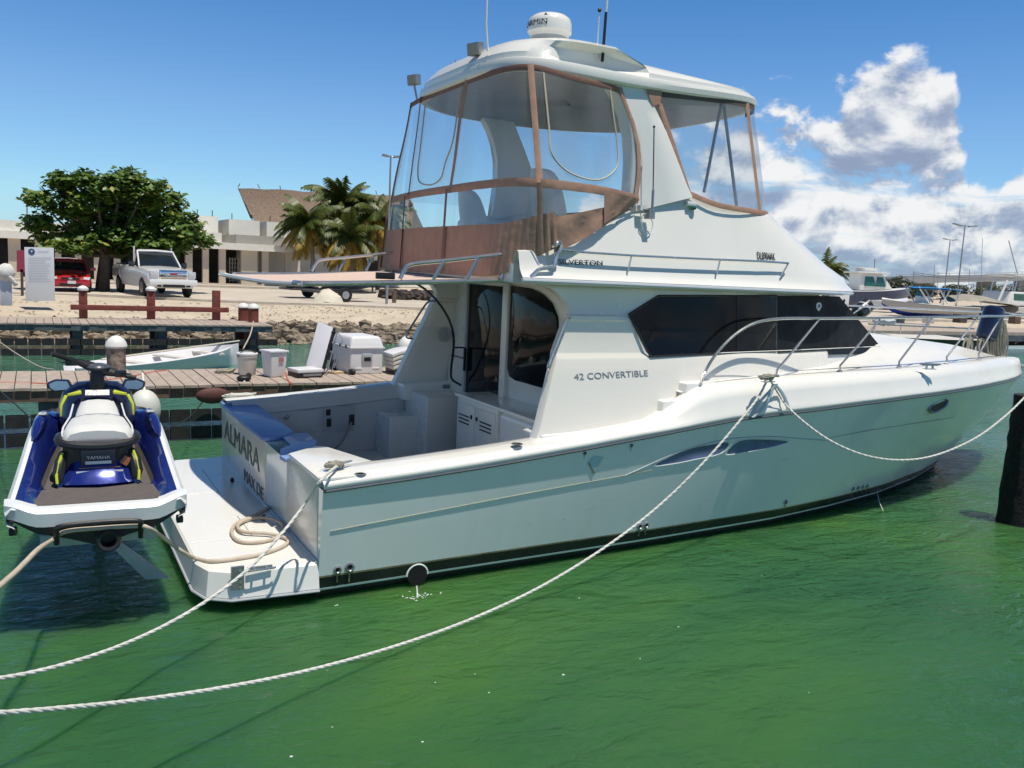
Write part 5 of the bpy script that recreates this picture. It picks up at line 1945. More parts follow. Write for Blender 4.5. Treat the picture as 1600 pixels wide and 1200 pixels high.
# mooring lines
a = CL_AFT + Vector((0, 0, .045))
P = [a, at(500, 752, 0, -.09)] + [cam_pt(x, y, d) for x, y, d in [(478, 785, 7.15), (440, 834, 6.9), (390, 887, 6.6), (330, 934, 6.3), (260, 976, 6.0), (180, 1012, 5.6), (90, 1041, 5.25), (0, 1060, 5.0), (-140, 1078, 4.6), (-420, 1085, 4.1)]]
rope('mooring_line', P, .0125, ropew, 'white rope from the stern corner cleat down to the lower left edge')
a = CL_MID + Vector((0, 0, .05))
b_ = surf(1160, 654, lambda x, z: hull_v(x, z) + .03)
P = [a, at(1185, 620, 1, -2.32)] + [cam_pt(x, y, d) for x, y, d in [(1158, 655, 9.15), (1100, 722, 8.8), (1030, 790, 8.45), (950, 852, 7.9), (850, 914, 7.3), (740, 966, 6.7), (620, 1009, 6.1), (480, 1048, 5.5), (340, 1076, 5.0), (200, 1096, 4.6), (90, 1107, 4.3), (0, 1114, 4.1), (-150, 1122, 3.8), (-420, 1110, 3.5)]]
rope('mooring_line', P, .0125, ropew, 'long white rope from the midship cleat sweeping low across the water to the left edge')
P = [a, at(1218, 618, 1, -2.22)] + [cam_pt(x, y, d) for x, y, d in [(1232, 637, 9.75), (1262, 664, 9.6), (1300, 690, 9.5), (1350, 711, 9.5), (1405, 719, 9.7), (1460, 712, 10.0), (1520, 687, 10.4), (1565, 655, 10.8), (1602, 620, 11.2), (1660, 560, 11.8)]]
rope('mooring_line', P, .011, ropew, 'white rope hanging in a loop from the midship cleat to the piling at the right')
# chafe cloths and knot at the midship cleat
m_ = MB()
for pts in ([(1212, 600), (1195, 618), (1180, 634), (1170, 650)], [(1208, 600), (1200, 622), (1188, 640), (1176, 652)], [(1210, 600), (1222, 615), (1229, 632), (1231, 642)]):
    P = smooth([surf(x, y, lambda X, Z: sheer_v(X) + .05) for x, y in pts], 4)
    m_.grid([[p + Vector((-.03, -.01, 0)) for p in P], [p + Vector((0, -.02, .005)) for p in P], [p + Vector((.03, -.01, 0)) for p in P]])
o = m_.build('chafe_cloth', mat('pale_blue_cloth', (.48, .54, .58), .8, var=.15), None, angle=180, normals=False)
tag(o, 'pale grey-blue cloth strips hanging under the midship cleat', 'cloth')
random.seed(11)
def coil(name, c, rx, ry, turns, r_, m_, label, lift_=.012, parent=None, cat='rope'):
    P = []
    n = turns * 14
    for i in range(n):
        a = 2 * PI * i / 14
        k = .75 + .25 * math.sin(i * .37) + random.uniform(-.05, .05)
        P.append(Vector(c) + Vector((rx * k * math.cos(a), ry * k * math.sin(a), r_ + lift_ * i / 14 + random.uniform(0, .01))))
    return rope(name, P, r_, m_, label, cat, 2, False)
coil('rope_knot', CL_MID + Vector((-.03, -.02, .02)), .10, .06, 4, .013, ropeg, 'grey tangled knot of old rope on the midship cleat')
coil('rope_knot', CL_AFT + Vector((-.04, -.02, .01)), .09, .05, 4, .012, ropeg, 'grey tangled knot of old rope on the stern corner cleat')
coil('rope_coil', at(375, 622, 2, 1.0) + Vector((0, 0, 0)), .22, .08, 4, .010, ropew, 'thin white rope bundle on the far corner of the transom')
coil('rope_coil', on_dock(352, 583), .17, .12, 4, .012, ropeg, 'small grey rope bundle on the dock left of the round bucket')
# tan line: watercraft - platform coil - cockpit
PZ = .29
pl = lambda x, y: at(x, y, 2, PZ)
skp = lambda x, y, z: MSK @ Vector((x, y, z))
P = [pl(449, 777), pl(420, 793), pl(396, 806), pl(370, 818), pl(362, 832), pl(372, 845), pl(396, 848), pl(425, 843), pl(441, 832), pl(440, 820), pl(420, 812), pl(392, 812), pl(372, 822), pl(380, 833), pl(420, 836), pl(448, 842), pl(445, 852), pl(412, 865), pl(370, 873), pl(330, 877), pl(305, 872), at(285, 862, 2, .40), at(262, 845, 2, .52), skp(-.10, -.34, .13), skp(-.075, -.25, .15), skp(-.07, 0, .155), skp(-.075, .22, .15), skp(-.10, .31, .10)] + [cam_pt(x, y, d) for x, y, d in [(60, 858, 6.1), (38, 880, 5.8), (15, 902, 5.5), (-30, 935, 5.1), (-160, 990, 4.6), (-420, 1010, 4.2)]]
for i, p_ in enumerate(P[:21]):
    P[i] = p_ + Vector((0, 0, .012 * (i in (9, 10, 11, 12, 13, 14))))
rope('tan_line', P, .017, ropet, 'thick tan line looped on the swim platform and led through the jet ski stern', twist=False)
rope('orange_line', [on_dock(-60, 600), on_dock(0, 598), on_dock(40, 598), on_dock(90, 600), on_dock(150, 596), on_dock(205, 588), on_dock(235, 582), on_dock(262, 578)], .012, ropeo, 'faded orange line lying along the dock behind the jet ski', twist=False)
rope('orange_line', [on_dock(446, 583), on_dock(449, 592), on_dock(453, 598), on_dock(456, 601)], .016, ropeo, 'short red strap hanging off the dock beside the white bin', 'strap', twist=False)
rope('black_line', [on_dock(-3, 606) + Vector((0, 0, -.02)), skp(1.9, .52, .62)], .008, blackr, 'thin black line from the dock at the left edge to the jet ski', twist=False)
rope('black_line', [on_dock(335, 602), at(300, 648, 1, 4.2), skp(1.6, -.55, .55)], .008, blackr, 'thin black line from the dock to the right side of the jet ski', twist=False)
rope('pale_line', [at(396, 502, 1, 17.2), at(391, 523, 1, 16.6), at(380, 545, 1, 15)], .02, ropet, 'thin pale rope slanting from the far dock piling down to the dinghy', twist=False)
rope('pale_line', [at(-5, 531, 1, 16.0), at(25, 552, 1, 12), at(60, 572, 1, 9), at(85, 578, 1, 7)], .012, ropet, 'thin pale rope crossing the water at the left edge', twist=False)
# dark bundle on the piling top / dock corner with white tail
m_ = MB(); c_ = on_dock(381, 596); m_.ball(c_ + Vector((0, 0, .05)), .10, 10, 0, (1.2, .8, .6)); m_.ball(c_ + Vector((.08, .02, .09)), .05, 8); m_.tube(smooth([c_ + Vector((0, -.05, .03)), c_ + Vector((-.03, -.12, -.1)), c_ + Vector((-.05, -.12, -.22))], 4), .018, 6, 1)
o = m_.build('rope_bundle', [rubber, ropew], None, normals=False); tag(o, 'black rope bundle with a frayed white tail on the dock edge above the transom', 'rope')
# round white fender behind the watercraft and the brown one at the transom
m_ = MB(); c_ = at(226, 640, 1, 4.55); m_.ball(c_, .30, 24, 0, (.75, .75, 1.0)); m_.tube([c_ + Vector((0, 0, .28)), c_ + Vector((0, .25, .5))], .02, 6)
o = m_.build('ball_fender', mat('old_white_fender', (.66, .66, .60), .5, var=.1, vscale=4), None, normals=False); tag(o, 'round white fender hanging against the dock behind the jet ski', 'fender')
m_ = MB(); c_ = at(333, 618, 1, 4.75); m_.ball(c_, .16, 16, 0, (1.6, .5, .8))
o = m_.build('brown_fender', mat('brown_rubber', (.10, .035, .03), .7), None, normals=False); tag(o, 'dark red-brown fender hanging below the dock edge behind the transom corner', 'fender')

# dinghy between the docks
dh = thing('dinghy', 'slim white rowing dinghy tied between the two docks', 'dinghy', tuple(at(290, 560, 2, 0)))
A0, A1 = at(108, 577, 2, .22), at(372, 541, 2, .42)
ax_ = (A1 - A0); Ld = ax_.length
def dpt(t, v_, z):
    side = Vector((ax_.y, -ax_.x, 0)).normalized()
    q = A0.lerp(A1, t) ; return Vector((q.x, q.y, 0)) + side * v_ + Vector((0, 0, z))
m_ = MB()
rows = []
for i in range(25):
    t = i / 24
    w_ = .68 * (1 - abs(2 * t - .9) ** 2.6) ** .8 if abs(2 * t - .9) < 1 else 0.02
    zt = .26 + .22 * t ** 2
    rows.append([dpt(t, -w_ * .55, -.1), dpt(t, -w_ * .92, .12), dpt(t, -w_, zt), dpt(t, -w_ * .88, zt + .02), dpt(t, -w_ * .82, zt - .03), dpt(t, -w_ * .6, .10), dpt(t, w_ * .6, .10), dpt(t, w_ * .82, zt - .03), dpt(t, w_ * .88, zt + .02), dpt(t, w_, zt), dpt(t, w_ * .92, .12), dpt(t, w_ * .55, -.1)])
m_.grid(rows)
m_.build('hull', plw, dh, angle=40)
for t in (.3, .55, .78):
    m_ = MB(); m_.box(dpt(t, 0, .24 + .1 * t), (.22, 1.0, .04), Matrix.Rotation(math.atan2(ax_.y, ax_.x), 3, 'Z')); m_.build('thwart', plw2, dh)
m_ = MB(); m_.tube([dpt(.2, -.25, .34), dpt(1.04, -.15, .54)], .025, 6); m_.build('oar', mat('oar_wood', (.55, .50, .42), .7), dh)

# fender and rope bundle at the bow of the yacht
def rr(px, py, y=-.25): return at(px, py, 1, y)
a, b = at(1555, 480, 1, -.42), at(1540, 531, 1, -.42)
m_ = MB(); d_ = (b - a)
m_.lathe([(.001, 0), (.15, .0), (.20, .03), (.21, .08), (.21, .60), (.20, .66), (.15, .70), (.001, .71)], (0, 0, 0), 24)
rot = Vector((0, 0, 1)).rotation_difference((a - b).normalized()).to_matrix().to_4x4()
sc_ = (a - b).length / .70 * 1.0
m_.xf(Matrix.Translation(b) @ rot @ Matrix.Scale(sc_, 4))
o = m_.build('cylinder_fender', mat('navy_fender_cover', (.012, .016, .05), .22, var=.2, coat=.5), None, angle=40)
tag(o, 'navy blue cylindrical fender lashed upright inside the bow rail', 'fender')
random.seed(4)
for k, (px0, px1, lab) in enumerate(((1508, 1541, 'left bundle of grey rope loops hanging at the bow rail'), (1541, 1556, 'middle bundle of grey rope loops hanging at the bow rail under the navy fender'), (1558, 1570, 'right bundle of grey rope loops hanging from the tip of the bow rail'))):
    m_ = MB()
    for i in range(9):
        x = random.uniform(px0, px1); y_ = random.uniform(-.5, -.15)
        yt = random.choice((522, 528, 508)) if k < 2 else random.choice((500, 505))
        yb = random.uniform(552, 560)
        dx_ = random.uniform(2, 5)
        P = [at(x, yt, 1, y_), at(x - dx_, lerp(yt, yb, .5), 1, y_ - .02), at(x - dx_ * .6, yb, 1, y_ - .02), at(x + dx_ * .6, yb, 1, y_ + .02), at(x + dx_, lerp(yt, yb, .5), 1, y_ + .02), at(x + 1, yt, 1, y_)]
        m_.tube(smooth(P, 4), .015, 5)
    o = m_.build('rope_loops', ropeg, None, normals=False); tag(o, lab, 'rope', 'rope loops at the bow')
# ================================================================ the quay behind: bank, buildings, vehicles, trees
random.seed(21)
rockm = mat('tumbled_rock', (.20, .155, .115), .95, var=.6, vscale=3.5, bump=.02, bscale=12, c2=(.38, .31, .23))
rk = MB()
def rock(c, r_):
    b = MB()
    sq = (random.uniform(.8, 1.4), random.uniform(.7, 1.2), random.uniform(.5, .9))
    b.ball(c, r_, 7, 0, sq)
    for v in b.v:
        v += Vector([random.uniform(-.16, .16) * r_ for _ in range(3)])
    rk.add(b.v, b.f)
for i in range(2400):
    x = random.uniform(-8, 20) if i < 1500 else random.uniform(20, 75)
    y = SHORE + random.uniform(-.75, .95)
    rock((x, y, interp(gp, y) + random.uniform(-.05, .14) + .10), random.uniform(.10, .27) if i < 1500 else random.uniform(.15, .4))
tag(rk.build('rock_bank', rockm, angle=20, merge=False), 'tumbled brown rocks lining the foot of the quay bank at the water', 'rocks', kind='stuff')
pb = MB()
for i in range(1600):
    x = random.uniform(-6, 26); y = random.uniform(22, 28)
    r_ = random.uniform(.015, .05); z = interp(gp, y)
    pb.ball((x, y, z + r_ * .3), r_, 5, 0, (1.3, 1, .6))
tag(pb.build('loose_stones', mat('pale_stones', (.42, .35, .27), .9, var=.3, vscale=2), None, angle=20, merge=False), 'small loose stones scattered over the sandy bank', 'stones', kind='stuff')

# ---- arcade building
wallw = mat('white_render', (.80, .77, .69), .85, var=.06, vscale=.8, stain=.2, sc=(.45, .40, .32))
wallb = mat('cream_column', (.58, .50, .39), .85, var=.06, vscale=1)
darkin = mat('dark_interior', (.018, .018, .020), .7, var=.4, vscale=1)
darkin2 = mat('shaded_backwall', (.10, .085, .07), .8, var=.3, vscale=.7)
YF = 48.3
bd = thing('arcade_building', 'long low white arcade building with dark bays between cream columns', 'building', (0, YF, .9))
def zof(px, py, y=YF): return at(px, py, 1, y)
zroof, zsoff = 4.05, 3.2
xL, xR = zof(-60, 400).x, zof(497, 400).x
m_ = MB(); m_.bx(xL, xR, YF - .5, YF + 7, zsoff, zsoff + .42)
m_.build('roof_slab', wallw, bd)
xm = zof(300, 380).x
m_ = MB(); m_.bx(xL, zof(345, 380).x, YF - .3, YF + 6.8, zsoff + .42, zsoff + 1.0); m_.build('parapet', wallw, bd)
m_ = MB(); m_.bx(zof(375, 385).x, zof(470, 385).x, YF + 1.2, YF + 6, zsoff + .42, zsoff + 1.0); m_.build('grey_parapet', mat('grey_render', (.33, .32, .30), .85), bd)
m_ = MB(); m_.bx(xL, xR, YF - .3, YF + .2, .84, 1.05); m_.build('plinth', wallb, bd)
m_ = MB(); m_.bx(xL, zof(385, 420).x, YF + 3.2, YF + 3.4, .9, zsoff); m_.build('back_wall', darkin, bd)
for px, w_ in ((23, .62), (60, .34), (91, .32), (122, .34), (152, .36), (183, .36), (214, .42), (259, .3), (295, .40), (321, .36), (347, .40), (389, 1.0), (414, .42), (449, .30)):
    c_ = zof(px, 410)
    m_ = MB(); m_.bx(c_.x - w_ / 2, c_.x + w_ / 2, YF - .15, YF + .25, 1.05, zsoff); m_.build('column', wallb, bd)
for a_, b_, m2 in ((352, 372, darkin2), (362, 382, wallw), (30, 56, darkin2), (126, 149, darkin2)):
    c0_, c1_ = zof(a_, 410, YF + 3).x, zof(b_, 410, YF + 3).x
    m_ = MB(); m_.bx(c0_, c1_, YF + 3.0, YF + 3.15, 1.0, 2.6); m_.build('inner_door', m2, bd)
m_ = MB()
gx0, gx1 = zof(359, 410, YF + 1.5).x, zof(384, 410, YF + 1.5).x
for i in range(7):
    m_.bx(lerp(gx0, gx1, i / 6) - .02, lerp(gx0, gx1, i / 6) + .02, YF + 1.5, YF + 1.55, 1.1, 2.7)
for i in range(6):
    m_.bx(gx0, gx1, YF + 1.49, YF + 1.56, 1.2 + i * .28, 1.23 + i * .28)
m_.build('window_grille', wallw, bd)
# white blocks behind
for a_, b_, t_, lab in ((305, 341, 335, 'left of the white roof blocks, between the tree and the thatched roof'), (358, 406, 341, 'middle white roof block with wire stubs below the thatched roof tip'), (417, 470, 345, 'right white roof block partly behind the palms')):
    yb = 53.
    p0, p1 = zof(a_, t_, yb), zof(b_, t_ + 3, yb)
    o = thing('white_block', lab, 'building', ((p0.x + p1.x) / 2, yb, .9), 0, 'white roof blocks')
    m_ = MB(); m_.bx(p0.x, p1.x, yb, yb + 5, .9, p0.z - .05); m_.build('wall', wallw, o)
    for k in (.1, .75):
        m_ = MB(); q = lerp(p0.x, p1.x, k); m_.tube([(q, yb + .1, p0.z - .1), (q, yb + .1, p0.z + .35)], .03, 5); m_.build('wire_stub', rubber, o)
# low white house to the right behind the palms
o = thing('low_house', 'low white house with small openings behind the palm trunks', 'building', (zof(560, 420, 60).x, 60, .9))
m_ = MB(); m_.bx(zof(470, 420, 60).x, zof(700, 420, 60).x, 60, 66, .9, zof(560, 391, 60).z); m_.build('wall', wallw, o)
for px in (560, 585):
    q = zof(px, 425, 60)
    m_ = MB(); m_.bx(q.x - .5, q.x + .5, 59.93, 60, .95, 3.0); m_.build('doorway', darkin, o)
m_ = MB(); m_.bx(zof(470, 420, 60).x, zof(700, 420, 60).x, 59.7, 60, zof(560, 391, 60).z - .25, zof(560, 391, 60).z + .1); m_.build('eaves', wallw, o)

# thatched roof
thm = mat('dry_thatch', (.20, .135, .095), .95, var=.35, vscale=14, bump=.06, bscale=22, c2=(.34, .25, .18))
th = thing('thatched_roof', 'tall brown thatched palapa roof with a pointed overhanging gable tip', 'roof', tuple(zof(470, 350, 57)))
Y1 = 57.
tip = zof(372, 292.5, Y1 + 1); r2 = zof(640, 306, Y1 + 3)
e0 = zof(397, 338, Y1 - .5); e1 = zof(405, 345, Y1 - 1.2); e2 = zof(407, 376, Y1 - 1.6); e3 = zof(640, 362, Y1 - 1.6)
m_ = MB()
rows = []
for i in range(15):
    t = i / 14
    top_ = tip.lerp(r2, t)
    low = Vector((lerp(e1.x, e3.x, t), lerp(e2.y, e3.y, t), lerp(e2.z, e3.z, t)))
    row = []
    for j in range(9):
        s_ = j / 8
        q = top_.lerp(low, s_)
        if i == 0:      # swallow-tail gable end
            q = tip.lerp(e0, min(1, s_ * 1.6)) if s_ < .62 else e0.lerp(e2, (s_ - .62) / .38)
        q = q + Vector((0, .5 * math.sin(PI * s_), -.05)) + Vector([random.uniform(-.05, .05) for _ in range(3)])
        row.append(q)
    rows.append(row)
m_.grid(rows)
m_.grid([[p + Vector((.9, 1.2, -.35)) for p in r_] for r_ in rows])
m_.grid([[Vector(p) for p in rows[0]], [p + Vector((.9, 1.2, -.35)) for p in rows[0]]])
m_.grid([[r_[0] for r_ in rows], [r_[0] + Vector((5.5, 6, -5.0)) for r_ in rows]])
m_.build('thatch', thm, th, angle=60)
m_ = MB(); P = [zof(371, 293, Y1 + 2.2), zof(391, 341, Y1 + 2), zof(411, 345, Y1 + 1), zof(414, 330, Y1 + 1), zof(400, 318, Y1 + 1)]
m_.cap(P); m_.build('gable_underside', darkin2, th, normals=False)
m_ = MB()
for i in range(9):
    q = tip.lerp(r2, i / 8 * .9); m_.tube([q, q + Vector((random.uniform(-.2, .2), 0, .28))], .03, 4)
m_.build('ridge_sticks', darkin2, th)
m_ = MB(); q0, q1 = zof(407, 345, Y1 + 1.5), zof(460, 345, Y1 + 1.5); m_.bx(q0.x, q1.x - .5, Y1 + 1.5, Y1 + 3, .9, q0.z + .2); m_.build('wall', mat('brown_wall', (.30, .21, .15), .9, var=.15, vscale=2), th)

# ---- vehicles
def glassy(name='car_glass'):
    return mat(name, (.015, .02, .025), .05, var=.2, coat=.5)
tyre = mat('tyre', (.012, .012, .013), .8)
rim = mat('alloy_rim', (.45, .45, .47), .3, metal=.8)
chrome = mat('bright_chrome', (.75, .75, .77), .1, metal=1.)
lampg = mat('headlamp_glass', (.55, .56, .58), .08, var=.3, vscale=20, coat=.5)


def vehicle(name, label, cat, pos, rz, paint, kind):
    """x forward, built round the origin then moved"""
    T = Matrix.Translation(pos) @ Matrix.Rotation(rz, 4, 'Z')
    o = thing(name, label, cat, tuple(pos), rz)
    def bb(m__, nm, mt__, par=o, **kw):
        m__.xf(T); return m__.build(nm, mt__, par, **kw)
    if kind == 'sedan':
        L, W, H = 4.5, .86, 1.44
        st_ = [(-2.2, .35, .72, .78), (-2.1, .28, .92, .84), (-1.5, .22, 1.0, .86), (0, .2, .95, .87), (.9, .2, .93, .87), (1.25, .2, .93, .86), (1.8, .22, .80, .84), (2.1, .24, .68, .80), (2.22, .30, .56, .72)]
        gh = [(-1.75, 1.0, .70), (-.95, 1.40, .60), (-.1, 1.44, .60), (.35, 1.40, .62), (1.15, .93, .76)]
        wh, wx = .31, (-1.35, 1.38)
    else:
        L, W, H = 5.8, 1.0, 1.9
        st_ = [(-2.9, .55, 1.25, .98), (-2.85, .45, 1.32, 1.0), (-1.0, .4, 1.32, 1.0), (-.95, .4, 1.32, 1.0), (.6, .4, 1.30, 1.0), (1.1, .4, 1.28, 1.0), (2.5, .4, 1.17, .98), (2.78, .42, 1.12, .95), (2.86, .46, .98, .90)]
        gh = [(-1.0, 1.30, .86), (-.85, 1.94, .74), (.0, 2.0, .74), (.35, 1.96, .75), (1.05, 1.28, .88)]
        wh, wx = .42, (-1.85, 1.85)
    body = MB(); rows = []
    for x, z0, z1, w_ in st_:
        rows.append([(x, -w_ * .92, z0), (x, -w_, lerp(z0, z1, .35)), (x, -w_ * .99, lerp(z0, z1, .75)), (x, -w_ * .93, z1 - .03), (x, -w_ * .7, z1 + .01), (x, 0, z1 + .035), (x, w_ * .7, z1 + .01), (x, w_ * .93, z1 - .03), (x, w_ * .99, lerp(z0, z1, .75)), (x, w_, lerp(z0, z1, .35)), (x, w_ * .92, z0)])
    body.grid(rows); body.cap(rows[0]); body.cap(rows[-1][::-1]); body.grid([[r_[0] for r_ in rows], [r_[-1] for r_ in rows]])
    bd_ = bb(body, 'body', paint, angle=40)
    cab_ = MB(); rows = []
    for x, z, w_ in gh:
        rows.append([(x, -w_ - .08, min(z, gh[0][1] if x < 0 else gh[-1][1]) if False else min(gh[0][1], gh[-1][1]) - .02), (x, -w_, z - .04), (x, -w_ * .8, z), (x, 0, z + .02), (x, w_ * .8, z), (x, w_, z - .04), (x, w_ + .08, min(gh[0][1], gh[-1][1]) - .02)])
    cab_.grid(rows, mfn=lambda i, j: 0)
    cb2 = bb(cab_, 'glasshouse', glassy(), angle=40)
    rf = MB(); rows = []
    for x, z, w_ in gh[1:-1]:
        rows.append([(x, -w_ - .01, z - .06), (x, -w_ * .82, z + .01), (x, 0, z + .032), (x, w_ * .82, z + .01), (x, w_ + .01, z - .06)])
    rf.grid(rows)
    rf.tube([(gh[-2][0] + .03, -gh[-2][2], gh[-2][1] - .03), (gh[-2][0] + .06, 0, gh[-2][1] + .0), (gh[-2][0] + .03, gh[-2][2], gh[-2][1] - .03)], .05, 6)
    bb(rf, 'roof', paint, cb2)
    for s2 in (1, -1):
        pl_ = MB()
        pl_.tube([(gh[-1][0] + .02, s2 * (gh[-1][2]), gh[-1][1]), (gh[-2][0], s2 * (gh[-2][2] + .0), gh[-2][1] - .02)], .035, 6)
        bb(pl_, 'windscreen_pillar', paint, cb2)
        pl_ = MB(); pl_.box((0.0 if kind != 'sedan' else -.1, s2 * (gh[2][2] + .06), (gh[2][1] + 1.0) / 2 + (.1 if kind != 'sedan' else 0)), (.06, .06, gh[2][1] - .95)); bb(pl_, 'door_pillar', paint, cb2)
        mr = MB(); mr.box((gh[-1][0] - .25, s2 * (W + .12), gh[-1][1] + .08), (.10, .22, .15 if kind == 'sedan' else .24)); bb(mr, 'wing_mirror', paint if kind == 'sedan' else glassy(), bd_, bevel=.03)
        for x in wx:
            w2 = MB(); w2.lathe([(.001, -.11), (wh * .6, -.11), (wh * .95, -.10), (wh, -.07), (wh, .07), (wh * .95, .10), (wh * .6, .11), (.001, .11)], (x, s2 * (W - .10), wh), 20, ax='y')
            wo = bb(w2, 'wheel', tyre)
            w2 = MB(); w2.lathe([(.001, 0), (wh * .6, 0)], (x, s2 * (W + .015), wh), 20, ax='y'); bb(w2, 'rim', rim, wo, normals=False)
    F = st_[-1][0]
    if kind == 'sedan':
        for s2 in (1, -1):
            h_ = MB(); h_.prism([(F - .22, s2 * .80, .66), (F - .04, s2 * .52, .66), (F - .01, s2 * .50, .56), (F - .03, s2 * .74, .54)], (.03, 0, .02)); bb(h_, 'headlight', lampg, bevel=.01)
        h_ = MB(); h_.box((F + .0, 0, .60), (.06, .72, .09)); gr_ = bb(h_, 'grille', blackp, bevel=.01)
        h_ = MB(); h_.box((F + .03, 0, .60), (.03, .16, .07)); bb(h_, 'badge', chrome, gr_, bevel=.01)
        h_ = MB(); h_.box((F - .02, 0, .38), (.10, 1.5, .20)); bp2 = bb(h_, 'bumper', paint, bevel=.03)
        h_ = MB(); h_.box((F + .035, 0, .34), (.02, .85, .10)); bb(h_, 'intake', blackp, bp2)
        h_ = MB(); h_.box((F + .04, .05, .44), (.015, .32, .13)); bb(h_, 'number_plate', mat('plate_white', (.65, .65, .62), .5), bp2)
    else:
        h_ = MB(); h_.box((F + .02, 0, .98), (.10, 1.18, .40)); gr_ = bb(h_, 'grille', chrome, bevel=.05)
        for k in range(5):
            h_ = MB(); h_.box((F + .075, 0, .84 + k * .07), (.012, 1.02, .022)); bb(h_, 'grille_slot', blackp, gr_)
        h_ = MB(); h_.box((F + .082, .0, 1.02), (.02, .30, .09)); bb(h_, 'red_badge', mat('badge_red', (.4, .03, .04), .3), gr_)
        for s2 in (1, -1):
            h_ = MB(); h_.box((F - .03, s2 * .78, .99), (.16, .32, .28)); bb(h_, 'headlight', lampg, bevel=.03)
            h_ = MB(); h_.box((F + .10, s2 * .60, .52), (.04, .16, .08)); bb(h_, 'fog_lamp', blackp)
        h_ = MB(); h_.box((F + .03, 0, .66), (.18, 1.98, .26)); bp2 = bb(h_, 'bumper', paint, bevel=.05)
        h_ = MB(); h_.box((F + .11, 0, .52), (.04, .9, .12)); bb(h_, 'intake', blackp, bp2)
        h_ = MB(); h_.box((-1.95, 0, 1.325), (1.75, 1.7, .03)); bb(h_, 'load_bed', blackp, bd_)
    return o


redp = mat('red_car_paint', (.42, .012, .018), .22, var=.05, coat=.8)
whp = mat('white_car_paint', (.78, .78, .77), .2, var=.02, coat=.6)
pcar = at(118, 457, 2, .90)
hd_ = math.atan2(CAM.y - pcar.y, CAM.x - pcar.x)
vehicle('parked_car', 'red saloon car half hidden by the white notice board under the tree', 'car', (pcar.x - .3 - 2.2 * math.cos(hd_), pcar.y - 2.2 * math.sin(hd_), .90), hd_ + .05, redp, 'sedan')
ptr = at(270, 466, 2, .90)
hd_ = math.atan2(CAM.y - ptr.y, CAM.x - ptr.x) + .30
vehicle('pickup_truck', 'white pickup truck with chrome grille parked right of the tree trunk', 'pickup truck', (ptr.x - 2.8 * math.cos(hd_), ptr.y - 2.8 * math.sin(hd_), .90), hd_, whp, 'truck')

# notice board, red board, pedestal with white cloth
sg = thing('notice_board', 'tall white notice board with a small round blue emblem and faint text lines', 'sign', tuple(at(63, 472, 1, 24.5)))
q = [at(38, 386, 1, 24.6), at(84, 387, 1, 24.6), at(86, 470, 1, 24.6), at(40, 471, 1, 24.6)]
m_ = MB(); m_.prism(q, (0, .08, 0)); pn_ = m_.build('panel', mat('sign_white', (.68, .70, .72), .5, var=.02), sg, bevel=.005)
def onsg(u_, v_): 
    a_ = q[0].lerp(q[1], u_); b_ = q[3].lerp(q[2], u_); return a_.lerp(b_, v_) + Vector((0, -.012, 0))
m_ = MB(); c_ = onsg(.24, .08); m_.lathe([(.001, 0), (.10, 0)], c_, 20, ax='y'); em = m_.build('round_emblem', mat('emblem_navy', (.04, .08, .2), .5), pn_, normals=False)
m_ = MB(); m_.cap([onsg(.20, .06) + Vector((0, -.004, 0)), onsg(.29, .06) + Vector((0, -.004, 0)), onsg(.24, .10) + Vector((0, -.004, 0))]); m_.build('emblem_mark', mat('sign_white', (.7, .7, .7)), em, normals=False)
m_ = MB()
random.seed(2)
for k in range(17):
    v_ = .07 if k == 0 else .15 + k * .030
    u0, u1 = (.45, .82) if k == 0 else (.12, random.uniform(.7, .92))
    w_ = .010 if k == 0 else .006
    m_.cap([onsg(u0, v_), onsg(u1, v_), onsg(u1, v_ + w_), onsg(u0, v_ + w_)])
m_.build('text_lines', mat('faint_print', (.42, .45, .50), .6), pn_, normals=False)
rb_ = thing('red_board', 'dark red panel on a post at the left edge of the notice board', 'sign', tuple(at(31, 440, 1, 30)))
q2 = [at(26, 391, 1, 30), at(40, 391, 1, 30), at(40, 425, 1, 30), at(26, 425, 1, 30)]
m_ = MB(); m_.prism(q2, (0, .06, 0)); m_.build('panel', mat('dark_red_panel', (.28, .04, .07), .5), rb_)
m_ = MB(); p_ = at(34, 425, 1, 30); m_.bx(p_.x - .05, p_.x + .05, 30, 30.06, .85, p_.z + .1); m_.build('post', timber, rb_)
pe = at(10, 474, 1, 22.5)
pd = thing('dock_pedestal', 'white dock pedestal draped with a bunched white cloth at the left edge', 'pedestal', (pe.x, 22.5, .92))
t_ = at(10, 430, 1, 22.5)
m_ = MB(); m_.bx(pe.x - .16, pe.x + .16, 22.4, 22.7, .92, t_.z); m_.build('cabinet', mat('pale_pedestal', (.55, .58, .62), .5), pd, bevel=.02)
random.seed(9)
m_ = MB(); m_.ball((pe.x, 22.5, t_.z + .08), .26, 14, 0, (1, .9, 1.1))
for v in m_.v: v += Vector([random.uniform(-.03, .03) for _ in range(3)])
n0 = len(m_.v)
m_.tube(smooth([(pe.x - .5, 22.5, t_.z + .12), (pe.x - .2, 22.4, t_.z + .15), (pe.x + .1, 22.35, t_.z - .05), (pe.x + .28, 22.4, t_.z - .30)], 4), [.07] * 13, 8)
m_.build('draped_cloth', mat('white_cloth', (.66, .64, .60), .85, bump=.02, bscale=12), pd, angle=180)

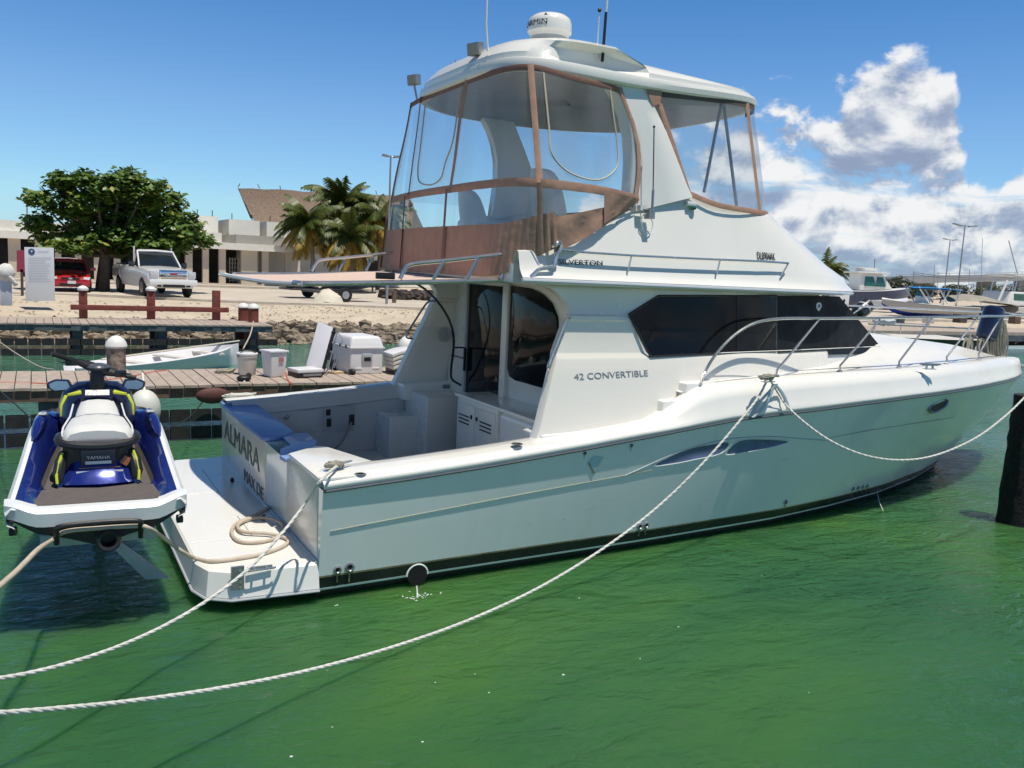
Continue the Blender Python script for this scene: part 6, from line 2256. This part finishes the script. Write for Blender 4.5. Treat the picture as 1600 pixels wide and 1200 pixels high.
# ---- broad-leaved tree
leafm = None
def leaf_material(name, c1, c2, c3, trans=.25, vs_=.9):
    m = bpy.data.materials.new(name); m.use_nodes = True
    t = NG(m.node_tree); b = m.node_tree.nodes['Principled BSDF']
    geo = t.n('ShaderNodeNewGeometry')
    colr = t.ramp(geo.outputs['Random Per Island'], [(.0, c1), (.5, c2), (.93, c2), (1.0, c3)])
    t.put(b.inputs['Base Color'], colr)
    b.inputs['Roughness'].default_value = .45
    tr = t.n('ShaderNodeBsdfTranslucent'); t.put(tr.inputs[0], colr)
    mx_ = t.n('ShaderNodeMixShader'); mx_.inputs[0].default_value = trans
    t.put(mx_.inputs[1], b.outputs[0]); t.put(mx_.inputs[2], tr.outputs[0])
    t.put(m.node_tree.nodes['Material Output'].inputs[0], mx_.outputs[0])
    return m
barkm = mat('grey_bark', (.13, .10, .075), .9, var=.3, vscale=5, bump=.02, bscale=14)
random.seed(31)
YT = 35.5
tr_ = thing('shade_tree', 'broad dark green almond tree shading the cars', 'tree', tuple(at(160, 460, 1, YT)))
lobes = []
for px, py, rx, ry in ((95, 285, 26, 16), (60, 312, 20, 14), (60, 350, 24, 16), (85, 375, 26, 12), (110, 320, 40, 34), (150, 290, 40, 26), (190, 285, 46, 24), (160, 335, 50, 45), (225, 300, 44, 30), (260, 325, 34, 30), (215, 345, 52, 42), (285, 355, 34, 24), (315, 374, 20, 12), (270, 378, 36, 18), (120, 368, 36, 20), (180, 378, 46, 18), (230, 382, 40, 16), (105, 383, 45, 13), (165, 388, 60, 12), (225, 390, 50, 12), (150, 370, 40, 20), (200, 365, 50, 22)):
    yy = YT + random.uniform(-1.5, 1.5)
    c_ = at(px, py, 1, yy)
    k_ = (at(px + 10, py, 1, yy) - c_).length / 10
    lobes.append((c_, rx * k_, ry * k_))
base = at(160, 462, 1, YT)
m_ = MB()
trunk_top = Vector((base.x + .15, YT, base.z + 1.9))
m_.tube(smooth([(base.x, YT, .8), (base.x + .05, YT, 1.6), tuple(trunk_top)], 5), [.34 - .10 * i / 10 for i in range(11)], 10)
for c_, rx, ry in lobes:
    mid = trunk_top.lerp(c_, .5) + Vector((0, 0, -.25))
    P = smooth([trunk_top, mid, c_], 4)
    m_.tube(P, [.11 * (1 - .8 * i / (len(P) - 1)) for i in range(len(P))], 6)
m_.build('trunk', barkm, tr_)
lf = MB()
def leaf(lf, c, n, s_, asp=.55, up=None):
    n = n.normalized(); a = n.orthogonal().normalized()
    a = (Matrix.Rotation(random.uniform(0, 2 * PI), 3, n) @ a)
    b = n.cross(a)
    i = len(lf.v)
    lf.v += [c - a * s_, c - b * s_ * asp, c + a * s_, c + b * s_ * asp]
    lf.f.append((i, i + 1, i + 2, i + 3)); lf.m.append(0)
for c_, rx, ry in lobes:
    ncl = int(62 * rx * ry) + 16
    for k in range(ncl):
        d = Vector((random.gauss(0, 1), random.gauss(0, 1), random.gauss(0, 1))).normalized()
        r_ = random.uniform(.25, 1.04) ** .6
        cc = c_ + Vector((d.x * rx, d.y * max(rx * .9, 1.0), d.z * ry)) * r_
        for j in range(13):
            off_ = Vector((random.gauss(0, .16), random.gauss(0, .16), random.gauss(0, .09)))
            n_ = Vector((d.x * .5 + random.uniform(-.6, .6), d.y * .5 + random.uniform(-.6, .6), .8 + random.uniform(-.3, .5)))
            leaf(lf, cc + off_, n_, random.uniform(.12, .20), .62)
lf.build('crown', leaf_material('almond_leaves', (.045, .090, .016), (.115, .195, .030), (.34, .32, .06)), tr_, merge=False, flat=True, normals=False)

# ---- palms
palm_g = leaf_material('palm_fronds', (.045, .075, .016), (.11, .14, .028), (.22, .20, .04), .3)
palm_y = leaf_material('yellowed_fronds', (.26, .18, .03), (.42, .28, .045), (.5, .34, .07), .3)
palm_tr = mat('palm_bark', (.20, .16, .12), .9, var=.2, vscale=3, bump=.02, bscale=10)
def palm(label, cx, cy, y, fr_px, basepx, nf, yel=.3, wind=-.25, seedv=1, group='coconut palms'):
    random.seed(seedv)
    c_ = at(cx, cy, 1, y)
    sc__ = (at(cx + 10, cy, 1, y) - c_).length / 10
    L0 = fr_px * sc__
    b_ = at(basepx[0], basepx[1], 1, y)
    o = thing('palm_tree', label, 'palm', (b_.x, y, .9), 0, group)
    m_ = MB(); m_.tube(smooth([(b_.x, y, .8), tuple(Vector((b_.x, y, .8)).lerp(c_, .5) + Vector((.15, 0, 0))), tuple(c_)], 6), [.17 - .06 * i / 12 for i in range(13)], 8)
    m_.build('trunk', palm_tr, o)
    for grp, matx in (('green', palm_g), ('yellow', palm_y)):
        fm = MB()
        n_ = int(nf * (1 - yel)) if grp == 'green' else int(nf * yel)
        for k in range(n_):
            az_ = random.uniform(0, 2 * PI)
            e0 = random.uniform(.0, 1.25) if grp == 'green' else random.uniform(-.9, .15)
            L = L0 * random.uniform(.8, 1.1)
            d = Vector((math.cos(az_) * math.cos(e0) + wind * .5, math.sin(az_) * math.cos(e0) * .8, math.sin(e0))).normalized()
            p = Vector(c_); step = L / 12
            prev = None
            for i in range(13):
                side = d.cross(Vector((0, 0, 1)))
                if side.length < .05: side = Vector((1, 0, 0))
                side.normalize()
                ll = L * .30 * math.sin(PI * min(1, .12 + i / 13.5)) ** .7
                for s2 in (1, -1):
                    for q in range(3):
                        pp = p + d * (step * q / 3)
                        tip_ = pp + (side * s2 * .75 + d * .45 + Vector((wind * .3, 0, -.55 - random.uniform(0, .35)))).normalized() * ll * random.uniform(.8, 1.1)
                        w_ = d * (.055 + .022 * L)
                        i0 = len(fm.v); fm.v += [pp - w_ * .6, pp + w_ * .6, tip_]; fm.f.append((i0, i0 + 1, i0 + 2)); fm.m.append(0)
                p = p + d * step
                d = (d + Vector((wind * .06, 0, -.135))).normalized()
        fm.build('crown' if grp == 'green' else 'yellow_fronds', matx, o, merge=False, flat=True, normals=False)
    return o
palm('leftmost palm of the clump, with a yellow lower frond over the white block', 483, 350, 46.5, 60, (487, 440), 60, .45, -.1, 1)
palm('tall dark palm with wind-blown fronds, highest of the clump', 535, 322, 48.5, 66, (527, 440), 64, .15, -.1, 2)
palm('low palm with mostly yellow drooping fronds in front of the tall dark palm', 548, 372, 45.5, 60, (548, 441), 66, .62, .1, 3)
palm('rightmost palm of the clump, behind the lamp post', 590, 340, 46.5, 62, (590, 442), 66, .5, .1, 4)
palm('palm partly cut off by the left edge of the picture', -22, 350, 58, 38, (-30, 440), 20, .6, .2, 5)
palm('small wind-blown palm beyond the yacht, left of the blue-hulled boat', 1290, 424, 70, 30, (1285, 470), 34, .1, .6, 6)

# ---- lamp posts
polem = mat('galvanised_pole', (.30, .32, .34), .5, metal=.4)
def lamp(label, bx_, by_, tx, ty, y, arm, heads):
    b_, t_ = at(bx_, by_, 1, y), at(tx, ty, 1, y)
    o = thing('street_lamp', label, 'street lamp', (b_.x, y, .9), 0, 'street lamps along the quay')
    m_ = MB(); r_ = .07 if y < 40 else .09
    m_.tube([(b_.x, y, .85), (b_.x, y, t_.z)], [r_, r_ * .6], 8); m_.build('pole', polem, o)
    k = (at(tx + 10, ty, 1, y) - t_).length / 10
    for s2 in heads:
        m_ = MB(); m_.box((b_.x + s2 * arm * k * .7, y, t_.z - .02), (arm * k * .75, .20, .10), Matrix.Rotation(-s2 * .12, 3, 'Y'))
        h_ = m_.build('lamp_head', polem, o, bevel=.02)
        m_ = MB(); m_.tube([(b_.x, y, t_.z - .05), (b_.x + s2 * arm * k * .6, y, t_.z - .02)], .03, 5); m_.build('arm', polem, h_)
    return o
lamp('tall grey double-headed lamp post in front of the palm clump', 604, 475, 608, 243, 29.8, 12, (-1, 1))
lamp('nearer and taller of the two lamp posts beyond the bow', 1492, 492, 1508, 352, 36, 17, (-1, 1))
lamp('farther and shorter of the two lamp posts beyond the bow', 1474, 470, 1484, 374, 62, 10, (-1, 1))

# ---- boats and trailers on the hard behind the palms
tlm = mat('trailer_frame', (.05, .05, .055), .6, metal=.3)
def trailer(label, px, py, y, L, rz, cargo, wheelr=.30):
    p_ = at(px, py, 1, y); T = Matrix.Translation((p_.x, y, .9)) @ Matrix.Rotation(rz, 4, 'Z')
    o = thing('boat_trailer', label, 'trailer', (p_.x, y, .9), rz)
    m_ = MB()
    for s2 in (-.7, .7):
        m_.tube([(-L / 2, s2, .45), (L * .2, s2, .45), (L / 2, 0, .45)], .05, 6)
    for x in (-L / 2, -L * .2, L * .15):
        m_.tube([(x, -.75, .45), (x, .75, .45)], .045, 6)
    m_.tube([(L * .45, 0, .45), (L * .45, 0, .9)], .04, 6)
    m_.xf(T); m_.build('frame', tlm, o)
    for s2 in (-.95, .95):
        for x in (-L * .12,):
            m_ = MB(); m_.lathe([(.001, -.09), (wheelr, -.09), (wheelr, .09), (.001, .09)], (x, s2, wheelr), 16, ax='y'); m_.xf(T); w_ = m_.build('wheel', tyre, o)
            m_ = MB(); m_.lathe([(.001, 0), (wheelr * .55, 0)], (x, s2 - .095 if s2 < 0 else s2 + .095, wheelr), 14, ax='y'); m_.xf(T); m_.build('rim', rim, w_, normals=False)
    return o, T
o, T = trailer('black boat trailer with a dark covered boat beyond the awning', 508, 455, 34, 4.2, .15, None)
m_ = MB(); rows = []
for i in range(11):
    t = i / 10; w_ = .8 * (1 - t ** 3) + .02
    rows.append([(-2 + 4.2 * t, -w_, 1.0 + .1 * t), (-2 + 4.2 * t, -w_ * .6, .6 + .25 * t), (-2 + 4.2 * t, 0, .5 + .4 * t), (-2 + 4.2 * t, w_ * .6, .6 + .25 * t), (-2 + 4.2 * t, w_, 1.0 + .1 * t), (-2 + 4.2 * t, w_ * .5, 1.15 + .1 * t), (-2 + 4.2 * t, -w_ * .5, 1.15 + .1 * t)])
m_.grid(rows, close=True); m_.cap(rows[0]); m_.xf(T)
cbt = m_.build('covered_boat', mat('black_boat_cover', (.02, .022, .03), .7, var=.3), None); tag(cbt, 'dark covered boat lying on the black trailer beyond the awning', 'boat')
o, T = trailer('trailer with a white-rimmed wheel under the dark blue dinghy near the lamp post', 536, 462, 31.5, 3.6, .2, None, .34)
m_ = MB(); m_.ball((.2, 0, .85), .55, 12, 0, (2.6, 1.2, .55)); m_.xf(T); o2 = m_.build('covered_dinghy', mat('navy_cover', (.02, .03, .07), .6, var=.3), None, normals=False); tag(o2, 'dinghy under a crumpled dark blue cover on the trailer near the lamp post', 'dinghy')
p_ = at(512, 458, 1, 30.5)
m_ = MB(); m_.lathe([(.75, 0), (.62, .25), (.35, .5), (.15, .58), (.001, .6)], (p_.x, 30.5, .88), 10)
random.seed(8)
for v in m_.v: v += Vector([random.uniform(-.06, .06) for _ in range(3)])
o3 = m_.build('white_mound', mat('pale_lime_pile', (.62, .57, .46), .95, var=.08, vscale=3), None); tag(o3, 'small pale heap beside the trailer wheel under the awning edge', 'heap')
p_ = at(617, 462, 1, 31); m_ = MB(); m_.bx(p_.x - .08, p_.x + .08, 31, 31.15, .85, 1.45); o4 = m_.build('wooden_stake', brownt, None); tag(o4, 'short brown wooden stake standing on the sand right of the lamp post', 'post')
random.seed(14)
m_ = MB()
for i in range(260):
    x = random.uniform(at(600, 450, 1, 36).x, at(700, 450, 1, 36).x); 
    m_.box((x, 36 + random.uniform(-1.5, 1.5), .95 + random.uniform(0, .35)), (random.uniform(.1, .5), random.uniform(.1, .4), random.uniform(.05, .3)), Matrix.Rotation(random.uniform(0, 3), 3, 'Z') @ Matrix.Rotation(random.uniform(-.5, .5), 3, 'X'))
tag(m_.build('debris_pile', mat('dark_debris', (.08, .065, .055), .9, var=.7, vscale=1.5), None, merge=False), 'low dark line of debris and rubble at the back of the sandy lot', 'debris', kind='stuff')

# ---- beyond the bow: jetty, stored boats, bridge, tree line
def hull_boat(o, T, L, W, H, m_hull, m_deck, m_bot=None, keel=.0, flare=.72):
    m_ = MB(); rows = []
    for i in range(17):
        t = i / 16
        w_ = W / 2 * (1 - max(0, (t - .45) / .55) ** 2.4)
        zt = H * (.82 + .30 * t * t)
        zk = keel + H * .75 * max(0, (t - .72) / .28) ** 2
        x = -L / 2 + L * t
        rows.append([(x, 0, zk), (x, -w_ * flare, lerp(zk, zt, .28)), (x, -w_ * .92, lerp(zk, zt, .6)), (x, -w_, zt), (x, -w_ * .93, zt + .03), (x, 0, zt + .10 * t), (x, w_ * .93, zt + .03), (x, w_, zt), (x, w_ * .92, lerp(zk, zt, .6)), (x, w_ * flare, lerp(zk, zt, .28))])
    m_.grid(rows, close=True, mfn=lambda i, j: 2 if j in (0, 9) and m_bot else 1 if j in (3, 4, 5, 6) else 0)
    m_.cap(rows[0]); m_.xf(T)
    return m_.build('hull', [m_hull, m_deck] + ([m_bot] if m_bot else []), o, angle=35)


def boat(name, label, px, py, y, rz, L, W, H, mh, md, mb=None, z0=None):
    p_ = at(px, py, 1, y)
    z = .9 if z0 is None else z0
    o = thing(name, label, 'boat', (p_.x, y, z), rz)
    T = Matrix.Translation((p_.x, y, z)) @ Matrix.Rotation(rz, 4, 'Z')
    return o, T, hull_boat(o, T, L, W, H, mh, md, mb)


navyh = mat('navy_hull', (.02, .05, .12), .25, coat=.4); greyh = mat('pale_grey_hull', (.42, .40, .37), .4); teal_g = mat('green_cabin_glass', (.02, .12, .09), .08, var=.2, coat=.4)
bluc = mat('bright_blue_canvas', (.0, .19, .52), .6); tarp = mat('grey_tarpaulin', (.30, .28, .23), .8, var=.15, vscale=1.5, bump=.03, bscale=4)
# 1 blue-hulled cabin boat
o, T, h = boat('cabin_boat', 'white cabin boat with navy hull on stands just beyond the windscreen', 1358, 470, 42, -.32, 7.6, 2.6, 1.75, navyh, gel, mat('tan_bottom', (.38, .27, .17), .8), .9)
def part(m_, name, mats, par, T_=None, **kw):
    m_.xf(T_ if T_ is not None else T); return m_.build(name, mats, par, **kw)
m_ = MB(); m_.prism([(-1.6, -.95, 1.6), (-1.5, -.85, 3.0), (.5, -.85, 3.0), (1.5, -.95, 1.75)], (0, 1.8, 0)); part(m_, 'cabin', gel, o, bevel=.05)
for (a_, b_, c_, d_) in ((-1.2, -.3, 1.95, 2.75), (-.1, .6, 1.95, 2.75)):
    m_ = MB(); m_.prism([(a_, -1.0, c_), (a_ + .05, -.93, d_), (b_ - .1, -.93, d_), (b_ + .2, -1.0, c_)], (0, .06, 0)); part(m_, 'cabin_window', teal_g, o)
m_ = MB(); m_.bx(-2.0, 1.0, -1.15, 1.15, 3.0, 3.13); part(m_, 'hardtop', gel, o, bevel=.05)
m_ = MB(); m_.bx(-1.2, -.1, -.8, .8, 3.2, 3.42); m_.bx(-1.6, .2, -.5, .5, 3.42, 3.5); part(m_, 'upper_station', gel, o, bevel=.04)
for x in (-2.2, 1.6):
    m_ = MB(); m_.bx(x - .08, x + .08, -.9, .9, .0, .55); part(m_, 'stand', timber, o)
# 2 skiff with bright blue bimini
o, T, h = boat('skiff', 'grey skiff with blue bottom and bright blue bimini on a trailer', 1448, 482, 29.5, PI - .45, 6.4, 2.1, .95, greyh, gel, mat('blue_bottom', (.03, .06, .30), .5), .95)
m_ = MB(); rows = [[(x, y_, 2.02 - .06 * abs(y_) ** 2 - .02 * (x - .2) ** 2) for y_ in (-1.1, -.5, 0, .5, 1.1)] for x in (-1.9, -1, 0, 1, 1.6)]
m_.grid(rows); m_.grid([[Vector(p) - Vector((0, 0, .06)) for p in r_] for r_ in rows]); part(m_, 'bimini', bluc, o)
for x, xt in ((-1.4, -1.7), (-.9, -.2), (.4, 1.2), (-.5, -1.0)):
    for s2 in (-1, 1):
        m_ = MB(); m_.tube([(x, s2 * .95, .95), (xt, s2 * .95, 1.98)], .05, 6); part(m_, 'bimini_frame', gel, o)
m_ = MB(); m_.bx(.0, .7, -.4, .4, .9, 1.4); part(m_, 'console', gel, o, bevel=.05)
m_ = MB(); m_.prism([(.6, -.5, 1.3), (.5, -.4, 1.75), (.56, -.4, 1.75), (.68, -.5, 1.3)], (0, .9, 0)); part(m_, 'windscreen', teal_g, o)
# 3 white boat bow between them
o, T, h = boat('small_boat', 'small white bow of an open boat between the navy hull and the grey skiff', 1394, 480, 36, .15, 4.2, 1.8, .8, gel, gel, antifoul, 1.1)
# 4 tarpaulin boat
o, T, h = boat('covered_boat', 'dark hulled boat under a sagging grey tarpaulin left of the big white cruiser', 1528, 488, 28.5, -.35, 6.2, 2.1, .85, mat('dark_hull', (.03, .028, .025), .5), greyh, None, 1.0)
m_ = MB(); rows = []
for i in range(15):
    t = i / 14; x = -3.1 + 6.0 * t
    rows.append([(x, y_ * (1.3 - .9 * max(0, t - .6)), 1.0 + .62 * math.sin(PI * min(1, t * 1.1 + .08)) * (1 - abs(y_) ** 2 * .7) + random.uniform(-.04, .04)) for y_ in (-1, -.7, -.35, 0, .35, .7, 1)])
m_.grid(rows); part(m_, 'tarpaulin', tarp, o, angle=180)
# 5 big white cruiser at the right edge
o, T, h = boat('motor_cruiser', 'large white cruiser with a hardtop and radar at the far right edge', 1612, 490, 31, -.2, 9, 3.0, 1.7, gel, gel, None, .35)
m_ = MB(); m_.prism([(-4, -1.3, 1.6), (-3.6, -1.2, 2.6), (1.8, -1.1, 2.6), (3.4, -1.2, 1.7)], (0, 2.6, 0)); part(m_, 'cabin', gel, o, bevel=.08)
m_ = MB(); m_.bx(-3.3, 1.2, -1.26, -1.20, 1.95, 2.45); part(m_, 'cabin_window', teal_g, o)
m_ = MB(); m_.bx(-3.6, 1.8, -1.4, 1.4, 3.75, 3.88); ht2 = part(m_, 'hardtop', gel, o, bevel=.05)
m_ = MB(); m_.lathe([(.001, 3.88), (.35, 3.9), (.38, 4.05), (.25, 4.15), (.001, 4.17)], (-1.0, 0, 0), 16); part(m_, 'radar_dome', gel, ht2)
for x, xt in ((-3.2, -3.0), (1.2, .6), (-1.0, -1.0)):
    for s2 in (-1.1, 1.1):
        m_ = MB(); m_.tube([(x, s2, 2.5), (xt, s2, 3.78)], .045, 6); part(m_, 'hardtop_leg', steel, o)
m_ = MB(); m_.bx(-2.8, .9, -1.12, -1.08, 2.65, 3.7); part(m_, 'clear_screen', clear, o)
m_ = MB(); m_.tube([(-5.0, -1.5, 1.9), (-4.3, -1.4, 3.4)], .09, 8); part(m_, 'white_strut', gel, o)
for x in (-3, 3):
    m_ = MB(); m_.bx(x - .12, x + .12, -.9, .9, -.1, .5); part(m_, 'stand', timber, o)

# moored boat just behind the yacht: two outboards, tarpaulin bundle
def outboard(label, px, py, y, tilt, s_, z=None):
    p_ = at(px, py, 1, y)
    T_ = Matrix.Translation(p_) @ Matrix.Rotation(tilt, 4, 'Y') @ Matrix.Scale(s_, 4)
    o = thing('outboard_motor', label, 'outboard motor', tuple(p_))
    m_ = MB(); m_.lathe([(.001, .42), (.16, .40), (.25, .30), (.27, .05), (.25, -.25), (.18, -.32), (.001, -.33)], (0, 0, 0), 16); m_.xf(T_); m_.build('cowl', mat('outboard_black', (.018, .019, .022), .3, coat=.4), o)
    m_ = MB(); m_.box((0, 0, -.65), (.16, .22, .75), None, 0, 1.2); m_.box((.02, 0, -.95), (.3, .12, .05)); m_.xf(T_); m_.build('leg', blackp, o, bevel=.02)
    m_ = MB(); m_.lathe([(.272, .10), (.275, .06), (.272, .04)], (0, 0, 0), 16); m_.xf(T_); m_.build('cowl_band', vinylw, o)
    return o
outboard('tilted black outboard motor behind the yacht windscreen cover', 1347, 484, 12, 1.0, 1.05)
m_ = MB(); c_ = at(1382, 502, 1, 12); m_.ball(c_, .35, 14, 0, (1.6, .8, .42))
random.seed(6)
for v in m_.v: v += Vector([random.uniform(-.035, .035) for _ in range(3)])
o = m_.build('tarpaulin_bundle', mat('pale_blue_tarp', (.45, .49, .53), .6, var=.15, vscale=5), None, angle=60); tag(o, 'crumpled pale tarpaulin bundle right of the tilted black outboard', 'tarpaulin')
mb_o = thing('moored_skiff', 'low dark-hulled skiff moored behind the yacht, carrying the tilted outboard', 'boat', (13, 12, .4))
T2 = Matrix.Translation((at(1400, 520, 1, 12.4).x, 12.4, .35)) @ Matrix.Rotation(PI, 4, 'Z')
hull_boat(mb_o, T2, 7.5, 2.1, .75, mat('black_skiff_hull', (.02, .02, .024), .4), plw2)
m_ = MB()
for s2 in (-1, 1):
    m_.tube([(-3.2, s2 * .95, 1.05), (2.6, s2 * .85, 1.15)], .03, 6)
for x in (-3, -1.5, 0, 1.5):
    m_.tube([(x, -.95, .7), (x, -.95, 1.1)], .025, 5)
m_.xf(T2); m_.build('hand_rail', steel, mb_o)

# jetty beyond the bow with posts
fd2 = thing('quay_jetty', 'long pale timber jetty with dark posts beyond the bow', 'jetty', (32, 19, .8))
m_ = MB(); m_.bx(13.5, 75, 17.2, 20.4, .70, .86); m_.build('decking', plank, fd2)
m_ = MB(); m_.bx(13.5, 75, 17.15, 17.3, .40, .70); m_.build('fascia_beam', greyt, fd2)
for i in range(22):
    x = 14.2 + 2.6 * i
    m_ = MB(); m_.bx(x - .16, x + .16, 17.3, 17.6, -1.2, .7); m_.build('post', greyt, fd2)
hp = thing('float_pontoon', 'low grey-blue pontoon floating at the right edge below the jetty', 'pontoon', tuple(at(1585, 548, 2, .1)))
p_ = at(1590, 546, 2, .15); m_ = MB(); m_.bx(p_.x - 2.2, p_.x + 5, p_.y - .4, p_.y + 1.2, -.15, .22); m_.build('deck', mat('pontoon_grey', (.25, .33, .36), .6), hp, bevel=.03)

# masts and aerials standing up behind
for k, (px, pt_, pb_, y, r_, lab) in enumerate(((1367, 404, 436, 60, .06, 'thin dark pole above the cabin boat roof'), (1428, 424, 445, 95, .09, 'dark utility pole with a short crossarm over the tree line'), (1460, 414, 450, 85, .05, 'thin pole left of the farther lamp post'), (1466, 425, 450, 95, .05, 'short thin pole beside the farther lamp post'), (1515, 421, 450, 90, .05, 'thin pole right of the nearer lamp post'), (1535, 372, 455, 70, .035, 'very thin tall mast rising before the white cruiser'), (1582, 376, 428, 45, .05, 'slanting grey aerial of the far cruiser'), (344, 352, 372, 70, .06, 'thin mast pair between the white roof blocks'), (42, 316, 345, 75, .06, 'thin mast behind the arcade roof at the left'))):
    t_, b_ = at(px, pt_, 1, y), at(px - (6 if k == 6 else 0), pb_, 1, y)
    m_ = MB(); top3 = t_ if k != 6 else at(1576, 376, 1, y)
    m_.tube([(b_.x if k != 6 else at(1590, 428, 1, y).x, y, b_.z if k == 6 else .9), top3], r_, 5)
    if k == 1: m_.tube([t_ + Vector((-.9, 0, -.5)), t_ + Vector((.9, 0, -.5))], .06, 4)
    o = m_.build('mast', polem, None); tag(o, lab, 'mast')

# concrete bridge far right
br_ = thing('road_bridge', 'long grey concrete bridge with railing on the far horizon at right', 'bridge', tuple(at(1520, 440, 1, 150)))
YB = 150
pA, pB, pC = at(1400, 434, 1, YB), at(1560, 431, 1, YB), at(1700, 434, 1, YB)
concg = mat('bridge_concrete', (.30, .31, .32), .9, var=.06, vscale=.2)
m_ = MB(); P = smooth([pA, pB, pC, pC + Vector((200, 0, -3))], 8)
m_.grid([[p + Vector((0, 0, 0)) for p in P], [p + Vector((0, 0, -1.7)) for p in P], [p + Vector((0, 8, -1.7)) for p in P], [p + Vector((0, 8, 0)) for p in P]], close=False); m_.build('deck_girder', concg, br_)
m_ = MB(); m_.tube([p + Vector((0, 0, .9)) for p in P], .08, 4)
for p in P[::2]: m_.tube([p, p + Vector((0, 0, .9))], .06, 4)
m_.build('railing', concg, br_)
for p in P[3::5]:
    m_ = MB(); m_.bx(p.x - 1, p.x + 1, YB + 1, YB + 6, .5, p.z - 1.6); m_.build('pier', concg, br_)

# tree line and scrub far off, right
scr = leaf_material('scrub_leaves', (.018, .030, .012), (.040, .055, .022), (.07, .07, .035), .15)
random.seed(77)
m_ = MB()
def blob_trees(m_, x0p, x1p, yb, n, hpx):
    for i in range(n):
        px = random.uniform(x0p, x1p)
        hp = interp(hpx, px)
        c_ = at(px, 452, 1, yb + random.uniform(0, 10))
        top_ = at(px, 452 - hp * random.uniform(.5, 1.0), 1, c_.y)
        rx = random.uniform(.8, 2.0)
        for j in range(110):
            d = Vector((random.gauss(0, 1), random.gauss(0, 1), random.gauss(0, 1))).normalized()
            leaf(m_, Vector((c_.x, c_.y, lerp(.9, top_.z, .6))) + Vector((d.x * rx, d.y * rx, d.z * (top_.z - .9) * .45)), d + Vector((0, 0, .5)), random.uniform(.18, .34))
blob_trees(m_, 1360, 1425, 78, 46, [(1360, 12), (1385, 18), (1405, 24), (1425, 10)])
blob_trees(m_, 1425, 1640, 100, 60, [(1425, 8), (1640, 8)])
blob_trees(m_, 1200, 1365, 90, 40, [(1200, 10), (1365, 12)])
tag(m_.build('distant_scrub', scr, None, merge=False, flat=True, normals=False), 'dark green scrub and trees forming the far shoreline beyond the bow', 'scrub', kind='stuff')
m_ = MB()
blob_trees(m_, 470, 760, 75, 40, [(470, 14), (560, 34), (760, 30)])
blob_trees(m_, -80, 60, 80, 12, [(-80, 18), (60, 18)])
blob_trees(m_, 760, 1200, 85, 60, [(760, 20), (1200, 12)])
tag(m_.build('distant_scrub', scr, None, merge=False, flat=True, normals=False), 'dark green trees behind the palms and the low white house', 'scrub', kind='stuff')
random.seed(5)
# crates and boxes standing about by the navy-hulled boat
p_ = at(1318, 478, 1, 32)
m_ = MB(); m_.bx(p_.x - .9, p_.x + .5, 32, 32.5, .9, at(1318, 455, 1, 32).z); o = m_.build('leaning_sign', plw, None, bevel=.02); tag(o, 'white board with a small mark leaning before the navy-hulled boat', 'board')
m_ = MB(); c_ = at(1319, 470, 1, 31.98); m_.lathe([(.001, 0), (.12, 0)], c_, 12, ax='y'); o2 = m_.build('mark', rubber, o, normals=False)
for i, (px, py, y, s_, mm, lab) in enumerate(((1405, 500, 22.5, .35, greyt, 'small dark crate on the jetty left of the grey skiff'), (1450, 505, 22.8, .4, plw2, 'pale box on the jetty below the grey skiff'), (1500, 498, 24, .5, timber, 'dark wooden crate on the quay below the tarpaulin boat'), (1585, 503, 24, .45, brownt, 'brown crate on the quay at the right edge'))):
    p_ = at(px, py, 1, y); m_ = MB(); m_.box((p_.x, y, .9 + s_ / 2), (s_ * 1.4, s_, s_)); o = m_.build('crate', mm, None, bevel=.02); tag(o, lab, 'crate', 'crates on the quay')
# water splash from the exhaust and drifting specks
spm = mat('white_foam', (.75, .78, .78), .4)
random.seed(12)
m_ = MB()
for k in range(46):
    a_ = random.uniform(0, 2 * PI); r_ = abs(random.gauss(0, .085))
    c_ = at(652, 935, 2, WATER_Z) + Vector((r_ * math.cos(a_) * 1.4, r_ * math.sin(a_), random.uniform(0, .04) * (1 if r_ < .1 else 0) + .004))
    m_.ball(c_, random.uniform(.002, .007), 5, 0, (1.6, 1.2, .5))
m_.tube([at(651, 915, 2, .02), at(652, 925, 2, -.03), at(652, 932, 2, -.06)], .006, 5)
tag(m_.build('exhaust_splash', spm, None, merge=False), 'small white splash of cooling water under the exhaust outlet', 'splash', kind='stuff')
m_ = MB()
for px, py in ((519, 1137), (793, 879), (802, 877), (1264, 1083), (905, 935), (680, 1067), (742, 1054), (764, 1083), (1000, 1030), (880, 1055), (524, 947), (527, 946), (1190, 900), (1060, 980), (660, 1160), (455, 1183)):
    c_ = at(px, py, 2, WATER_Z); m_.ball(c_ + Vector((0, 0, .004)), random.uniform(.003, .009), 6, 0, (1.5, 1, .4))
tag(m_.build('foam_specks', spm, None, merge=False), 'tiny white foam specks drifting on the green water in front', 'foam', kind='stuff')
m_ = MB(); m_.tube(smooth([surf(1370, 768, hull_v), at(1374, 784, 2, -.0), at(1380, 798, 2, WATER_Z)], 4), .004, 5)
tag(m_.build('bilge_trickle', spm, None), 'thin trickle of water from the outlets near the bow', 'water jet')

w_ = MB()
for dz in (0, -.35):
    a_, b_ = at(1428, 426, 1, 95) + Vector((0, 0, dz)), at(1640, 424, 1, 95) + Vector((0, 0, dz))
    w_.tube([a_.lerp(b_, t / 10) - Vector((0, 0, 1.2 * math.sin(PI * t / 10))) for t in range(11)], .03, 4)
tag(w_.build('overhead_wires', rubber, None), 'thin sagging wires running right from the far utility pole', 'wires')
